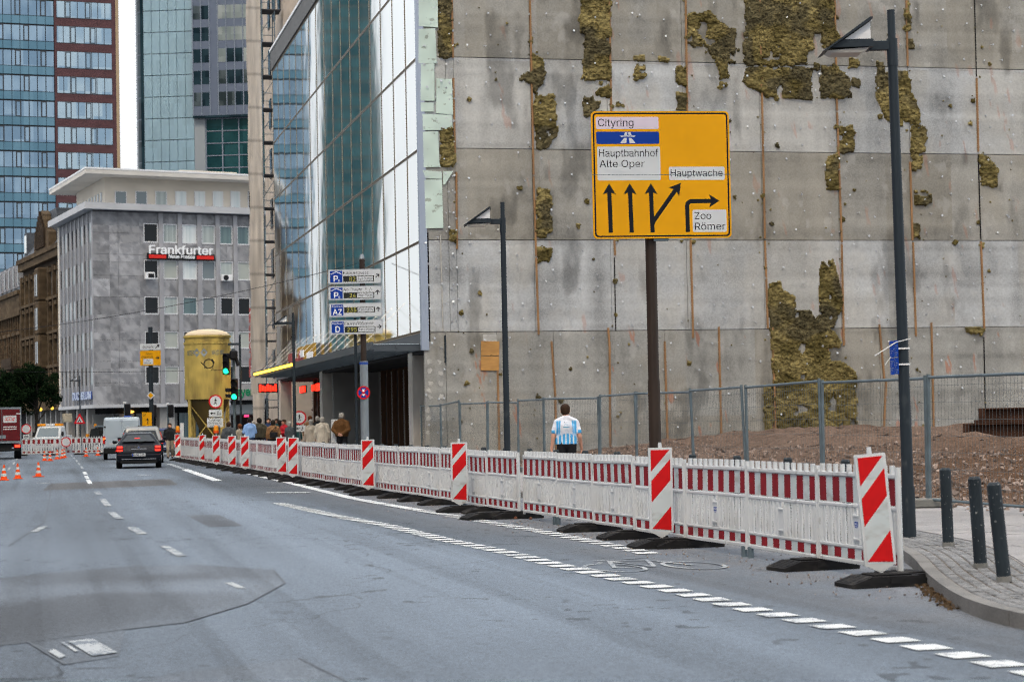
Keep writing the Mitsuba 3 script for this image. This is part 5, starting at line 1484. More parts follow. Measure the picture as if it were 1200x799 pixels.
gz = np.arange(zbot - 0.4, 10, -2.05)
gx_ = np.linspace(xq + 0.1, xe + 8, 7)
for a, b in zip(gx_[:-1], gx_[1:]):
    for z1_, z0_ in zip(gz[:-1], gz[1:]):
        if z1_ < zlo - 1:
            continue
        part(ST, 'glazing_pane', MB().quad((a + 0.1, 0.36, z0_ + 0.1), (b - 0.1, 0.36, z0_ + 0.1), (b - 0.1, 0.36, z1_ - 0.1), (a + 0.1, 0.36, z1_ - 0.1)), 'm_t2_teal', M=PF)
gr = MB()
for a in gx_:
    gr.box(a - 0.09, a + 0.09, 0.2, 0.35, 8, zbot - 0.4)
for z in gz:
    gr.box(xq + 0.1, xe + 8, 0.22, 0.345, z - 0.07, z + 0.07)
part(ST, 'glazing_grid', gr, 'm_t2_fin', M=PF)

# ================================================================== across the street, outside the view: mirrored in the glass facade, or added for the light
MT = thing('teal_glass_tower', 'dark teal tower mirrored in the glass facade', 'tower')
mc = np.array([-190.0, 525.0])
MF = frame([mc[0], mc[1], 0], (0.92, 0.39))
part(MT, 'core', MB().box(-3, 14, 0.1, 20, 0, 150), 'm_dark_void', M=MF)
for z in np.arange(1, 148, 3.6):
    part(MT, 'glazing', MB().quad((-3, 0, z), (14, 0, z), (14, 0, z + 2.7), (-3, 0, z + 2.7)), 'm_far_teal', M=MF)
    part(MT, 'band', MB().box(-3, 14, -0.1, 0.05, z + 2.72, z + 3.5), 'm_far_band', M=MF)
for nm, lab, o_, dr_, Lh, h, mt in (('corner_house', 'sandstone house across the street outside the view, seen only in the glass facade', (-36.0, 116), (-0.285, 0.9585), 26, 15, 'm_sandstone'), ('plain_house', 'pale plastered house across the street outside the view, next to the sandstone one', (-43.8, 142), (-0.285, 0.9585), 24, 18, 'm_stone_side'),
                                   ('unseen_terrace_house', 'unseen grey stone house added on the left side of the street', (-33.0, 62), (-0.10, 0.995), 44, 19, 'm_stone_side'), ('unseen_brick_block', 'unseen red brick block added left of the street beside the camera', (-31.0, 8), (-0.03, 0.9995), 50, 20, 'm_brick_red'),  # from here on: unseen blocks added to darken reflections and cut light
                                   ('unseen_plastered_block', 'unseen pale plastered block added left of the street behind the camera', (-30.0, -50), (0.0, 1.0), 54, 18, 'm_cream'), ('unseen_corner_block', 'unseen grey stone block added across the crossing behind the camera', (28.0, -48), (-1.0, 0.0), 42, 17, 'm_stone_side'), ('unseen_office_block', 'unseen brownish office block added right of the crossing behind the camera', (72.0, -30), (-0.95, -0.31), 40, 20, 'm_sandstone')):
    HM = frame([o_[0], o_[1], 0], dr_)
    key = thing(nm, lab, 'building')
    part(key, 'wall', MB().box(0, Lh, 0.3, 14, 0, h), mt, M=HM)
    part(key, 'roof', MB().add([(0, 0, h), (Lh, 0, h), (Lh, 4, h + 4), (0, 4, h + 4), (0, 14, h), (Lh, 14, h)], [[0, 1, 2], [0, 2, 3], [3, 2, 5], [3, 5, 4], [0, 3, 4], [1, 5, 2]]), 'm_slate', M=HM)
    for z in np.arange(1.2, h - 2, 3.6):
        for x in np.arange(1.2, Lh - 1.5, 3.2):
            part(key, 'window', MB().box(x, x + 1.6, 0.22, 0.295, z, z + 2.2), 'm_pane_dark', M=HM)

# ================================================================== barrier panels, feet and beacons
def barrier_proto(near):
    P = Proto()
    W = 1.97
    P.add('post', MB().tube((W - 0.0, 0, 0.07), (W - 0.0, 0, 1.07), 0.030, n=10), 'm_plastic_white', 40)
    P.add('post', MB().tube((0.03, 0, 0.07), (0.03, 0, 1.03), 0.022, n=10), 'm_plastic_white', 40)
    for z, r in ((0.985, 0.021), (0.675, 0.017), (0.270, 0.016), (0.119, 0.021)):
        P.add('rail', MB().cbox(0.05, W - 0.02, -r * 1.15, r * 1.15, z - r, z + r, 0.006), 'm_plastic_white')
    P.add('upper_board', MB().cbox(0.062, W - 0.03, -0.006, 0.006, 0.700, 0.962, 0.002), 'm_reflect_white')
    P.add('lower_board', MB().cbox(0.062, W - 0.03, -0.006, 0.006, 0.142, 0.252, 0.002), 'm_reflect_white')
    st, sl = MB(), MB()
    pit = (W - 0.09) / 11
    for k in range(6):
        x0 = 0.066 + k * 2 * pit - (0.0 if k else 0.0)
        x1 = min(x0 + pit * 0.98, W - 0.034)
        for y0, y1 in ((-0.0085, -0.0062), (0.0062, 0.0085)):
            st.box(x0, x1, y0, y1, 0.706, 0.956)
            sl.box(x0, x1, y0, y1, 0.147, 0.247)
    P.add('upper_board__red_stripes', st, 'm_stripe_red', kind='stuff')
    P.add('lower_board__red_stripes', sl, 'm_stripe_red', kind='stuff')
    far = MB()
    for k in range(11):
        xc = 0.062 + (k + 0.5) * pit
        m = MB()
        if k != 5:
            m.box(xc - 0.044, xc + 0.040, -0.005, 0.008, 0.288, 0.658)
            m.tube((xc - 0.044, -0.004, 0.288), (xc - 0.044, -0.004, 0.658), 0.0155, n=10 if near else 6)
            m.tube((xc + 0.040, -0.004, 0.288), (xc + 0.040, -0.004, 0.658), 0.0135, n=10 if near else 6)
        nub = MB().tube((xc - 0.01, 0, 1.006), (xc - 0.01, 0, 1.085), 0.028, n=10 if near else 6)
        if near:
            if k != 5:
                P.add('slat', m, 'm_plastic_white')
            P.add('slat_top', nub, 'm_plastic_white', 40)
        else:
            if k != 5:
                far.add(*m.out())
            far.add(*nub.out())
    if not near:
        P.add('slats', far, 'm_plastic_white', kind='stuff')
    xc = 0.062 + 5.5 * pit
    hp = MB().cbox(xc - 0.085, xc + 0.085, -0.016, 0.016, 0.36, 0.565, 0.006).cbox(xc - 0.09, xc - 0.065, -0.02, 0.02, 0.288, 0.658, 0.005).cbox(xc + 0.065, xc + 0.09, -0.02, 0.02, 0.288, 0.658, 0.005).cbox(xc - 0.065, xc + 0.065, -0.03, -0.012, 0.335, 0.36, 0.005).cbox(xc - 0.065, xc + 0.065, -0.03, -0.012, 0.565, 0.59, 0.005).cbox(xc - 0.03, xc + 0.03, -0.012, 0.012, 0.288, 0.336, 0.004)
    P.add('grip_plate', hp, 'm_plastic_white')
    if near:
        em = MB().prism(unary_union([sbox(xc - 0.042, 0.475, xc + 0.042, 0.520), sbox(xc - 0.038, 0.458, xc - 0.020, 0.468), sbox(xc - 0.010, 0.458, xc + 0.010, 0.468), sbox(xc + 0.020, 0.458, xc + 0.038, 0.468)]).difference(unary_union([sbox(xc - 0.030, 0.488, xc - 0.004, 0.508), sbox(xc + 0.006, 0.488, xc + 0.030, 0.508)])), -0.0185, -0.0162)
        P.add('emblem', em, 'm_letter_blue')
    return P


NEARP, FARP = barrier_proto(True), barrier_proto(False)
FOOT = Proto()
fp = Polygon([(-0.44, 0.0), (-0.44, 0.035), (-0.24, 0.10), (0.24, 0.10), (0.44, 0.035), (0.44, 0.0)])
fm = MB().prism(fp, -0.20, 0.20)
FOOT.add('body', fm, 'm_rubber')
rb = MB()
for s_ in (-1, 1):
    for k in range(4):
        rb.add([(s_ * 0.42, -0.16 + k * 0.1, 0.042 + 0.004), (s_ * 0.42, -0.10 + k * 0.1, 0.046), (s_ * 0.25, -0.10 + k * 0.1, 0.102), (s_ * 0.25, -0.16 + k * 0.1, 0.102), (s_ * 0.42, -0.16 + k * 0.1, 0.02), (s_ * 0.42, -0.10 + k * 0.1, 0.02), (s_ * 0.25, -0.10 + k * 0.1, 0.06), (s_ * 0.25, -0.16 + k * 0.1, 0.06)],
               [[0, 1, 2], [0, 2, 3], [0, 4, 5], [0, 5, 1], [1, 5, 6], [1, 6, 2], [3, 7, 4], [3, 4, 0], [2, 6, 7], [2, 7, 3]])
FOOT.add('tread', rb, 'm_rubber', kind='stuff')
FOOT.add('socket', MB().cbox(-0.20, 0.20, -0.13, 0.13, 0.101, 0.118, 0.006).box(-0.06, 0.06, -0.212, -0.201, 0.03, 0.085), 'm_rubber')

bang = math.atan2(BLD[1], BLD[0])                                   # heading of the barrier line
foot_angle = bang - math.pi / 2
ordw = ['first', 'second', 'third', 'fourth', 'fifth', 'sixth', 'seventh', 'eighth', 'ninth', 'tenth', 'eleventh', 'twelfth', 'thirteenth', 'fourteenth', 'fifteenth', 'sixteenth', 'seventeenth', 'eighteenth', 'nineteenth', 'twentieth']


def label_n(i, far):
    return ordw[i] if i < len(ordw) else far


NPAN = 38
joints = []
pos = 0.0
leg_at = {2: 1, 6: 1, 9: 1}
for k in range(NPAN):
    if k == 7:
        pos += 0.25                                               # the gap beside the plank lying on the road
    wig = rng.normal(0, 0.012)
    p = bl(pos, 0.03 * math.sin(k * 1.3))
    rz = bang + math.pi + wig                                      # panel x runs back towards the viewer: flip
    pe = bl(pos + 2.0, 0.03 * math.sin((k + 1) * 1.3))
    rz = math.atan2(p[1] - pe[1], p[0] - pe[0])
    lab = (f'white and red plastic barrier panel, {ordw[k]} of the row counted from the right') if k < 20 else 'white and red plastic barrier panel in the far part of the row'
    key = thing('construction_barrier', lab, 'barrier', 'barrier panels along the pavement')
    M = place(pe[0], pe[1], rng.normal(0.0, 0.004) + 0.012, rz)
    tilt = trimesh.transformations.rotation_matrix(rng.normal(0, 0.010), [1, 0, 0])
    tilt2 = trimesh.transformations.rotation_matrix(rng.normal(0, 0.004), [0, 1, 0])
    (NEARP if k < 9 else FARP).put(key, M @ tilt @ tilt2, skip=(() if k in (0, 2) else ('emblem',)))
    joints.append((k, p))
    pos += 2.0
for k, p in joints:
    if k in leg_at:
        key = thing('joint_stand', f'pair of short grey steel legs under the barrier joint, {"nearest" if k == 2 else "middle" if k == 6 else "farthest"} of the three', 'leg', None)
        for dd in (-0.10, 0.10):
            q = bl(2.0 * k + dd + (0.25 if k > 7 else 0), 0.0)
            part(key, 'tube', MB().tube((q[0], q[1], 0.0), (q[0], q[1], 0.125), 0.035, n=10), 'm_galv', 40)
        continue
    q = p + BLN * (-0.03 + rng.normal(0, 0.03)) + BLD * 0.05
    lab = f'black rubber foot plate, {ordw[k]} along the barrier row from the right' if k < 20 else 'black rubber foot plate under the far barriers'
    key = thing('rubber_block', lab, 'foot plate', 'rubber feet of the barrier row')
    FOOT.put(key, place(q[0], q[1], 0.002, foot_angle + rng.normal(0, 0.05)))

BEACON = Proto()
out = Polygon([(-0.135, 0.17), (0.135, 0.17), (0.135, 1.19), (-0.135, 1.19)]).buffer(0.012)
tail = Polygon([(-0.135, 0.17), (-0.03, 0.105), (0.03, 0.105), (0.135, 0.17)])
BEACON.add('board', MB().prism(unary_union([out, tail]), -0.022, 0.022), 'm_plastic_white')
face = sbox(-0.120, 0.185, 0.120, 1.175)
BEACON.add('board__reflector', MB().prism(face, -0.0265, -0.0235), 'm_reflect_white')
red = []
for c in (0.10, 0.61, 1.12):
    red.append(Polygon([(-0.3, c - 0.3 + 0.0), (0.3, c + 0.3), (0.3, c + 0.3 + 0.255), (-0.3, c - 0.3 + 0.255)]))
red[0] = Polygon([(-0.3, -1), (0.3, -1), (0.3, 0.62), (-0.3, -0.02)]).intersection(face)
bands = unary_union([Polygon([(-0.120, 0.205), (0.120, 0.185), (0.120, 0.48)]), Polygon([(-0.120, 0.53), (0.120, 0.80), (0.120, 1.06), (-0.120, 0.79)]), Polygon([(-0.120, 0.91 + 0.0), (0.115, 1.175), (-0.120, 1.175)])]).intersection(face)
BEACON.add('board__red_stripes', MB().prism(bands, -0.030, -0.0275), 'm_beacon_red')
BEACON.add('post', MB().tube((0, 0.0, 0.05), (0, 0.0, 0.115), 0.022, n=10).tube((0, 0, 1.19), (0, 0, 1.265), 0.026, 0.020, n=10), 'm_plastic_white', 40)
BEACON.add('sticker', MB().box(-0.035, 0.035, -0.0295, -0.0270, 0.865, 0.885), 'm_letter_blue')


def beacon(u, off, lab, lean=0.0, rz=0.0, lampy=False, nofoot=False, s=None):
    # where the ray at column u crosses the line beside the barriers
    a = ray(u, 560)[0]
    o = BL0 + BLN * off
    t = (o[0] - a * o[1]) / (a * BLD[1] - BLD[0])
    p = o + BLD * t
    key = thing('warning_beacon', lab, 'beacon', 'red and white striped warning beacons')
    M = place(p[0], p[1], 0.03, rz) @ trimesh.transformations.rotation_matrix(lean, [0, 1, 0])
    BEACON.put(key, M)
    if not nofoot:
        kf = thing('rubber_block', 'foot plate of the ' + ' '.join(lab.split(',')[0].split()[:11]), 'foot plate', 'rubber feet of the barrier row')
        FOOT.put(kf, place(p[0] + 0.04, p[1] - 0.02, 0.003, foot_angle + rng.normal(0, 0.05)))
    if lampy:
        kl = thing('warning_lamp', 'yellow warning lamp on the ' + ' '.join(lab.split(',')[0].split()[:10]), 'lamp')
        L = MB().tube((0, 0, 1.29), (0, 0, 1.38), 0.10, 0.10, n=14)
        part(kl, 'housing', L, 'm_cone_orange', 40, M=M)
        part(kl, 'lens', MB().tube((0, 0, 1.385), (0, 0, 1.56), 0.095, 0.085, n=16).tube((0, 0, 1.56), (0, 0, 1.59), 0.085, 0.04, n=16), 'm_amber', 40, M=M)
    return p


beacon(1030.5, -0.24, 'tilted striped beacon at the near end of the barriers, largest of all', lean=-0.075, rz=0.05)
beacon(774, -0.30, 'striped beacon standing left of the bicycle symbol, second from the right', lean=0.0, rz=0.08)
beacon(538.5, -0.35, 'striped beacon beside the gap in the barriers below the pale pier')
beacon(431.5, -0.30, 'striped beacon below the parking guidance signs', lean=0.0)
beacon(343, -0.30, 'right one of two striped beacons side by side under the no pedestrians sign', lean=0.03)
beacon(331, -0.20, 'left one of two striped beacons side by side under the no pedestrians sign', lean=-0.02)
beacon(287.5, -0.25, 'striped beacon below the blue shirted man')
beacon(272.5, -0.25, 'striped beacon left of the one below the blue shirted man')
beacon(254, -0.25, 'striped beacon carrying a warning lamp below the silo signs', lampy=True)
beacon(238, -0.10, 'striped beacon half hidden behind a barrier under the silo', nofoot=True)
beacon(209, -0.10, 'striped beacon with a lamp at the far end of the barriers', lampy=True)
# white board standing at the far end of the barriers
pb = at(213.5, 520, 94)
key = thing('white_marker_board', 'narrow plain white upright board at the far end of the barriers', 'board')
part(key, 'panel', MB().cbox(-0.09, 0.09, -0.02, 0.02, 0.12, 1.75, 0.008), 'm_plastic_white', M=place(pb[0], pb[1], 0))
part(key, 'foot', MB().cbox(-0.25, 0.25, -0.15, 0.15, 0.0, 0.115, 0.02), 'm_rubber', M=place(pb[0], pb[1], 0))
# loose foot plate in the gap
pg = gnd(573, 608)
key = thing('rubber_block', 'empty black foot plate lying before the gap in the barriers, with brick bits', 'foot plate', 'rubber feet of the barrier row')
FOOT.put(key, place(pg[0], pg[1], 0.003, foot_angle + 0.1))
br = MB()
for u, v, r in ((588, 607.5, 0.055), (566, 606, 0.03), (604, 608, 0.03), (622, 608.5, 0.03), (581, 606, 0.025), (561, 604, 0.03)):
    p = gnd(u, v)
    R = trimesh.transformations.random_rotation_matrix(rng.random(3))[:3, :3]
    m = trimesh.creation.icosphere(1, 1.0)
    key = thing('brick_chunk', 'small chunk of red brick lying on the asphalt by the barrier gap', 'brick chunk', 'brick chunks by the barrier gap') if False else None
    br.add((m.vertices * (1 + 0.2 * rng.normal(0, 1, (len(m.vertices), 1))) * [1.2, 0.9, 0.7] * r) @ R.T + [p[0], p[1], r * 0.6], m.faces)
principled('m_brick_bit', (0.22, 0.085, 0.045), rough=0.9, spec=0.2)
single('brick_rubble', br, 'm_brick_bit', 'bits of red brick lying on the asphalt by the barrier gap', kind='stuff')

# ================================================================== bollards
BOL = Proto()
BOL.add('shaft', MB().tube((0, 0, 0), (0, 0, 0.845), 0.062, n=20), 'm_bollard', 40)
BOL.add('cap', MB().tube((0, 0, 0.845), (0, 0, 0.868), 0.062, 0.045, n=20), 'm_bollard', 40)
BOL.add('collar', MB().tube((0, 0, 0.0), (0, 0, 0.05), 0.068, n=20), 'm_concrete_foot', 40)


def bollard(x, y, lab, lx=0.0, ly=0.0, s=1.0):
    key = thing('bollard', lab, 'bollard', 'dark steel bollards along the kerb')
    M = place(x, y, 0.118, 0, 1.0) @ trimesh.transformations.rotation_matrix(lx, [0, 1, 0])
    BOL.put(key, M)


for (u, v, tu), lab in zip(((1111.5, 640, 1108), (1149.5, 665, 1143), (1177, 681, 1167)), ('left one of three dark bollards on the pavement at the right edge', 'middle one of three dark bollards on the pavement at the right edge', 'right one of three dark bollards on the pavement, nearest the kerb')):
    p = gnd(u, v, 0.12)
    bollard(p[0], p[1], lab, lx=-(u - tu - 2.0) / 100.0)
b0 = np.array([4.48, 27.0])
for k in range(26):
    q = b0 + np.array([-0.262, 0.965]) * 1.98 * k
    bollard(q[0], q[1], 'dark bollard whose top just shows over the barriers')

# ================================================================== site fence of wire panels
FEN = Proto()
FW, FH = 3.44, 2.05
FEN.add('post', MB().tube((0, 0, 0.02), (0, 0, FH + 0.03), 0.029, n=8), 'm_galv', 40)
FEN.add('post', MB().tube((FW, 0, 0.02), (FW, 0, FH + 0.03), 0.029, n=8), 'm_galv', 40)
FEN.add('rail', MB().tube((0.02, 0, FH - 0.02), (FW - 0.02, 0, FH - 0.02), 0.024, n=8), 'm_galv', 40)
FEN.add('rail', MB().tube((0.02, 0, 0.12), (FW - 0.02, 0, 0.12), 0.021, n=8), 'm_galv', 40)
w_ = MB()
for x in np.arange(0.1, FW - 0.05, 0.1):
    w_.tube((x, 0.0, 0.13), (x, 0.0, FH - 0.03), 0.0024, n=4, caps=False)
for z in np.arange(0.34, FH - 0.1, 0.26):
    w_.tube((0.02, 0.004, z), (FW - 0.02, 0.004, z), 0.0024, n=4, caps=False)
FEN.add('wire_mesh', w_, 'm_wire', kind='stuff')
tops = [(1300, 434, 0.40), (1072, 438.5, 0), (967.5, 443, 0), (870, 452.5, 0), (806, 456, 0), (750, 460, 0), (691, 464, 0), (642, 466, 0), (606, 469, 0), (571, 471, 0), (540, 472.5, 0), (511, 474, 0), (492, 475.5, 0)]
# joints follow the fence line, one panel apart, and sway a little
sfl = -7.0
jp = []
for k in range(15):
    q = FL0 + FLD * (sfl + 3.505 * k)
    jp.append(q)
fj = []
for (u, v, _), k in zip(tops, range(len(tops))):
    a = ray(u, v)[0]
    t = (FL0[0] - a * FL0[1]) / (a * FLD[1] - FLD[0])
    fj.append(FL0 + FLD * t + FLN * rng.normal(0, 0.10))
fj[0] = fj[1] - (fj[2] - fj[1]) / np.linalg.norm(fj[2] - fj[1]) * 3.45
fj.insert(0, fj[0] - (fj[2] - fj[1]) / np.linalg.norm(fj[2] - fj[1]) * 3.45)
names = ['leaving the view at the right', 'right of the tall lamp post', 'behind the tall lamp post', 'left of the leaning double post', 'right of the big sign post', 'behind the big sign post', 'right of the man in the jersey', 'behind the man in the jersey', 'left of the man in the jersey', 'right of the slim lamp post', 'behind the slim lamp post', 'near the pale pier', 'ending at the pale pier', 'last']
for k in range(len(fj) - 1):
    a, b = fj[k], fj[k + 1]
    L = np.linalg.norm(a - b)
    rz = math.atan2(a[1] - b[1], a[0] - b[0])
    key = thing('mesh_fence', f'galvanised wire mesh site fence panel {names[k]}', 'fence', None)
    M = place(b[0], b[1], 0.115, rz)
    Sx = np.eye(4)
    Sx[0, 0] = (L - 0.07) / FW
    Sx[2, 0] = rng.normal(0, 0.016)
    Sx[0, 2] = -0.045 + rng.normal(0, 0.010)
    lean = trimesh.transformations.rotation_matrix(-0.02 + rng.normal(0, 0.012), [1, 0, 0])
    FEN.put(key, M @ lean @ Sx)
    kf = thing('concrete_block', f'concrete foot block of the site fence, number {k + 1} from the right' if False else f'grey concrete foot block under the site fence {names[k]}', 'concrete block')
    part(kf, 'block', MB().cbox(-0.36, 0.36, -0.12, 0.12, 0.112, 0.255, 0.02), 'm_concrete_foot', M=place(b[0] + 0.02, b[1], 0, rz + 1.35 if k != 1 else 0.12))

# ================================================================== lamp posts
def lamp_post(x, y, lab, head=True, rz=0.0, lean=0.0, hh=6.35, r0=0.072):
    key = thing('street_lamp', lab, 'street lamp')
    M = place(x, y, 0.1, rz) @ trimesh.transformations.rotation_matrix(lean, [0, 1, 0])
    part(key, 'pole', MB().tube((0, 0, 0), (0, 0, hh - 0.95), r0, r0 * 0.80, n=20).tube((0, 0, hh - 0.30 * 1 - 0.65), (0, 0, hh - 0.28), r0 * 0.62, r0 * 0.62, n=16), 'm_pole_dark', 40, M=M)
    part(key, 'base_sleeve', MB().tube((0, 0, 0.0), (0, 0, 0.62), r0 * 1.12, n=20), 'm_pole_dark', 40, M=M)
    part(key, 'collar', MB().tube((0, 0, hh - 0.95), (0, 0, hh - 0.62), r0 * 0.92, n=16), 'm_pole_dark', 40, M=M)
    part(key, 'mast_tip', MB().tube((0, 0, hh - 0.62), (0, 0, hh - 0.27), r0 * 0.66, n=16), 'm_pole_dark', 40, M=M)
    part(key, 'arm', MB().cbox(-0.27, -r0 * 0.55, -0.045, 0.045, hh - 0.755, hh - 0.645, 0.006), 'm_pole_dark', M=M)
    H = part(key, 'lamp_head', MB().prism(Polygon([(-0.78, hh - 0.735), (-0.255, hh - 0.735), (-0.255, hh - 0.645), (-0.62, hh - 0.645)]), -0.19, 0.19), 'm_pole_dark', M=M)
    part(H, 'roof_plate', MB().prism(Polygon([(-0.87, hh - 0.785), (-0.83, hh - 0.775), (-0.262, hh - 0.405), (-0.268, hh - 0.385), (-0.30, hh - 0.39)]), -0.24, 0.24), 'm_pole_dark', M=M)
    part(H, 'reflector', MB().prism(Polygon([(-0.60, hh - 0.640), (-0.285, hh - 0.640), (-0.285, hh - 0.43)]), -0.17, 0.17), 'm_lamp_white', M=M)
    part(H, 'lens', MB().prism(Polygon([(-0.80, hh - 0.765), (-0.74, hh - 0.795), (-0.40, hh - 0.80), (-0.30, hh - 0.74)]), -0.16, 0.16), 'm_lamp_lens', M=M)
    return key


p = gnd(1066, 629, 0.12)
lamp_post(p[0], p[1], 'tall dark street lamp with wedge shaped head beside the near end of the barriers', lean=-0.008, hh=at(1052, 12, p[1])[2] + 0.17)
MLAMP = place(p[0], p[1], 0.1) @ trimesh.transformations.rotation_matrix(-0.008, [0, 1, 0])
BS = thing('blue_notice_signs', 'two small dark blue notice plates strapped to the tall street lamp', 'sign')
for i in range(2):
    for j in range(2):
        x0 = -0.175 + i * 0.052
        z0 = 1.96 + j * 0.205 + 0.006 * i
        part(BS, 'plate', MB().box(x0, x0 + 0.048, -0.10, -0.085, z0, z0 + 0.195), 'm_sign_blue', M=MLAMP)
        tx = MB()
        for k in range(6):
            tx.box(x0 + 0.008, x0 + 0.014 + 0.024 * ((k * 7 + i) % 3) / 2, -0.103, -0.1005, z0 + 0.02 + k * 0.027, z0 + 0.028 + k * 0.027)
        part(BS, 'small_print', tx, 'm_galv_light', M=MLAMP)
part(BS, 'clamp', MB().tube((0, 0, 2.07), (0, 0, 2.09), 0.082, n=16).tube((0, 0, 2.26), (0, 0, 2.28), 0.082, n=16), 'm_lamp_white', 40, M=MLAMP)
part(BS, 'bracket', MB().box(-0.13, -0.05, -0.09, -0.05, 2.07, 2.085).box(-0.13, -0.05, -0.09, -0.05, 2.26, 2.275), 'm_lamp_white', M=MLAMP)
CB = thing('cable_tie', 'thin white cord tied to the tall street lamp', 'cord')
part(CB, 'cord', MB().path([(0.08, -0.09, 2.385), (-0.10, -0.105, 2.345), (-0.36, -0.10, 2.19)], 0.006, n=6).path([(-0.17, -0.107, 2.17), (-0.24, -0.1, 2.08)], 0.004, n=5), 'm_lamp_white', M=MLAMP)
p = at(594, 500, 44)
lamp_post(p[0], p[1], 'slim dark street lamp standing before the concrete wall left of the man', hh=at(591, 237, 44)[2] + 0.17)
p = at(345.5, 500, 82)
lamp_post(p[0], p[1], 'dark street lamp in front of the glass building by the canopy', hh=6.35)
p = at(94, 500, 172)
lamp_post(p[0], p[1], 'distant street lamp before the stone office block carrying a warning triangle', hh=6.3)

# ================================================================== the big direction sign
SD = 40.0
sc = at(768.5, 520, SD)
SGW, SGH = 2.83, 2.57
ul = at(693.5, 131, SD)
M_S = frame([0, 0, 0], (0.992, 0.125))
zc = at(775, 205, SD)
MS = M_S.copy()
MS[:3, 3] = [zc[0], zc[1], zc[2] - SGH / 2]
BS_ = thing('direction_sign', 'big yellow overhead direction sign with lane arrows on a brown post', 'sign')


def sx(zx):
    return (zx - 421.0) / 738.0 * SGW


def sz(zy):
    return (711.0 - zy) / 666.0 * SGH


def rrect(x0, y0, x1, y1, r):
    return sbox(sx(x0) + r, sz(y1) + r, sx(x1) - r, sz(y0) - r).buffer(r)


part(BS_, 'post', MB().tube((sc[0], sc[1] + 0.16, 0.1), (sc[0], sc[1] + 0.16, zc[2] + SGH / 2 - 0.1), 0.112, 0.112, n=24).tube((sc[0], sc[1] + 0.16, 0.1), (sc[0], sc[1] + 0.16, 2.35), 0.122, n=24), 'm_pole_brown', 40)
B = part(BS_, 'panel', MB().prism(rrect(52, 45, 790, 711, 0.09), -0.02, 0.02), 'm_sign_yellow', M=MS)
part(BS_, 'rear_bar', MB().box(-1.3, 1.3, 0.022, 0.07, 0.4, 0.5).box(-1.3, 1.3, 0.022, 0.07, 2.0, 2.1).box(-0.18, 0.12, 0.0, 0.10, -0.05, 0.03), 'm_galv', M=MS)
part(B, 'border', MB().prism(rrect(60, 53, 782, 703, 0.075).difference(rrect(68, 61, 774, 695, 0.055)), -0.0235, -0.0205), 'm_sign_black', M=MS)
part(B, 'inset', MB().prism(rrect(77, 75, 411, 139, 0.03), -0.0235, -0.0205), 'm_sign_lilac', M=MS)
part(B, 'inset', MB().prism(rrect(77, 152, 412, 217, 0.03), -0.0235, -0.0205), 'm_sign_blue', M=MS)
part(B, 'inset', MB().prism(rrect(80, 230, 416, 407, 0.03), -0.0235, -0.0205), 'm_sign_white', M=MS)
part(B, 'inset', MB().prism(rrect(461, 337, 760, 407, 0.03), -0.0235, -0.0205), 'm_sign_white', M=MS)
part(B, 'inset', MB().prism(rrect(582, 563, 764, 680, 0.03), -0.0235, -0.0205), 'm_sign_white', M=MS)
for txt, x0, x1, yb_, cap in (('Cityring', 88, 277, 124, 39), ('Hauptbahnhof', 90, 406, 283, 39), ('Alte Oper', 92, 330, 338, 37), ('Hauptwache', 470, 749, 388, 37), ('Zoo', 593, 682, 613, 37), ('Römer', 593, 757, 668, 37)):
    m = MB()
    put_text(m, txt, sx(x0), sz(yb_), cap / 666 * SGH, sx(x1) - sx(x0), y=-0.0242, depth=0.002)
    part(B, 'lettering', m, 'm_sign_black', M=MS, label=f'black lettering reading {txt}')


def arrow_head(x, y, ang, ln=58, w=70, notch=14):
    """barbed head with its tip at (x, y), pointing along ang (photo pixels, y down)"""
    c, s_ = math.cos(ang), math.sin(ang)
    pts = [(0, 0), (-ln, -w / 2), (-ln + notch, 0), (-ln, w / 2)]
    return Polygon([(x + a * c - b * s_, y + a * s_ + b * c) for a, b in pts])


def to_sign(poly):
    return affinity.affine_transform(poly, [SGW / 738.0, 0, 0, -SGH / 666.0, -421.0 / 738.0 * SGW, 711.0 / 666.0 * SGH])


arrows = []
for x, dxb in ((140, 4), (250, 5)):
    arrows.append(unary_union([LineString([(x, 455), (x + dxb, 680)]).buffer(11, cap_style=2), arrow_head(x, 423, -math.pi / 2)]))
arrows.append(unary_union([LineString([(362, 455), (366, 680)]).buffer(11, cap_style=2), arrow_head(362, 423, -math.pi / 2), LineString([(366, 640), (372, 622), (498, 453)]).buffer(11, cap_style=2), arrow_head(523, 422, math.atan2(-31, 25), 60, 72)]))
arc = [(579 - 25 * math.cos(t), 543 - 25 * math.sin(t)) for t in np.linspace(0, math.pi / 2, 8)]
arrows.append(unary_union([LineString([(555, 680), (554, 545)] + arc + [(690, 518)]).buffer(11, cap_style=2), arrow_head(728, 517, 0, 56, 70)]))
for a in arrows:
    part(B, 'arrow', MB().prism(to_sign(a), -0.0235, -0.0205), 'm_sign_black', M=MS)
mw = [Polygon([(231, 155), (243, 155), (241, 170), (226, 170)]), Polygon([(248, 155), (259, 155), (265, 170), (249, 170)]), Polygon([(225, 186), (240, 186), (236, 212), (204, 212)]), Polygon([(250, 186), (265, 186), (285, 212), (254, 212)]), Polygon([(203, 173), (287, 173), (278, 182), (268, 178), (222, 178), (212, 182)])]
part(B, 'motorway_symbol', MB().prism(to_sign(unary_union([m.buffer(0.3) for m in mw])), -0.0272, -0.0242), 'm_sign_white', M=MS)
part(B, 'seam', MB().box(sx(52), sx(790), -0.0278, -0.0205, sz(379), sz(376.5)), 'm_galv', M=MS)

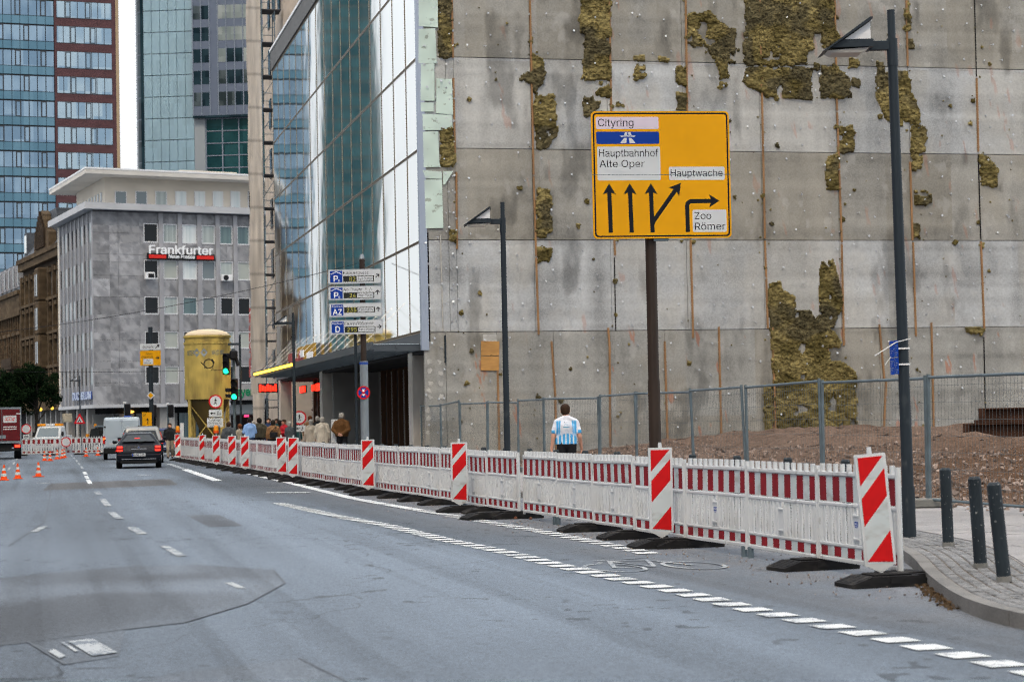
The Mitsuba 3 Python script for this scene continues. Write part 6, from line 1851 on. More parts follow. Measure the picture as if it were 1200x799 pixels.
# ================================================================== parking guidance signs
PD = 60.0
PK = thing('parking_guidance_sign', 'stack of four car park guidance panels with free space displays on a grey post', 'sign')
c0 = at(427.5, 520, PD)
zt_ = at(427, 303, PD)[2]
zm = at(427, 423, PD)[2]
part(PK, 'post', MB().tube((c0[0], PD + 0.14, 0.1), (c0[0], PD + 0.14, zm), 0.125, n=20), 'm_galv_light', 40)
part(PK, 'upper_post', MB().tube((c0[0], PD + 0.14, zm), (c0[0], PD + 0.14, zt_), 0.085, n=18), 'm_pole_brown', 40)
part(PK, 'post_cap', MB().tube((c0[0], PD + 0.14, zt_), (c0[0], PD + 0.14, zt_ + 0.14), 0.09, 0.05, n=12), 'm_galv_light', 40)
part(PK, 'blue_band', MB().tube((c0[0], PD + 0.14, zm - 0.10), (c0[0], PD + 0.14, zm - 0.03), 0.132, n=20), 'm_letter_blue', 40)
c1 = at(418, 520, PD)
part(PK, 'second_post', MB().tube((c1[0], PD + 0.2, 0.1), (c1[0], PD + 0.2, at(418, 372, PD)[2]), 0.045, n=12), 'm_pole_dark', 40)
PX = 666 / 100.0                                               # zoom factor of the measured crop
for i, (y0, y1, name, big, num, ang) in enumerate(((166, 287, 'Kaiserplatz', 'P', '82', -math.pi / 4), (297, 414, 'Am Theater', 'P', '24', -math.pi / 2), (429, 546, '', 'AZ', '235', -math.pi / 2), (561, 681, 'Dom/Römer', 'D', '295', 0.0))):
    off = (0, 3, 8, 12)[i]
    def L(zx, zy):
        q = at(370 + zx / PX, 290 + zy / PX, PD)
        return q[0], q[2]
    (xa, zb), (xb, zt2) = L(97 + off, y1), L(510 + off, y0)
    pn = part(PK, 'panel', MB().prism(sbox(xa + .05, zb + .05, xb - .05, zt2 - .05).buffer(0.05), PD - 0.03, PD + 0.03), 'm_sign_grey')
    part(pn, 'face', MB().prism(sbox(xa + .07, zb + .07, xb - .07, zt2 - .07).buffer(0.045), PD - 0.0345, PD - 0.031), 'm_sign_white')
    w, h = xb - xa, zt2 - zb
    part(pn, 'blue_field', MB().box(xa + w * .04, xa + w * .27, PD - 0.0385, PD - 0.035, zb + h * .1, zt2 - h * .1), 'm_sign_blue')
    m = MB()
    if big == 'P':
        put_text(m, 'P', xa + w * .105, zb + h * .17, h * 0.40, w * .085, y=PD - 0.039, bold=True, depth=0.003)
        m.prism(LineString([(xa + w * .06, zb + h * .68), (xa + w * .155, zb + h * .84), (xa + w * .25, zb + h * .68)]).buffer(h * 0.028), PD - 0.042, PD - 0.039)
        m.prism(Point(xa + w * .205, zb + h * .22).buffer(h * .07).difference(Point(xa + w * .205, zb + h * .22).buffer(h * .04)), PD - 0.042, PD - 0.039)
    else:
        put_text(m, 'Parken', xa + w * .055, zb + h * .70, h * 0.13, w * .20, y=PD - 0.039, depth=0.003)
        put_text(m, big, xa + w * (.07 if big == 'AZ' else .11), zb + h * .17, h * 0.40, w * (.175 if big == 'AZ' else .09), y=PD - 0.039, depth=0.003, bold=True)
    part(pn, 'white_lettering', m, 'm_letter_white')
    m = MB()
    if name:
        put_text(m, name, xa + w * .285, zb + h * .65, h * 0.21, w * (.48 if i == 0 else .36 if i == 1 else .55), y=PD - 0.035, depth=0.003)
    if i == 1:
        m.prism(Point(xa + w * .71, zb + h * .79).buffer(h * .06).difference(Point(xa + w * .71, zb + h * .79).buffer(h * .035)), PD - 0.038, PD - 0.035)
        m.prism(LineString([(xa + w * .77, zb + h * .66), (xa + w * .80, zb + h * .86), (xa + w * .82, zb + h * .66)]).buffer(h * .012), PD - 0.038, PD - 0.035)
    lc = (xa + w * .925, zb + h * .5)
    A = unary_union([LineString([(lc[0] - w * .042 * math.cos(ang), lc[1] + w * .042 * math.sin(ang)), (lc[0] + w * .034 * math.cos(ang), lc[1] - w * .034 * math.sin(ang))]).buffer(h * .032, cap_style=2),
                     LineString([(lc[0] + w * .045 * math.cos(ang) + w * .055 * math.cos(ang + s_ * 2.36), lc[1] - w * .045 * math.sin(ang) - w * .055 * math.sin(ang + s_ * 2.36)) if s_ else (lc[0] + w * .045 * math.cos(ang), lc[1] - w * .045 * math.sin(ang)) for s_ in (-1, 0, 1)]).buffer(h * .032, cap_style=2)])
    m.prism(A, PD - 0.038, PD - 0.035)
    part(pn, 'black_lettering', m, 'm_sign_black')
    za, zb2 = (zb + h * .12, zb + h * .54) if i != 2 else (zb + h * .30, zb + h * .70)
    part(pn, 'display', MB().box(xa + w * .285, xa + w * .865, PD - 0.038, PD - 0.035, za, zb2), 'm_display')
    m = MB()
    put_text(m, num, xa + w * (.40 if len(num) == 2 else .335), za + h * .06, h * .29, w * (.115 if len(num) == 2 else .18), y=PD - 0.0385, depth=0.003)
    part(pn, 'digits', m, 'm_display_digit')
    part(pn, 'free_plate', MB().box(xa + w * .54, xa + w * .845, PD - 0.0415, PD - 0.0385, za + h * .05, zb2 - h * .05), 'm_sign_white')
    m = MB()
    put_text(m, 'freie Plätze', xa + w * .555, za + h * .13, h * .17, w * .275, y=PD - 0.042, depth=0.003)
    part(pn, 'small_lettering', m, 'm_sign_black')
NSn = thing('no_stopping_sign', 'round blue and red no stopping sign on the grey post below the parking panels', 'sign')


def disc(m, x, z, r, y0, y1, r_in=None):
    g = Point(x, z).buffer(r, 24)
    if r_in:
        g = g.difference(Point(x, z).buffer(r_in, 24))
    m.prism(g, y0, y1)


q = at(426, 460, PD)
yy = PD - 0.02
m = MB(); disc(m, q[0], q[2], 0.20, yy - 0.01, yy + 0.01); part(NSn, 'plate', m, 'm_sign_red')
m = MB(); disc(m, q[0], q[2], 0.155, yy - 0.015, yy - 0.0115); part(NSn, 'blue_disc', m, 'm_sign_blue')
m = MB(); m.prism(LineString([(q[0] - .11, q[2] + .11), (q[0] + .11, q[2] - .11)]).buffer(.02), yy - 0.019, yy - 0.0155).prism(LineString([(q[0] - .11, q[2] - .11), (q[0] + .11, q[2] + .11)]).buffer(.02).difference(LineString([(q[0] - .11, q[2] + .11), (q[0] + .11, q[2] - .11)]).buffer(.021)), yy - 0.019, yy - 0.0155)
part(NSn, 'red_cross', m, 'm_sign_red')
m = MB(); m.box(q[0] - .03, q[0] + .03, yy - .023, yy - .0195, q[2] + .03, q[2] + .11).prism(Polygon([(q[0] - .06, q[2] - .04), (q[0] + .06, q[2] - .04), (q[0], q[2] - .11)]), yy - .023, yy - .0195)
part(NSn, 'arrow', m, 'm_letter_white')

# ================================================================== small round signs
def walker(m, x, z, s_, y0, y1):
    m.prism(unary_union([Point(x, z + .62 * s_).buffer(.11 * s_), LineString([(x, z + .42 * s_), (x - .02 * s_, z + 0.0)]).buffer(.10 * s_), LineString([(x - .02 * s_, z), (x + .12 * s_, z - .3 * s_), (x + .14 * s_, z - .65 * s_)]).buffer(.06 * s_), LineString([(x - .02 * s_, z), (x - .14 * s_, z - .32 * s_), (x - .34 * s_, z - .60 * s_)]).buffer(.06 * s_),
                        LineString([(x, z + .40 * s_), (x + .22 * s_, z + .16 * s_), (x + .34 * s_, z + .10 * s_)]).buffer(.045 * s_), LineString([(x, z + .40 * s_), (x - .2 * s_, z + .14 * s_), (x - .24 * s_, z - .02 * s_)]).buffer(.045 * s_)]), y0, y1)


def prohibition(u, v, y, lab, walk, pole_to=0.0, r=0.30, tex_plate=None):
    key = thing('round_prohibition_sign', lab, 'sign')
    q = at(u, v, y)
    m = MB(); disc(m, q[0], q[2], r, y - .01, y + .01); part(key, 'plate', m, 'm_sign_red')
    m = MB(); disc(m, q[0], q[2], r * .80, y - .016, y - .0115); part(key, 'white_disc', m, 'm_sign_white')
    if walk:
        m = MB(); walker(m, q[0], q[2], r * .72, y - .021, y - .0165); part(key, 'walker', m, 'm_sign_black')
    part(key, 'pole', MB().tube((q[0], y + .05, pole_to), (q[0], y + .05, q[2] + r), .035, n=10), 'm_galv', 40)
    return key, q


k1, q = prohibition(252.6, 470.3, 87.0, 'red ringed no pedestrians sign in front of the yellow silo', True, 0.02)
a, b = at(245, 488.5, 87), at(260.2, 479.8, 87)
part(k1, 'arrow_plate', MB().cbox(a[0], b[0], 86.985, 87.01, a[2], b[2], .004), 'm_sign_white')
m = MB().prism(unary_union([LineString([(a[0] + .08, (a[2] + b[2]) / 2), (a[0] + .28, (a[2] + b[2]) / 2)]).buffer(.02), Polygon([(a[0] + .04, (a[2] + b[2]) / 2), (a[0] + .14, (a[2] + b[2]) / 2 + .06), (a[0] + .14, (a[2] + b[2]) / 2 - .06)])]), 86.978, 86.983)
walker(m, a[0] + .40, (a[2] + b[2]) / 2, .15, 86.978, 86.983)
walker(m, a[0] + .49, (a[2] + b[2]) / 2 - .04, .10, 86.978, 86.983)
part(k1, 'symbols', m, 'm_sign_black')
a, b = at(242.8, 500.5, 87), at(261.5, 489.6, 87)
part(k1, 'text_plate', MB().cbox(a[0], b[0], 86.985, 87.01, a[2], b[2], .004), 'm_sign_white')
m = MB()
for i, t_ in enumerate(('Fußgänger', 'Durchgang', 'verboten')):
    w = (b[0] - a[0]) * (.78 if i < 2 else .6)
    put_text(m, t_, (a[0] + b[0] - w) / 2, b[2] - .13 * (i + 1) + .01, .085, w, y=86.983, depth=.003)
part(k1, 'lettering', m, 'm_sign_black')
k2, q = prohibition(351, 489.3, 87.0, 'red ringed no pedestrians sign in front of the crowd', True, 0.02)
a, b = at(346, 505.8, 87), at(358, 498.2, 87)
part(k2, 'arrow_plate', MB().cbox(a[0], b[0], 86.985, 87.01, a[2], b[2], .004), 'm_sign_white')
m = MB().prism(unary_union([LineString([(a[0] + .08, (a[2] + b[2]) / 2), (a[0] + .22, (a[2] + b[2]) / 2)]).buffer(.018), Polygon([(a[0] + .03, (a[2] + b[2]) / 2), (a[0] + .12, (a[2] + b[2]) / 2 + .055), (a[0] + .12, (a[2] + b[2]) / 2 - .055)])]), 86.978, 86.983)
walker(m, a[0] + .32, (a[2] + b[2]) / 2, .13, 86.978, 86.983)
part(k2, 'symbols', m, 'm_sign_black')
k3, q = prohibition(30.8, 502.4, 121.0, 'round no entry for vehicles sign on a pole right of the red truck', False, 0.0)
a, b = at(27, 513.5, 121), at(34.5, 509.2, 121)
part(k3, 'plate_below', MB().cbox(a[0], b[0], 120.985, 121.01, a[2], b[2], .004), 'm_sign_white')
part(k3, 'print', MB().box(a[0] + .06, b[0] - .06, 120.978, 120.983, (a[2] + b[2]) / 2 - .03, (a[2] + b[2]) / 2 + .03), 'm_sign_black')
k4, q = prohibition(77.4, 517.8, 119.5, 'round no entry for vehicles sign hung on the middle cross barrier', False, 0.4)

WT = thing('warning_triangle_sign', 'red bordered roadworks triangle on the distant lamp post', 'sign')
q = at(93.3, 491, 170)
tri = Polygon([(q[0] - .46, q[2] - .36), (q[0] + .46, q[2] - .36), (q[0], q[2] + .44)]).buffer(.03)
part(WT, 'plate', MB().prism(tri, 169.98, 170.0), 'm_sign_red')
part(WT, 'white_field', MB().prism(tri.buffer(-.125), 169.974, 169.978), 'm_sign_white')
part(WT, 'digger_symbol', MB().prism(unary_union([LineString([(q[0] - .1, q[2] - .24), (q[0], q[2] - .02), (q[0] + .1, q[2] - .24)]).buffer(.03), Point(q[0] + .02, q[2] + .06).buffer(.04)]), 169.968, 169.972), 'm_sign_black')

# ================================================================== sign post at the crossing
CD = 125.0
CP = thing('crossing_sign_post', 'grey post with small direction sign, priority diamond and yellow detour plate at the crossing', 'sign')
c = at(177, 500, CD)
part(CP, 'post', MB().tube((c[0], CD + .2, 0), (c[0], CD + .2, at(176.5, 383, CD)[2]), .14, n=16), 'm_pole_dark', 40)


def plate(parent, nm, u0, u1, v0, v1, mat, dy=0.0, yv=None):
    yv = CD if yv is None else yv
    a, b = at(u0, v1, yv), at(u1, v0, yv)
    return part(parent, nm, MB().cbox(a[0], b[0], yv - .02 + dy, yv + .02 + dy, a[2], b[2], .004), mat), a, b


k, a, b = plate(CP, 'white_plate', 164.3, 188.3, 402.5, 410.2, 'm_sign_white')
m = MB(); put_text(m, 'Hauptwache', a[0] + .12, a[2] + .12, .17, .72, y=CD - .024, depth=.003)
m.prism(LineString([(b[0] - .32, a[2] + .1), (b[0] - .13, a[2] + .29)]).buffer(.03, cap_style=2), CD - .028, CD - .024).prism(Polygon([(b[0] - .08, a[2] + .34), (b[0] - .26, a[2] + .30), (b[0] - .12, a[2] + .15)]), CD - .028, CD - .024)
part(k, 'lettering', m, 'm_sign_black')
k, a, b = plate(CP, 'yellow_plate', 164.3, 188.3, 410.6, 428.3, 'm_sign_yellow')
m = MB(); put_text(m, 'Hanau', a[0] + .36, b[2] - .26, .15, .42, y=CD - .024, depth=.003); put_text(m, 'Offenbach', a[0] + .1, b[2] - .47, .15, .72, y=CD - .024, depth=.003)
m.prism(LineString([(b[0] - .33, (a[2] + b[2]) / 2), (b[0] - .15, (a[2] + b[2]) / 2)]).buffer(.03, cap_style=2), CD - .028, CD - .024).prism(Polygon([(b[0] - .06, (a[2] + b[2]) / 2), (b[0] - .2, (a[2] + b[2]) / 2 + .1), (b[0] - .2, (a[2] + b[2]) / 2 - .1)]), CD - .028, CD - .024)
part(k, 'lettering', m, 'm_sign_black')
part(k, 'inset', MB().box(a[0] + .2, a[0] + .82, CD - .028, CD - .022, a[2] + .06, a[2] + .42), 'm_sign_white')
m = MB(); put_text(m, 'Zoo', a[0] + .42, a[2] + .26, .11, .2, y=CD - .029, depth=.003); put_text(m, 'Römer', a[0] + .28, a[2] + .10, .11, .42, y=CD - .029, depth=.003)
part(k, 'small_lettering', m, 'm_sign_black')
q = at(176.6, 463.3, CD)
dm = lambda r: Polygon([(q[0] - r, q[2]), (q[0], q[2] - r), (q[0] + r, q[2]), (q[0], q[2] + r)])
part(CP, 'diamond', MB().prism(dm(.26), CD - .02, CD + .02), 'm_sign_white')
part(f'{CP}__diamond', 'yellow_field', MB().prism(dm(.18), CD - .026, CD - .0215), 'm_sign_yellow')
k, a, b = plate(CP, 'detour_plate', 167, 178.2, 483, 499, 'm_sign_yellow', -.1)
xm = (a[0] + b[0]) / 2
part(k, 'arrow', MB().prism(unary_union([LineString([(xm + .05, a[2] + .1), (xm + .05, a[2] + .42)]).buffer(.025, cap_style=2), Polygon([(xm - .05, a[2] + .36), (xm + .15, a[2] + .36), (xm + .05, a[2] + .52)]), LineString([(a[0] + .08, b[2] - .08), (a[0] + .08, b[2] - .2), (a[0] + .2, b[2] - .2), (a[0] + .2, b[2] - .08)]).buffer(.015)]), CD - .128, CD - .122), 'm_sign_black')

# ================================================================== traffic lights
def signal_head(key, u, v0, v1, y, green=True, side=0.0):
    a, b = at(u, v1, y), at(u, v0, y)
    h = b[2] - a[2]
    w = h * .30
    k = part(key, 'signal_head', MB().cbox(a[0] - w / 2, a[0] + w / 2, y - .12, y + .14, a[2], b[2], .03), 'm_black')
    for i in range(3):
        z = a[2] + h * (i + .5) / 3
        if i == 0 and green:
            lamp(key, 'green_lens', MB().tube((a[0], y - .17, z), (a[0], y - .125, z), h * .125, n=18), (0.008, 0.62, 0.20), label='lit green traffic light lens')
        else:
            part(k, 'lens', MB().tube((a[0], y - .15, z), (a[0], y - .122, z), h * .10, n=16), 'm_dark_void')
        t = np.linspace(-.15, math.pi + .15, 9)
        r = h * .125
        hd = MB()
        for t0, t1 in zip(t[:-1], t[1:]):
            p_ = lambda t_, rr, yv: (a[0] + rr * math.cos(t_), yv, z + rr * math.sin(t_))
            hd.add([p_(t0, r, y - .12), p_(t1, r, y - .12), p_(t1, r, y - .34), p_(t0, r, y - .34), p_(t0, r + .012, y - .12), p_(t1, r + .012, y - .12), p_(t1, r + .012, y - .34), p_(t0, r + .012, y - .34)], [[0, 1, 2], [0, 2, 3], [4, 6, 5], [4, 7, 6], [3, 2, 6], [3, 6, 7]])
        part(k, 'hood', hd, 'm_black')


TL = thing('traffic_light', 'traffic light post with two signal heads both showing green right of the silo', 'traffic light')
yl = 100.0
c = at(274.5, 520, yl)
part(TL, 'post', MB().tube((c[0], yl + .25, .1), (c[0], yl + .25, at(274, 408, yl)[2]), .075, n=14), 'm_galv', 40)
signal_head(TL, 265.2, 414, 439, yl)
signal_head(TL, 275, 443.5, 469, yl - .1)
q = at(274.5, 416, yl)
part(TL, 'camera_housing', MB().cbox(q[0] - .22, q[0] + .16, yl - .2, yl + .2, q[2] - .25, q[2] + .25, .08).tube((q[0] + .1, yl, q[2] - .2), (q[0] + .2, yl, q[2] - .55), .09, n=8), 'm_black')
q = at(269.5, 457, yl)
part(TL, 'hood_side', MB().cbox(q[0] - .2, q[0] + .05, yl - .3, yl + .05, q[2] - .1, q[2] + .1, .03).cbox(q[0] - .2, q[0] + .05, yl - .3, yl + .05, q[2] - .38, q[2] - .2, .03), 'm_black')
MP_ = thing('mast_arm_post', 'slim dark post with a short top arm right of the traffic light', 'post')
c = at(282.5, 500, 104)
zt_ = at(282, 392, 104)[2]
part(MP_, 'post', MB().tube((c[0], 104, .1), (c[0], 104, zt_), .055, n=12), 'm_pole_dark', 40)
part(MP_, 'arm', MB().cbox(c[0] - .62, c[0], 103.96, 104.04, zt_ - .55, zt_ - .43, .01), 'm_pole_dark')
for u, v0, v1, lab in ((149.5, 473, 497, 'dark traffic light seen from behind left of the yellow detour plate'), (180, 474, 499, 'dark traffic light seen from behind just right of the detour plate'), (200, 474, 498, 'dark traffic light seen from behind above the walking man')):
    k = thing('traffic_light', lab, 'traffic light')
    yv = 138.0
    c = at(u, 500, yv)
    part(k, 'post', MB().tube((c[0] - .2, yv + .2, 0), (c[0] - .2, yv + .2, at(u, v0 - 2, yv)[2]), .07, n=10), 'm_galv', 40)
    a, b = at(u, v0 + 15, yv), at(u, v0, yv)
    part(k, 'signal_head', MB().cbox(c[0] - .16, c[0] + .22, yv - .12, yv + .1, a[2], b[2], .04), 'm_black')
    part(k, 'bracket', MB().box(c[0] - .2, c[0] - .02, yv + .1, yv + .22, b[2] - .15, b[2] - .08).cbox(c[0] - .28, c[0] - .10, yv - .02, yv + .18, b[2] - .02, b[2] + .14, .02), 'm_lamp_white')

# ================================================================== cement silo
SI = thing('cement_silo', 'yellow steel cement silo on legs with faded lettering and dark stains', 'silo')
ys = 107.0
q = at(244.3, 500, ys)
pm = F / ys
r_ = 26.8 / pm
zb, zt_ = at(244, 468, ys)[2], at(244, 404, ys)[2]
MSI = place(q[0], q[1], 0)
part(SI, 'drum', MB().tube((0, 0, zb), (0, 0, zt_), r_, n=48), 'm_silo', 40, M=MSI)
part(SI, 'rim', MB().tube((0, 0, zt_ + .01), (0, 0, zt_ + .12), r_ * 1.03, n=48).tube((0, 0, zt_ + .13), (0, 0, zt_ + .36), r_ * .97, n=48).tube((0, 0, zt_ + .37), (0, 0, zt_ + .48), r_ * 1.03, n=48), 'm_silo', 40, M=MSI)
dome = MB()
for k in range(6):
    a0, a1 = k / 6 * math.pi / 2, (k + 1) / 6 * math.pi / 2
    dome.tube((0, 0, zt_ + .48 + .36 * math.sin(a0)), (0, 0, zt_ + .48 + .36 * math.sin(a1)), r_ * .98 * math.cos(a0), max(r_ * .98 * math.cos(a1), .02), n=40, caps=False)
part(SI, 'dome', dome, 'm_silo_top', True, M=MSI)
part(SI, 'hopper', MB().tube((0, 0, zb - .02), (0, 0, .75), r_ * .93, .22, n=36), 'm_silo_shaded', 40, M=MSI)
for k, t in enumerate((0.6, 2.45, 3.85, 5.55)):
    x, y = r_ * .93 * math.cos(t), r_ * .93 * math.sin(t)
    part(SI, 'leg', MB().cbox(x - .085, x + .085, y - .085, y + .085, .1, zb - .01, .01), 'm_silo', M=MSI)
for t0, t1 in ((0.6, 2.45), (2.45, 3.85), (3.85, 5.55), (5.55, 0.6)):
    a, b = np.array([r_ * .9 * math.cos(t0), r_ * .9 * math.sin(t0)]), np.array([r_ * .9 * math.cos(t1), r_ * .9 * math.sin(t1)])
    part(SI, 'brace', MB().tube((*a, .5), (*b, zb - .3), .03, n=6), 'm_silo', M=MSI)
    part(SI, 'brace', MB().tube((*b, .5), (*a, zb - .3), .03, n=6), 'm_silo', M=MSI)


def wrap(v, r):
    """bend flat lettering (x along, y depth) round the drum"""
    v = np.array(v)
    t = v[:, 0] / r - math.pi / 2
    rr = r - v[:, 1]
    return np.column_stack([rr * np.cos(t), rr * np.sin(t), v[:, 2]])


lt = MB()
zl_ = at(244, 416.5, ys)[2]
for t_, x0, w in (('AKTIET', -1.10, .55), ('MARIT', .42, .42), ('ABET', .86, .30)):
    v, f = text_poly(t_, .24, w, True)
    v[:, 0] += x0
    v[:, 2] += zl_
    lt.add(wrap(v, r_ + .004), f)
part(SI, 'lettering', lt, 'm_galv', M=MSI)
m = MB()
for x0 in (-.40, .0):
    v = np.array([(x0 - .2, -.004, zl_ + .12), (x0, -.004, zl_ - .12), (x0 + .2, -.004, zl_ + .12), (x0, -.004, zl_ + .36)])
    m.add(wrap(v, r_ + .006), [[0, 1, 2], [0, 2, 3]])
part(SI, 'diamond_mark', m, 'm_galv_light', M=MSI)
m = MB()
zc_ = at(244, 427, ys)[2]
for t in np.linspace(0, 2 * math.pi, 22)[:-1]:
    v = []
    for dt, rr in ((0, .22), (.3, .22), (.3, .275), (0, .275)):
        v.append((.25 + rr * math.cos(t + dt), -.003, zc_ + rr * .95 * math.sin(t + dt)))
    m.add(wrap(v, r_ + .008), [[0, 1, 2], [0, 2, 3]])
for t0, t1 in (((-.18, .1), (.05, -.12)), ((.4, .28), (.55, .05)), ((.0, -.2), (.5, -.26))):
    d = np.array(t1) - np.array(t0)
    n = np.array([-d[1], d[0]]) / np.linalg.norm(d) * .025
    v = [(t0[0] - n[0], -.003, zc_ + t0[1] - n[1]), (t1[0] - n[0], -.003, zc_ + t1[1] - n[1]), (t1[0] + n[0], -.003, zc_ + t1[1] + n[1]), (t0[0] + n[0], -.003, zc_ + t0[1] + n[1])]
    m.add(wrap(v, r_ + .010), [[0, 1, 2], [0, 2, 3]])
part(SI, 'dark_scribble', m, 'm_black', M=MSI)

# ================================================================== traffic cones
CONE = Proto()
prof = [(0.0, .155), (.04, .150), (.045, .125)]
CONE.add('base', MB().cbox(-.15, .15, -.15, .15, 0, .03, .008), 'm_cone_orange')
CONE.add('body', MB().tube((0, 0, .03), (0, 0, .50), .105, .022, n=20), 'm_cone_orange', 40)


def cband(z0, z1):
    r = lambda z: .105 - (z - .03) / .47 * .083
    return MB().tube((0, 0, z0), (0, 0, z1), r(z0) + .003, r(z1) + .003, n=20)


CONE.add('white_band', cband(.13, .22), 'm_reflect_white', 40)
CONE.add('white_band', cband(.31, .39), 'm_reflect_white', 40)
for (u, v), lab in zip(((4.6, 562.7), (21, 561), (45, 558.7), (52.3, 539.8), (58.7, 540), (67, 538), (72.8, 537), (75.6, 536), (100.9, 534.8), (114.6, 533.7)),
                       ('orange traffic cone at the left edge, leftmost of the three near ones', 'orange traffic cone, middle of the three near ones at the left', 'orange traffic cone, rightmost of the three near ones at the left', 'orange cone, leftmost of the far row before the cross barriers', 'orange cone, second from the left of the far row', 'orange cone, third from the left of the far row',
                        'orange cone, fourth of the far row, half overlapping the next', 'orange cone, fifth of the far row, before the round sign', 'orange cone standing alone left of the van', 'orange cone right beside the white van')):
    p = gnd(u, v)
    key = thing('traffic_cone', lab, 'traffic cone', 'orange traffic cones on the road')
    CONE.put(key, place(p[0], p[1], .002, rng.uniform(0, 1.5)) @ trimesh.transformations.rotation_matrix(rng.normal(0, .02), [0, 1, 0]))

# ================================================================== barriers across the side lane
for (u0, u1), lab in zip(((25.5, 57.5), (58.5, 95), (96.5, 121.5)), ('left barrier panel of three set across the left lane', 'middle barrier panel of three set across the left lane', 'right barrier panel of three set across the left lane')):
    yb = 120.0
    a, b = at(u0, 530, yb), at(u1, 530, yb)
    key = thing('cross_barrier', lab, 'barrier', 'barriers set across the left lane')
    Sx = np.eye(4)
    Sx[0, 0] = max(b[0] - a[0], 1.75) / 2.0
    FARP.put(key, place(a[0], yb, .01, 0.0) @ Sx)
    for x in (a[0] + .1, a[0] + (b[0] - a[0]) * .9):
        part(key, 'foot', MB().prism(affinity.scale(fp, .5, 1), -.25, .25), 'm_rubber', M=place(x, yb, 0.0, 0))

# ================================================================== overhead wires
for i, (p0, p1, sag, lab) in enumerate(((at(-25, 391.5, 100), at(418, 309, 80), .35, 'thin overhead wire rising from the left edge to the glass facade'), (at(-25, 434.5, 130), at(272, 433, 104), .10, 'thin level overhead wire running left to the traffic light'))):
    t = np.linspace(0, 1, 26)
    pts = np.array(p0)[None] * (1 - t)[:, None] + np.array(p1)[None] * t[:, None]
    pts[:, 2] -= sag * 4 * t * (1 - t)
    key = thing('overhead_wire', lab, 'wire')
    part(key, 'cable', MB().path(pts, .014, n=5), 'm_black')
key = thing('canopy_cable', 'black cable slung from the canopy end to the street lamp', 'cable')
pts = [at(298, 440, 112), at(318, 424, 105), at(331, 410, 96), at(344, 392, 82.2)]
part(key, 'cable', MB().path(pts, .02, n=5), 'm_black')

# ================================================================== people
def ball(p, r, n=14):
    return m3.Manifold.sphere(r, n).translate(list(map(float, p)))


def bones(list_, n=14):
    """[(p0, r0, p1, r1), ...] -> union of the hulls of the spheres at both ends"""
    return m3.Manifold.batch_boolean([m3.Manifold.batch_hull([ball(a, ra, n), ball(b, rb, n)]) for a, ra, b, rb in list_], m3.OpType.Add)


def smooth_mesh(man, edge, it=8):
    man = man.refine_to_length(edge)
    k = man.to_mesh()
    m = trimesh.Trimesh(k.vert_properties[:, :3], k.tri_verts, process=True)
    trimesh.smoothing.filter_taubin(m, iterations=it)
    return m


def skeleton(pose):
    J = dict(pel=(0, 0, .96), wai=(0, .01, 1.12), che=(0, 0, 1.32), nec=(0, -.01, 1.50), hea=(0, .02, 1.64))
    for s_, c in ((-1, 'l'), (1, 'r')):
        J['sh' + c] = (s_ * .185, -.01, 1.405)
        J['hi' + c] = (s_ * .09, 0, .93)
        J['kn' + c] = (s_ * .105, .02, .50)
        J['an' + c] = (s_ * .11, -.02, .09)
        J['to' + c] = (s_ * .13, .15, .04)
        if pose == 'down':
            J['el' + c], J['wr' + c], J['ha' + c] = (s_ * .255, -.03, 1.13), (s_ * .275, .05, .88), (s_ * .27, .09, .79)
        elif pose == 'behind':
            J['el' + c], J['wr' + c], J['ha' + c] = (s_ * .27, -.09, 1.15), (s_ * .10, -.19, 1.00), (s_ * .02, -.20, .96)
        elif pose == 'front':
            J['el' + c], J['wr' + c], J['ha' + c] = (s_ * .27, .02, 1.14), (s_ * .15, .24, 1.13), (s_ * .09, .30, 1.15)
        elif pose == 'walk':
            J['el' + c], J['wr' + c], J['ha' + c] = (s_ * .25, -.10 * s_, 1.14), (s_ * .22, .06 - .05 * s_, .92), (s_ * .20, .10 - .05 * s_, .85)
            J['kn' + c] = (s_ * .09, .08 + .10 * s_, .50)
            J['an' + c] = (s_ * .08, .22 * s_ - .04, .09 + (.05 if s_ < 0 else 0))
            J['to' + c] = (s_ * .09, .22 * s_ + .13, .05)
    return J


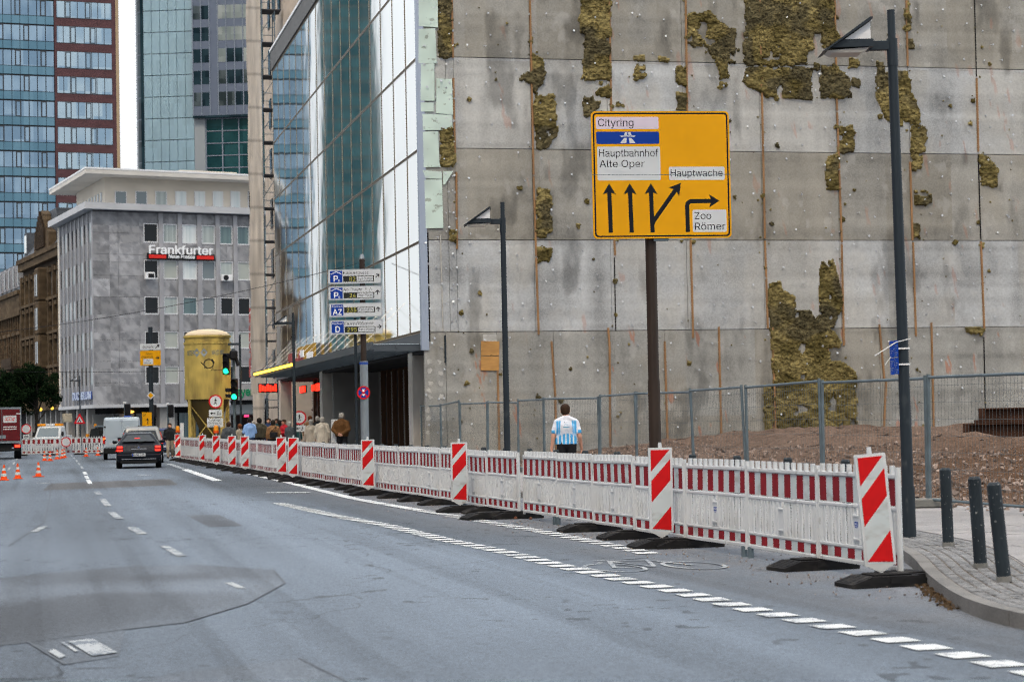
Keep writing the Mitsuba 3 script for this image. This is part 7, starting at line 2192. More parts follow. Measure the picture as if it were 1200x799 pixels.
def body(J, fine=False):
    B = [(J['pel'], .13, J['wai'], .125), (J['wai'], .125, J['che'], .14), (J['che'], .13, J['nec'], .062), (J['nec'], .058, J['hea'], .062), ((-.10, 0, 1.30), .10, (.10, 0, 1.30), .10), (J['shl'], .062, J['shr'], .062)]
    for c, s_ in (('l', -1), ('r', 1)):
        B += [(J['sh' + c], .062, J['el' + c], .045), (J['el' + c], .043, J['wr' + c], .029), (J['hi' + c], .092, J['kn' + c], .06), (J['kn' + c], .058, J['an' + c], .038), (J['an' + c], .04, J['to' + c], .033)]
        w, h = np.array(J['wr' + c]), np.array(J['ha' + c])
        d = (h - w) / np.linalg.norm(h - w)
        a = np.cross(d, [1, 0, 0] if abs(d[0]) < .8 else [0, 1, 0])
        a /= np.linalg.norm(a)
        p = w + d * .085
        B += [(w, .026, w + d * .045 + a * .024, .018), (w, .026, w + d * .045 - a * .024, .018), (w + d * .045 + a * .024, .018, p + a * .026, .014), (w + d * .045 - a * .024, .018, p - a * .026, .014), (p + a * .026, .014, p - a * .026, .014)]
        nrm = np.cross(d, a) * s_
        for i, (o, ln) in enumerate(((.030, .068), (.010, .078), (-.010, .073), (-.030, .056))):
            k0 = p + a * o
            k1 = k0 + d * ln * .5 + nrm * .006
            k2 = k1 + d * ln * .45 + nrm * .018
            B += [(k0, .0095, k1, .009), (k1, .009, k2, .0078)]
        t0 = w + d * .03 + a * .03
        t1 = t0 + d * .035 + a * .024 + nrm * .01
        B += [(w + d * .02, .018, t0, .014), (t0, .013, t1, .011), (t1, .011, t1 + d * .03 + nrm * .008, .009)]
    man = bones(B, 12)
    h = np.array(J['hea'])
    head = m3.Manifold.batch_hull([ball(h + [0, -.015, .045], .088, 20), ball(h + [0, .012, .02], .082, 20), ball(h + [0, .045, -.055], .045, 16), ball(h + [0, .0, -.06], .055, 16)])
    face = [head, bones([(h + [0, .088, .015], .010, h + [0, .112, -.022], .016)], 10), bones([(h + [-.03, .083, -.058], .008, h + [.03, .083, -.058], .008)], 10)]
    for s_ in (-1, 1):
        face += [m3.Manifold.batch_hull([ball(h + [s_ * .082, -.005, .012], .013, 10), ball(h + [s_ * .086, -.012, -.03], .010, 10), ball(h + [s_ * .093, -.022, .01], .011, 10)]), ball(h + [s_ * .033, .080, .012], .013, 10)]
    man = m3.Manifold.batch_boolean([man] + face, m3.OpType.Add)
    return smooth_mesh(man, .012 if fine else .03, 6)


def shirt(J, long=True, hem=.90, grow=.016, coat=0.0):
    g = grow
    B = [(J['pel'], .135 + g, J['wai'], .128 + g), (J['wai'], .128 + g, J['che'], .145 + g), ((-.11, 0, 1.30), .10 + g, (.11, 0, 1.30), .10 + g), (J['nec'], .05 + g, J['shl'], .056 + g), (J['nec'], .05 + g, J['shr'], .056 + g), (J['shl'], .056 + g, J['shr'], .056 + g), (J['che'], .12 + g, (0, -.01, 1.46), .07 + g * .6)]
    B += [((-.12, 0, .96), .09 + g, (.12, 0, .96), .09 + g), ((-.12, 0, .96), .09 + g, (-.12, 0, 1.30), .09 + g), ((.12, 0, .96), .09 + g, (.12, 0, 1.30), .09 + g)]
    if coat:
        B += [((-.10, 0, .96), .11 + g, (-.12, 0, coat), .11 + g), ((.10, 0, .96), .11 + g, (.12, 0, coat), .11 + g), ((-.12, 0, coat), .11 + g, (.12, 0, coat), .11 + g), ((0, 0, .96), .14 + g, (0, 0, coat), .14 + g)]
    for c in 'lr':
        e = np.array(J['el' + c]); s0 = np.array(J['sh' + c]); w = np.array(J['wr' + c])
        if long:
            B += [(s0, .064 + g, e, .050 + g), (e, .048 + g, w - (w - e) * .06, .034 + g)]
        else:
            B += [(s0, .054 + g, s0 + (e - s0) * .62, .058 + g)]
    man = bones(B, 14)
    lo = coat - .05 if coat else hem
    man = man.trim_by_plane([0, 0, 1], float(lo))
    return smooth_mesh(man, .03, 5)


def trousers(J, short=False, top=1.02):
    B = [(J['pel'], .142, J['wai'], .132), ((-.09, 0, .95), .112, (.09, 0, .95), .112)]
    for c in 'lr':
        B += [(J['hi' + c], .108, J['kn' + c], .078 if not short else .09)]
        if not short:
            B += [(J['kn' + c], .077, np.array(J['an' + c]) + [0, 0, .02], .064)]
    man = bones(B, 14).trim_by_plane([0, 0, -1], -top)
    if short:
        man = man.trim_by_plane([0, 0, 1], .56)
    return smooth_mesh(man, .035, 4)


def shoes(J):
    B = []
    for c in 'lr':
        a, t = np.array(J['an' + c]), np.array(J['to' + c])
        B += [(a - [0, .03, .035], .046, t, .043)]
    return smooth_mesh(bones(B, 12), .03, 3)


def hair(J, style):
    h = np.array(J['hea'])
    g = .014 if style == 'short' else .03
    parts_ = [ball(h + [0, -.022, .055], .090 + g * .7, 20), ball(h + [0, -.03, .0], .084 + g * .6, 20), ball(h + [0, .012, .062], .080 + g * .5, 16)]
    if style == 'bob':
        parts_ += [ball(h + [0, -.04, -.05], .085, 16)]
    man = m3.Manifold.batch_hull(parts_)
    man = man - m3.Manifold.cube([.4, .3, .5], True).translate([float(h[0]), float(h[1]) + .215, float(h[2]) - .20])
    m = smooth_mesh(man, .02, 3)
    m.vertices += .006 * (meshkit.fbm(np.array(m.vertices) * 45, 3, 2)[:, None] - .5) * 2
    return m


SK = {p: skeleton(p) for p in ('down', 'behind', 'front', 'walk')}
BODY = {p: ply(MB().mesh(body(SK[p])), 'm_skin', True) for p in SK}
TOPS, LEGS, SHOES, HAIRS = {}, {}, {}, {}


def person(x, y, z, rz, label, pose, top, top_mat, leg_mat, hair_mat, style='short', s=1.0, wide=1.0, group=None, bag=None):
    key = thing('person', label, 'person', group)
    M = place(x, y, z, rz, s)
    M[:3, 0] *= wide
    part(key, 'body', BODY[pose], None, M=M)
    if (pose, top) not in TOPS:
        J = SK[pose]
        TOPS[pose, top] = ply(MB().mesh(shirt(J, top != 'tee', grow=.03 if top in ('jacket', 'coat') else .018, coat=.58 if top == 'coat' else 0.0)), top_mat, True)
    if pose not in LEGS:
        LEGS[pose] = ply(MB().mesh(trousers(SK[pose])), leg_mat, True)
        SHOES[pose] = ply(MB().mesh(shoes(SK[pose])), 'm_black', True)
    if (pose, style) not in HAIRS:
        HAIRS[pose, style] = ply(MB().mesh(hair(SK[pose], style)), hair_mat, True)
    ref = lambda m: {'type': 'ref', 'id': m}
    part(key, 'coat' if top == 'coat' else 'jacket' if top == 'jacket' else 'shirt', {**TOPS[pose, top], 'bsdf': ref(top_mat)}, None, M=M)
    part(key, 'trousers', {**LEGS[pose], 'bsdf': ref(leg_mat)}, None, M=M)
    part(key, 'shoes', SHOES[pose], None, M=M)
    part(key, 'hair', {**HAIRS[pose, style], 'bsdf': ref(hair_mat)}, None, M=M)
    if bag:
        kb = thing('shoulder_bag', f'{bag[1]} shoulder bag on the back of the person in tan', 'bag')
        part(kb, 'pouch', MB().cbox(-.17, .17, -.30, -.20, .95, 1.22, .03), bag[0], M=M)
        part(kb, 'strap', MB().tube((-.15, -.21, 1.2), (.12, -.15, 1.47), .018, n=6), bag[0], M=M)
    return key


def crowd(u, v_head, y, *args, **kw):
    hgt = kw.pop('h', None)
    q = at(u, v_head, y)
    z = .118
    s = (q[2] - z) / 1.775
    person(q[0], y, z, *args, s=min(max(s, .86), 1.08), **kw)


bk = 0.0
crowd(400.2, 483.8, 79, -.25, 'man in a brown jacket with his hands behind his back beside the pale pier', 'behind', 'jacket', 'm_cloth_brown', 'm_cloth_black', 'm_hair_grey', wide=1.12)
crowd(377.5, 488.6, 84, .1, 'grey haired woman in a long cream coat, right one of the two in pale coats', 'down', 'coat', 'm_cloth_cream', 'm_cloth_navy', 'm_hair_grey', style='bob', wide=1.05)
crowd(364.3, 491.8, 85, .0, 'woman in a long beige coat right behind the no pedestrians sign', 'down', 'coat', 'm_cloth_beige', 'm_cloth_navy', 'm_hair_grey', style='bob', wide=1.0)
crowd(372, 487.8, 88, .3, 'man in black half hidden between the two women in pale coats', 'down', 'jacket', 'm_cloth_black', 'm_cloth_black', 'm_hair_grey')
crowd(363.2, 487.4, 90, .2, 'dark haired person in dark red behind the woman in the beige coat', 'down', 'jacket', 'm_cloth_tan', 'm_cloth_black', 'm_hair_red')
crowd(347, 496, 92, -.2, 'person in dark teal just behind the round sign in the crowd', 'down', 'jacket', 'm_cloth_teal', 'm_cloth_black', 'm_hair_dark')
crowd(339.4, 494.0, 86, -.6, 'white haired person in a dark jacket left of the no pedestrians sign', 'front', 'jacket', 'm_cloth_grey', 'm_cloth_black', 'm_hair_grey', style='bob')
crowd(332.8, 491.5, 89, 2.3, 'person in a bright red jacket in the crowd', 'front', 'jacket', 'm_cloth_red', 'm_cloth_black', 'm_hair_brown')
crowd(327.8, 492.5, 92, .4, 'dark haired person in black left of the one in red', 'down', 'jacket', 'm_cloth_black', 'm_cloth_black', 'm_hair_dark', style='bob')
crowd(320, 492.4, 88, .2, 'person in a tan jacket carrying a black bag', 'down', 'jacket', 'm_cloth_tan', 'm_cloth_black', 'm_hair_dark', style='bob', bag=('m_cloth_black', 'black'), wide=1.08)
crowd(314.8, 490.0, 92, 2.9, 'bald man in dark blue facing the camera in the crowd', 'front', 'jacket', 'm_cloth_navy', 'm_cloth_navy', 'm_hair_brown')
crowd(324, 490.6, 95, 2.6, 'man seen from the front in grey blue at the back of the crowd', 'front', 'jacket', 'm_cloth_teal', 'm_cloth_black', 'm_hair_brown')
crowd(303.8, 489.8, 88, .1, 'broad man in an olive green jacket beside the blue shirted man', 'down', 'jacket', 'm_cloth_green', 'm_cloth_black', 'm_hair_dark', wide=1.18)
crowd(292.5, 489.2, 87, .4, 'man in a light blue shirt and jeans', 'front', 'shirt', 'm_cloth_blue', 'm_cloth_navy', 'm_hair_dark')
crowd(297, 493, 93, .0, 'person in dark clothes half hidden behind the blue shirted man', 'down', 'jacket', 'm_cloth_teal', 'm_cloth_black', 'm_hair_grey')
crowd(281, 497.4, 87, .9, 'woman in a pale top with red brown hair and a yellow scarf', 'front', 'shirt', 'm_cloth_khaki', 'm_cloth_black', 'm_hair_red', style='bob')
crowd(267.8, 494.6, 86, .0, 'man in a grey suit jacket before the traffic light post', 'down', 'jacket', 'm_cloth_grey', 'm_cloth_black', 'm_hair_brown', wide=1.12)
q = gnd(199.5, 536.8)
person(q[0], q[1], 0.0, math.pi + .1, 'bald man in a black jacket and pale trousers walking towards the camera', 'walk', 'jacket', 'm_cloth_black', 'm_cloth_khaki', 'm_hair_brown', s=.99, wide=1.08)
q = at(383, 500, 79)
SGN = thing('notice_board', 'white notice post standing left of the man in the brown jacket', 'sign')
part(SGN, 'board', MB().cbox(q[0] + .15, q[0] + .42, 79.2, 79.24, .75, 1.75, .01), 'm_sign_white')
part(SGN, 'foot', MB().cbox(q[0] + .08, q[0] + .49, 79.1, 79.34, .11, .15, .01).tube((q[0] + .285, 79.25, .15), (q[0] + .285, 79.25, .8), .03, n=8), 'm_galv')

# the man in the striped jersey
yj = 41.5
qh = at(663.5, 473.5, yj)
zj_ = .118
sj = (qh[2] - zj_) / 1.778
JM = place(qh[0] - .01, yj, zj_, 0.02, sj)
JM[:3, 0] *= 1.03
J = skeleton('down')
J['hea'] = (-.012, .035, 1.635)
for c, s_ in (('l', -1), ('r', 1)):
    J['el' + c], J['wr' + c], J['ha' + c] = (s_ * .265, -.05, 1.10), (s_ * .305, -.005 + .06 * s_, .85), (s_ * .295, .02 + .08 * s_, .76)
JX, JZ, JS = qh[0] - .01, zj_, sj


def jersey(p, n, uv):
    x = (p.x - JX) / (JS * 1.03)
    z = (p.z - JZ) / JS
    white, blue = mi.Color3f(0.68, 0.71, 0.78), mi.Color3f(0.075, 0.40, 0.76)
    ax = dr.abs(x)
    low = smoothstep(1.18, 1.15, z - 0.10 * (x + 0.1) * 2.0 * smoothstep(0.3, -0.3, x) + 0.35 * x * x * 4)
    st = smoothstep(0.48, 0.56, dr.abs(dr.sin(x * 41.0 + 0.6)))
    c = mix(white, blue, low * st)
    side = smoothstep(0.115, 0.130, ax + 0.10 * (z - 1.30) * smoothstep(1.2, 1.4, z)) * smoothstep(0.215, 0.20, ax) * smoothstep(1.46, 1.42, z)
    st2 = smoothstep(0.35, 0.45, dr.abs(dr.sin(ax * 62.0)))
    c = mix(c, blue, side * (0.45 + 0.55 * st2) * smoothstep(1.10, 1.2, z))
    cuff = smoothstep(0.225, 0.235, ax) * smoothstep(1.255, 1.24, z)
    c = mix(c, blue, cuff)
    for (xa, xb, za, zb, k) in ((-.045, -.02, 1.395, 1.42, (0.02, 0.08, 0.16)), (-.005, .04, 1.40, 1.415, (0.45, 0.5, 0.6)), (-.05, .035, 1.35, 1.365, (0.10, 0.42, 0.66)), (-.065, .065, 1.295, 1.32, (0.05, 0.30, 0.52)), (-.035, .05, 1.225, 1.240, (0.35, 0.50, 0.66))):
        on = smoothstep(xa, xa + .004, x) * smoothstep(xb, xb - .004, x) * smoothstep(za, za + .004, z) * smoothstep(zb, zb - .004, z)
        c = mix(c, k, on * (0.55 + 0.45 * dr.abs(dr.sin(x * 260))))
    return c * (0.88 + 0.24 * fbm(p.x * 7, p.y * 7, p.z * 5, 3))


principled('m_jersey', jersey, rough=0.75, spec=0.2, bump=lambda p, n, uv: fbm(p.x * 6 + p.z * 3, p.y * 5, p.z * 4, 3), bscale=0.06, eps=0.01)
key = thing('person', 'man seen from behind in a blue and white striped jersey and black shorts', 'person')
part(key, 'body', MB().mesh(body(J, True)), 'm_skin', True, M=JM)
js = shirt(J, False, hem=.955, grow=.014)
js = js.subdivide()
pv = np.array(js.vertices)
js.vertices = pv + np.array(js.vertex_normals) * (0.022 * (meshkit.fbm(pv * np.array([7, 7, 4.5]) + pv[:, [2, 0, 1]] * 5, 3, 4) - 0.5))[:, None]
part(key, 'jersey', MB().mesh(js), 'm_jersey', True, M=JM)
part(key, 'shorts', MB().mesh(trousers(J, True, 1.0)), 'm_cloth_black', True, M=JM)
part(key, 'shoes', MB().mesh(shoes(J)), 'm_black', True, M=JM)
part(key, 'hair', MB().mesh(hair(J, 'short')), 'm_hair_brown', True, M=JM)

# ================================================================== vehicles (rear at y = 0, nose away from the viewer)
def hull(pts, r, n=12):
    return m3.Manifold.batch_hull([ball(p, r, n) for p in pts])


def sym(pts):
    return [(s_ * x, y, z) for x, y, z in pts for s_ in (-1, 1)]


def facet(b0, b1, t1, t0, r):
    """quad tangent to rounded corners of radius r whose centres are given, a little proud"""
    b0, b1, t1, t0 = (np.array(p, float) for p in (b0, b1, t1, t0))
    n = np.cross(b1 - b0, t0 - b0)
    n /= np.linalg.norm(n)
    return [p + n * (r + .005) for p in (b0, b1, t1, t0)]


def wheel(key, x, y, r=.31, w=.2, M=None, name='wheel'):
    s_ = 1 if x > 0 else -1
    k = part(key, name, MB().tube((x - s_ * w, y, r), (x, y, r), r, n=24), 'm_tyre', 40, M=M)
    part(k, 'rim', MB().tube((x - s_ * .01, y, r), (x + s_ * .008, y, r), r * .62, n=20), 'm_chrome', 40, M=M)


def hatchback(key, M, paint, L=4.2, W=1.75, H=1.42, roof_paint=None, lit=True, plate_text=None, tall=False):
    w = W / 2 - .11
    r = .11
    zb = .93 if not tall else 1.0
    low = hull(sym([(w - .05, .10, .36), (w, .11, .62), (w - .02, .20, zb - .1), (w - .04, L - .2, .38), (w - .1, L - .14, .62), (w - .08, L - 1.2, zb - .13)]), r)
    part(key, 'body', MB().mesh(low), paint, 35, M=M)
    rc = .12
    wt = w - (.29 if not tall else .19)
    ztop = H - rc
    cab = sym([(w - .02, .27, zb - .09), (wt, .62 if not tall else .42, ztop - .06), (wt - .02, .95, ztop), (wt - .02, 2.0, ztop - .005), (w - .02, L - 1.25, zb - .08)])
    part(key, 'cabin', MB().mesh(hull(cab, rc)), roof_paint or paint, 35, M=M)
    yb, yt = .27, (.62 if not tall else .42)
    q = facet((-w + .12, yb, zb + .02), (w - .12, yb, zb + .02), (wt - .05, yt - .04, ztop - .10), (-wt + .05, yt - .04, ztop - .10), rc)
    part(key, 'rear_window', MB().add(q, [[0, 1, 2], [0, 2, 3]]), 'm_car_glass', M=M)
    for s_ in (-1, 1):
        b0, b1 = (s_ * w, .55, zb - .0), (s_ * (w - .01), L - 1.55, zb - .02)
        t0, t1 = (s_ * (wt + .02), .85, ztop - .09), (s_ * wt, 1.95, ztop - .09)
        q = facet(*((b0, b1, t1, t0) if s_ > 0 else (b1, b0, t0, t1)), rc)
        part(key, 'side_window', MB().add(q, [[0, 1, 2], [0, 2, 3]]), 'm_car_glass', M=M)
        wheel(key, s_ * (W / 2 - .01), .72, M=M)
        wheel(key, s_ * (W / 2 - .01), L - .8, M=M)
        part(key, 'mirror', MB().cbox(*sorted((s_ * (W / 2 - .02), s_ * (W / 2 + .16))), L - 1.75, L - 1.62, zb + .02, zb + .15, .03), paint, M=M)
        if tall:
            x0, x1 = sorted((s_ * (w - .02), s_ * (w + .10)))
            q = [(x0, .19, .85), (x1, .22, .85), (x1 - s_ * .08, .40, 1.38), (x0 - s_ * .08, .37, 1.38)]
            tl = MB().cbox(x0, x1, -.005 + .12, .30, .80, 1.02, .03)
            nm = 'tail_light'
            v = np.array([(x0, .13, .80), (x1, .16, .80), (x1 - s_ * .10, .36, 1.36), (x0 - s_ * .10, .33, 1.36), (x0, .3, .80), (x1, .33, .80), (x1 - s_ * .1, .5, 1.36), (x0 - s_ * .1, .5, 1.36)])
            h_ = trimesh.convex.convex_hull(v)
            part(key, nm, MB().mesh(h_), 'm_tail_red', M=M)
            lamp(f'{key}__{nm}', 'lit_bulb', MB().cbox((x0 + x1) / 2 - .045, (x0 + x1) / 2 + .045, .085, .125, .86, 1.0, .01), (.62, .012, .008), M=M)
        else:
            x0, x1 = sorted((s_ * (w - .17), s_ * (w + .095)))
            tl = MB().cbox(x0, x1, -.002, .20, .655, .885, .035)
            part(key, 'tail_light', tl, 'm_tail_red', M=M)
            if lit:
                lamp(f'{key}__tail_light', 'lit_bulb', MB().cbox(x0 + .05, x1 - .03, -.014, -.003, .80, .86, .004).cbox(x0 + .03, x1 - .03, -.014, -.003, .672, .725, .004), (.85, .02, .01), M=M)
    part(key, 'bumper', MB().cbox(-w - .09, w + .09, -.03, .28, .34, .58, .06), paint, M=M)
    part(key, 'diffuser', MB().cbox(-w + .05, w - .05, .0, .3, .19, .335, .03), 'm_trim_black', M=M)
    part(key, 'bumper_strip', MB().cbox(-w + .10, w - .10, -.036, -.026, .355, .375, .003), 'm_chrome', M=M)
    part(key, 'licence_plate', MB().cbox(-.26, .26, -.045, -.032, .475, .585, .004) if not tall else MB().cbox(-.26, .26, .03, .06, .66, .77, .004), 'm_sign_white', M=M)
    if plate_text:
        m = MB()
        put_text(m, plate_text, -.20, .497, .07, .42, y=-.0455, depth=.002, bold=True)
        part(f'{key}__licence_plate', 'characters', m, 'm_sign_black', M=M)
        part(f'{key}__licence_plate', 'blue_band', MB().box(-.257, -.215, -.0475, -.0455, .478, .582), 'm_sign_blue', M=M)
        part(key, 'emblem', MB().tube((0, .012, .825), (0, -.012, .825), .042, n=18), 'm_chrome', 40, M=M)
        m = MB()
        for t0 in (0, math.pi):
            t = np.linspace(t0, t0 + math.pi / 2, 6)
            m.prism(Polygon([(0, .825)] + [(.034 * math.cos(a), .825 + .034 * math.sin(a)) for a in t]), -.0155, -.0125)
        part(f'{key}__emblem', 'blue_quarters', m, 'm_sign_blue', M=M)
        part(key, 'boot_handle', MB().cbox(-.30, .30, .015, .05, .74, .765, .006), 'm_chrome', M=M)
        part(key, 'wiper', MB().tube((0, .16, 1.005), (.32, .22, 1.07), .010, n=6), 'm_black', M=M)
        part(key, 'head_rest', MB().cbox(-.45, -.20, .75, .85, .98, 1.16, .03).cbox(.20, .45, .75, .85, .98, 1.16, .03), 'm_black', M=M)
        lamp(key, 'high_brake_light', MB().cbox(-.16, .05, .33, .35, 1.16, 1.185, .004), (.5, .015, .01), M=M)
        part(key, 'aerial', MB().tube((0, .8, H), (0, .70, H + .14), .008, .004, n=5), 'm_black', M=M)


c = at(163.7, 500, 77.5)
k = thing('car', 'black hatchback seen from behind with its brake lights on', 'car')
hatchback(k, place(c[0] - .05, 77.5, 0, .185), 'm_car_black', plate_text='M NK 375')
c = at(166.5, 500, 88)
k = thing('car', 'tall dark car with a silver roof just ahead of the black hatchback', 'car')
hatchback(k, place(c[0], 88.0, 0, .19), 'm_car_black', L=4.3, W=1.86, H=1.63, roof_paint='m_car_silver', tall=True)
c = at(188.5, 500, 108)
k = thing('car', 'dark blue car half hidden behind the walking man', 'car')
hatchback(k, place(c[0], 108.0, 0, .18), 'm_car_blue', L=4.3, W=1.78, H=1.52)

# van
c = at(142.8, 500, 99)
V = thing('van', 'pale grey white delivery van with closed rear doors', 'van')
MV = place(c[0], 99.0, 0, .20)
part(V, 'body', MB().mesh(hull(sym([(.80, .12, .48), (.82, .12, 1.05), (.76, .16, 1.98), (.76, 3.1, 2.0), (.80, 4.6, .5), (.80, 4.5, 1.0), (.80, 3.2, 1.05)]), .12)), 'm_van_white', 35, M=MV)
for s_ in (-1, 1):
    x0, x1 = sorted((s_ * .02, s_ * .84))
    d = part(V, 'rear_door', MB().cbox(x0, x1, -.025, .03, .62, 1.98, .03), 'm_van_white', M=MV)
    x0, x1 = sorted((s_ * .12, s_ * .72))
    part(d, 'pressed_panel', MB().cbox(x0, x1, -.045, -.02, 1.12, 1.84, .03), 'm_van_white', M=MV)
    part(d, 'hinge', MB().cbox(*sorted((s_ * .78, s_ * .88)), -.04, 0, .95, 1.02, .01).cbox(*sorted((s_ * .78, s_ * .88)), -.04, 0, 1.6, 1.67, .01), 'm_trim_black', M=MV)
    part(V, 'tail_light', MB().cbox(*sorted((s_ * .80, s_ * .935)), -.02, .12, .80, 1.18, .02), 'm_tail_red', M=MV)
    wheel(V, s_ * .91, .85, .33, M=MV)
    wheel(V, s_ * .91, 3.8, .33, M=MV)
    part(V, 'mirror', MB().cbox(*sorted((s_ * .93, s_ * 1.13)), 3.0, 3.15, 1.22, 1.52, .03), 'm_trim_black', M=MV)
lamp(f'{V}__tail_light', 'lit_bulb', MB().cbox(-.915, -.82, -.032, -.022, .98, 1.10, .005), (.7, .07, .01), M=MV)
part(V, 'bumper', MB().cbox(-.90, .90, -.07, .2, .30, .60, .04), 'm_trim_black', M=MV)
part(V, 'licence_plate', MB().cbox(-.62, -.10, -.045, -.03, .74, .85, .004), 'm_sign_white', M=MV)
part(V, 'door_handle', MB().cbox(.05, .12, -.06, -.03, 1.0, 1.1, .01), 'm_trim_black', M=MV)
part(V, 'fog_light', MB().cbox(-.35, -.25, -.085, -.068, .40, .46, .01), 'm_tail_red', M=MV)
part(V, 'roof_box', MB().cbox(.1, .5, .6, 1.1, 2.1, 2.18, .03), 'm_letter_blue', M=MV)

# red truck
yt_ = 108.0
TR = thing('truck', 'red box truck with lettered rear doors at the left edge of the road', 'truck')
xr = at(24.3, 500, yt_)[0]
Wt = 2.25
MT_ = place(xr - Wt / 2, yt_, 0, .245)
part(TR, 'box_body', MB().cbox(-Wt / 2, Wt / 2, .03, 4.2, .98, 2.80, .02), 'm_truck_red', M=MT_)
part(TR, 'frame', MB().box(-Wt / 2, Wt / 2, -.012, .029, 2.71, 2.81).box(-Wt / 2, -Wt / 2 + .07, -.012, .029, .95, 2.705).box(Wt / 2 - .07, Wt / 2, -.012, .029, .95, 2.705), 'm_galv_light', M=MT_)
for s_ in (-1, 1):
    x0, x1 = sorted((s_ * .012, s_ * (Wt / 2 - .075)))
    d = part(TR, 'rear_door', MB().cbox(x0, x1, -.03, .026, 1.0, 2.70, .01), 'm_truck_red', M=MT_)
    xa, xb = (x0 + .16, x0 + .86) if s_ > 0 else (x1 - .86, x1 - .16)
    part(d, 'white_sticker', MB().box(xa, xb, -.036, -.0305, 1.98, 2.36), 'm_sign_white', M=MT_)
    m = MB()
    for i in range(7):
        m.box(xa + .08 + i * .075, xa + .12 + i * .075, -.040, -.0365, 2.08, 2.14 + .04 * (i % 2))
    m.prism(LineString([(xa + .1, 2.2), (xa + .3, 2.27), (xa + .6, 2.22), (xa + .52, 2.1)]).buffer(.015), -.040, -.0365)
    part(f'{d}', 'sticker_print', m, 'm_letter_red', M=MT_)
    m = MB()
    for r_, z in ((0, 1.72), (1, 1.60)):
        for i in range(9):
            m.box(xa + .0 + i * .08, xa + .055 + i * .08, -.0335, -.0305, z, z + .055)
    part(d, 'line_of_print', m, 'm_letter_white', M=MT_)
    part(d, 'lock_bar', MB().tube((s_ * .10, -.05, 1.02), (s_ * .10, -.05, 2.68), .018, n=8), 'm_galv', M=MT_)
    part(TR, 'tail_light', MB().cbox(*sorted((s_ * .72, s_ * 1.08)), -.08, .0, .60, .80, .01), 'm_tail_red', M=MT_)
    lamp(f'{TR}__tail_light', 'lit_bulb', MB().cbox(*sorted((s_ * .78, s_ * 1.04)), -.092, -.082, .64, .76, .004), (.9, .03, .01), M=MT_)
    wheel(TR, s_ * (Wt / 2 - .02), .95, .40, .35, M=MT_)
    part(TR, 'marker_sticker', MB().box(*sorted((s_ * .80, s_ * 1.03)), -.02, -.0125 - .001, 1.02, 1.10), 'm_letter_pink', M=MT_)
part(TR, 'tail_lift', MB().cbox(-Wt / 2 + .02, Wt / 2 - .02, -.06, .0, .86, .975, .01), 'm_galv_light', M=MT_)
part(TR, 'plate_strip', MB().cbox(-.9, .30, -.044, -.031, 1.12, 1.30, .005), 'm_galv_light', M=MT_)
part(TR, 'underride_bar', MB().cbox(-Wt / 2 + .1, Wt / 2 - .1, -.05, .08, .44, .57, .02), 'm_trim_black', M=MT_)
part(TR, 'chassis', MB().box(-.6, .6, .09, 5.6, .42, .97), 'm_trim_black', M=MT_)
part(TR, 'corner_light', MB().cbox(.85, 1.10, -.03, -.0125, 2.42, 2.50, .005), 'm_lamp_white', M=MT_)
part(TR, 'cab', MB().mesh(hull(sym([(.9, 4.6, .7), (.9, 6.1, .7), (.85, 6.0, 1.5), (.8, 5.6, 2.3), (.8, 4.6, 2.35)]), .1)), 'm_truck_red', 35, M=MT_)
wheel(TR, Wt / 2 - .1, 5.4, .40, .3, M=MT_)
wheel(TR, -Wt / 2 + .1, 5.4, .40, .3, M=MT_)

# service truck with amber light bar, facing the viewer
ysv = 129.0
a, b = at(38.5, 500, ysv), at(64.5, 500, ysv)
SV = thing('service_truck', 'white service truck with amber light bar facing us behind the cross barriers', 'truck')
MSV = place((a[0] + b[0]) / 2, ysv, 0, 0)
part(SV, 'bonnet', MB().mesh(hull(sym([(.78, .1, .45), (.76, .12, .9), (.76, 1.2, 1.0), (.78, 1.2, .45)]), .1)), 'm_truck_white', 35, M=MSV)
part(SV, 'cabin', MB().mesh(hull(sym([(.78, 1.0, 1.0), (.70, 1.55, 1.65), (.70, 2.6, 1.68), (.8, 2.7, .6), (.8, 1.0, .6)]), .08)), 'm_truck_white', 35, M=MSV)
q = facet((-.70, 1.0, 1.03), (.70, 1.0, 1.03), (.62, 1.5, 1.60), (-.62, 1.5, 1.60), .08)
part(SV, 'windscreen', MB().add(q, [[0, 1, 2], [0, 2, 3]]), 'm_pane_grey', M=MSV)
part(SV, 'grille', MB().cbox(-.5, .5, -.012, .02, .55, .85, .01), 'm_trim_black', M=MSV)
for s_ in (-1, 1):
    lamp(SV, 'headlight', MB().cbox(*sorted((s_ * .56, s_ * .80)), -.02, .02, .68, .86, .01), (.12, .11, .09), M=MSV)
    wheel(SV, s_ * .86, .6, .33, M=MSV)
    wheel(SV, s_ * .86, 3.4, .33, M=MSV)
    part(SV, 'beacon_block', MB().cbox(*sorted((s_ * .30, s_ * .84)), 1.75, 1.95, 1.78, 1.93, .02), 'm_amber', M=MSV)
    part(SV, 'mirror', MB().cbox(*sorted((s_ * .86, s_ * 1.02)), 1.1, 1.2, 1.1, 1.4, .03), 'm_trim_black', M=MSV)
part(SV, 'beacon_bar', MB().cbox(-.29, .29, 1.74, 1.96, 1.785, 1.93, .01), 'm_lamp_white', M=MSV)
part(SV, 'load_bed', MB().cbox(-.85, .85, 2.85, 4.4, .6, 1.15, .02), 'm_truck_white', M=MSV)

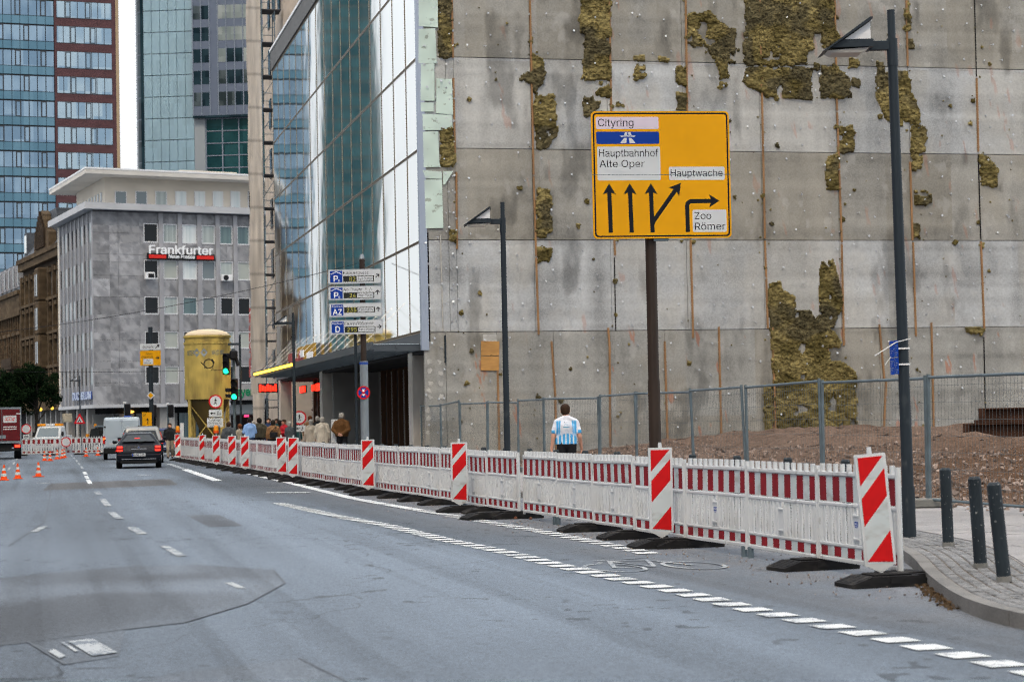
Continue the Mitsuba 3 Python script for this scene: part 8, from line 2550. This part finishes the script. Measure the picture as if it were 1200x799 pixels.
# dark construction vehicle, mostly hidden by the van
DV = thing('compact_digger', 'dark compact construction machine with amber beacons left of the van', 'construction vehicle')
a = at(113, 500, 127)
MD = place(a[0], 127, 0, 0)
part(DV, 'body', MB().cbox(-.75, .75, 0, 1.8, .45, 1.0, .05), 'm_trim_black', M=MD)
part(DV, 'cab', MB().mesh(hull(sym([(.5, .4, 1.0), (.42, .5, 1.55), (.42, 1.3, 1.55), (.5, 1.4, 1.0)]), .05)), 'm_car_glass', 35, M=MD)
part(DV, 'roof', MB().cbox(-.2, .75, .3, 1.5, 1.62, 1.74, .03), 'm_galv', M=MD)
part(DV, 'hull_band', MB().cbox(-.76, .76, -.03, .02, .8, .95, .01), 'm_cloth_green', M=MD)
part(DV, 'beacon', MB().tube((-.15, .4, 1.66), (-.15, .4, 1.86), .09, n=12), 'm_amber', 40, M=MD)
part(DV, 'side_beacon', MB().tube((-.62, .2, 1.02), (-.62, .2, 1.22), .12, n=12), 'm_amber', 40, M=MD)
for s_ in (-1, 1):
    wheel(DV, s_ * .8, .35, .38, M=MD)
    wheel(DV, s_ * .8, 1.5, .38, M=MD)

# ================================================================== dark street trees at the left
def tree(key, x, y, h, crown_r, crown_z, n_leaf, seed):
    r = np.random.default_rng(seed)
    t = MB().tube((x, y, 0), (x + .05, y, crown_z * .8), .17, .12, n=9).tube((x + .05, y, crown_z * .8), (x + .1, y, h * .93), .12, .03, n=7)
    clumps = []
    for k in range(44):
        ph, el = r.uniform(0, 2 * math.pi), r.uniform(-.55, 1.0)
        d = np.array([math.cos(ph) * math.cos(el * 1.3), math.sin(ph) * math.cos(el * 1.3), math.sin(el * 1.3) * 1.15])
        c = np.array([x, y, crown_z + (h - crown_z) * .42]) + d * crown_r * r.uniform(.35, 1.12)
        clumps.append((c, r.uniform(.22, .62)))
        if k % 3 == 0:
            t.tube((x + .06, y, crown_z * .8 + (h - crown_z) * r.uniform(0, .5)), c, .05, .015, n=5)
    part(key, 'trunk', t, 'm_bark', 40)
    cv, cf = [], []
    for i in range(n_leaf):
        c, cr = clumps[int(r.integers(len(clumps)))]
        d = r.normal(0, 1, 3)
        p = c + d / np.linalg.norm(d) * cr * r.uniform(.25, 1.0) ** .6
        s_ = r.uniform(.055, .13)
        a = r.normal(0, 1, 3); a /= np.linalg.norm(a)
        b = np.cross(a, r.normal(0, 1, 3)); b /= np.linalg.norm(b)
        k = len(cv)
        cv += [p - a * s_, p + b * s_ * .55, p + a * s_, p - b * s_ * .55]
        cf += [[k, k + 1, k + 2], [k, k + 2, k + 3]]
    part(key, 'crown', MB().add(np.array(cv), np.array(cf)), 'm_leaf', kind='stuff')


for (u, v, y, hpx, wr, n, lab, sd) in ((42, 475, 150, 417, 1.75, 12000, 'dark leafy street tree before the sandstone house, right one of the three', 3), (18, 475, 158, 424, 1.7, 10000, 'dark leafy street tree in the middle of the three at the left', 4), (-1, 475, 152, 430, 1.6, 8000, 'dark leafy street tree cut by the left edge of the view', 5)):
    p = at(u, v, y)
    ht = at(u, hpx, y)[2]
    key = thing('street_tree', lab, 'tree')
    tree(key, p[0], y, ht, wr, 2.3, n, sd)
for u, v, y, lab in ((47.5, 479.5, 166, 'yellow lit lamp glowing under the trees before the sandstone house'), (61, 478, 168, 'yellow lit shop lamp left of the stone office block')):
    q = at(u, v, y)
    key = thing('hanging_lamp', lab, 'lamp')
    lamp(key, 'globe', MB().mesh(trimesh.creation.icosphere(2, .15), place(*q)), (.28, .17, .02))
    part(key, 'stem', MB().tube((q[0], q[1], q[2] + .2), (q[0], q[1], q[2] + .9), .03, n=6), 'm_black')
q = at(157, 482.5, 196)
key = thing('shop_lamp', 'warm lit oval lamp in the dark shop front of the stone office block', 'lamp')
lamp(key, 'globe', MB().mesh(trimesh.creation.icosphere(2, .5), place(q[0], 193.5, q[2]) @ np.diag([1, .3, .3, 1])), (.5, .25, .04))
part(key, 'stem', MB().box(q[0] - .03, q[0] + .03, 193.45, 193.55, q[2] + .1, 3.4), 'm_black')
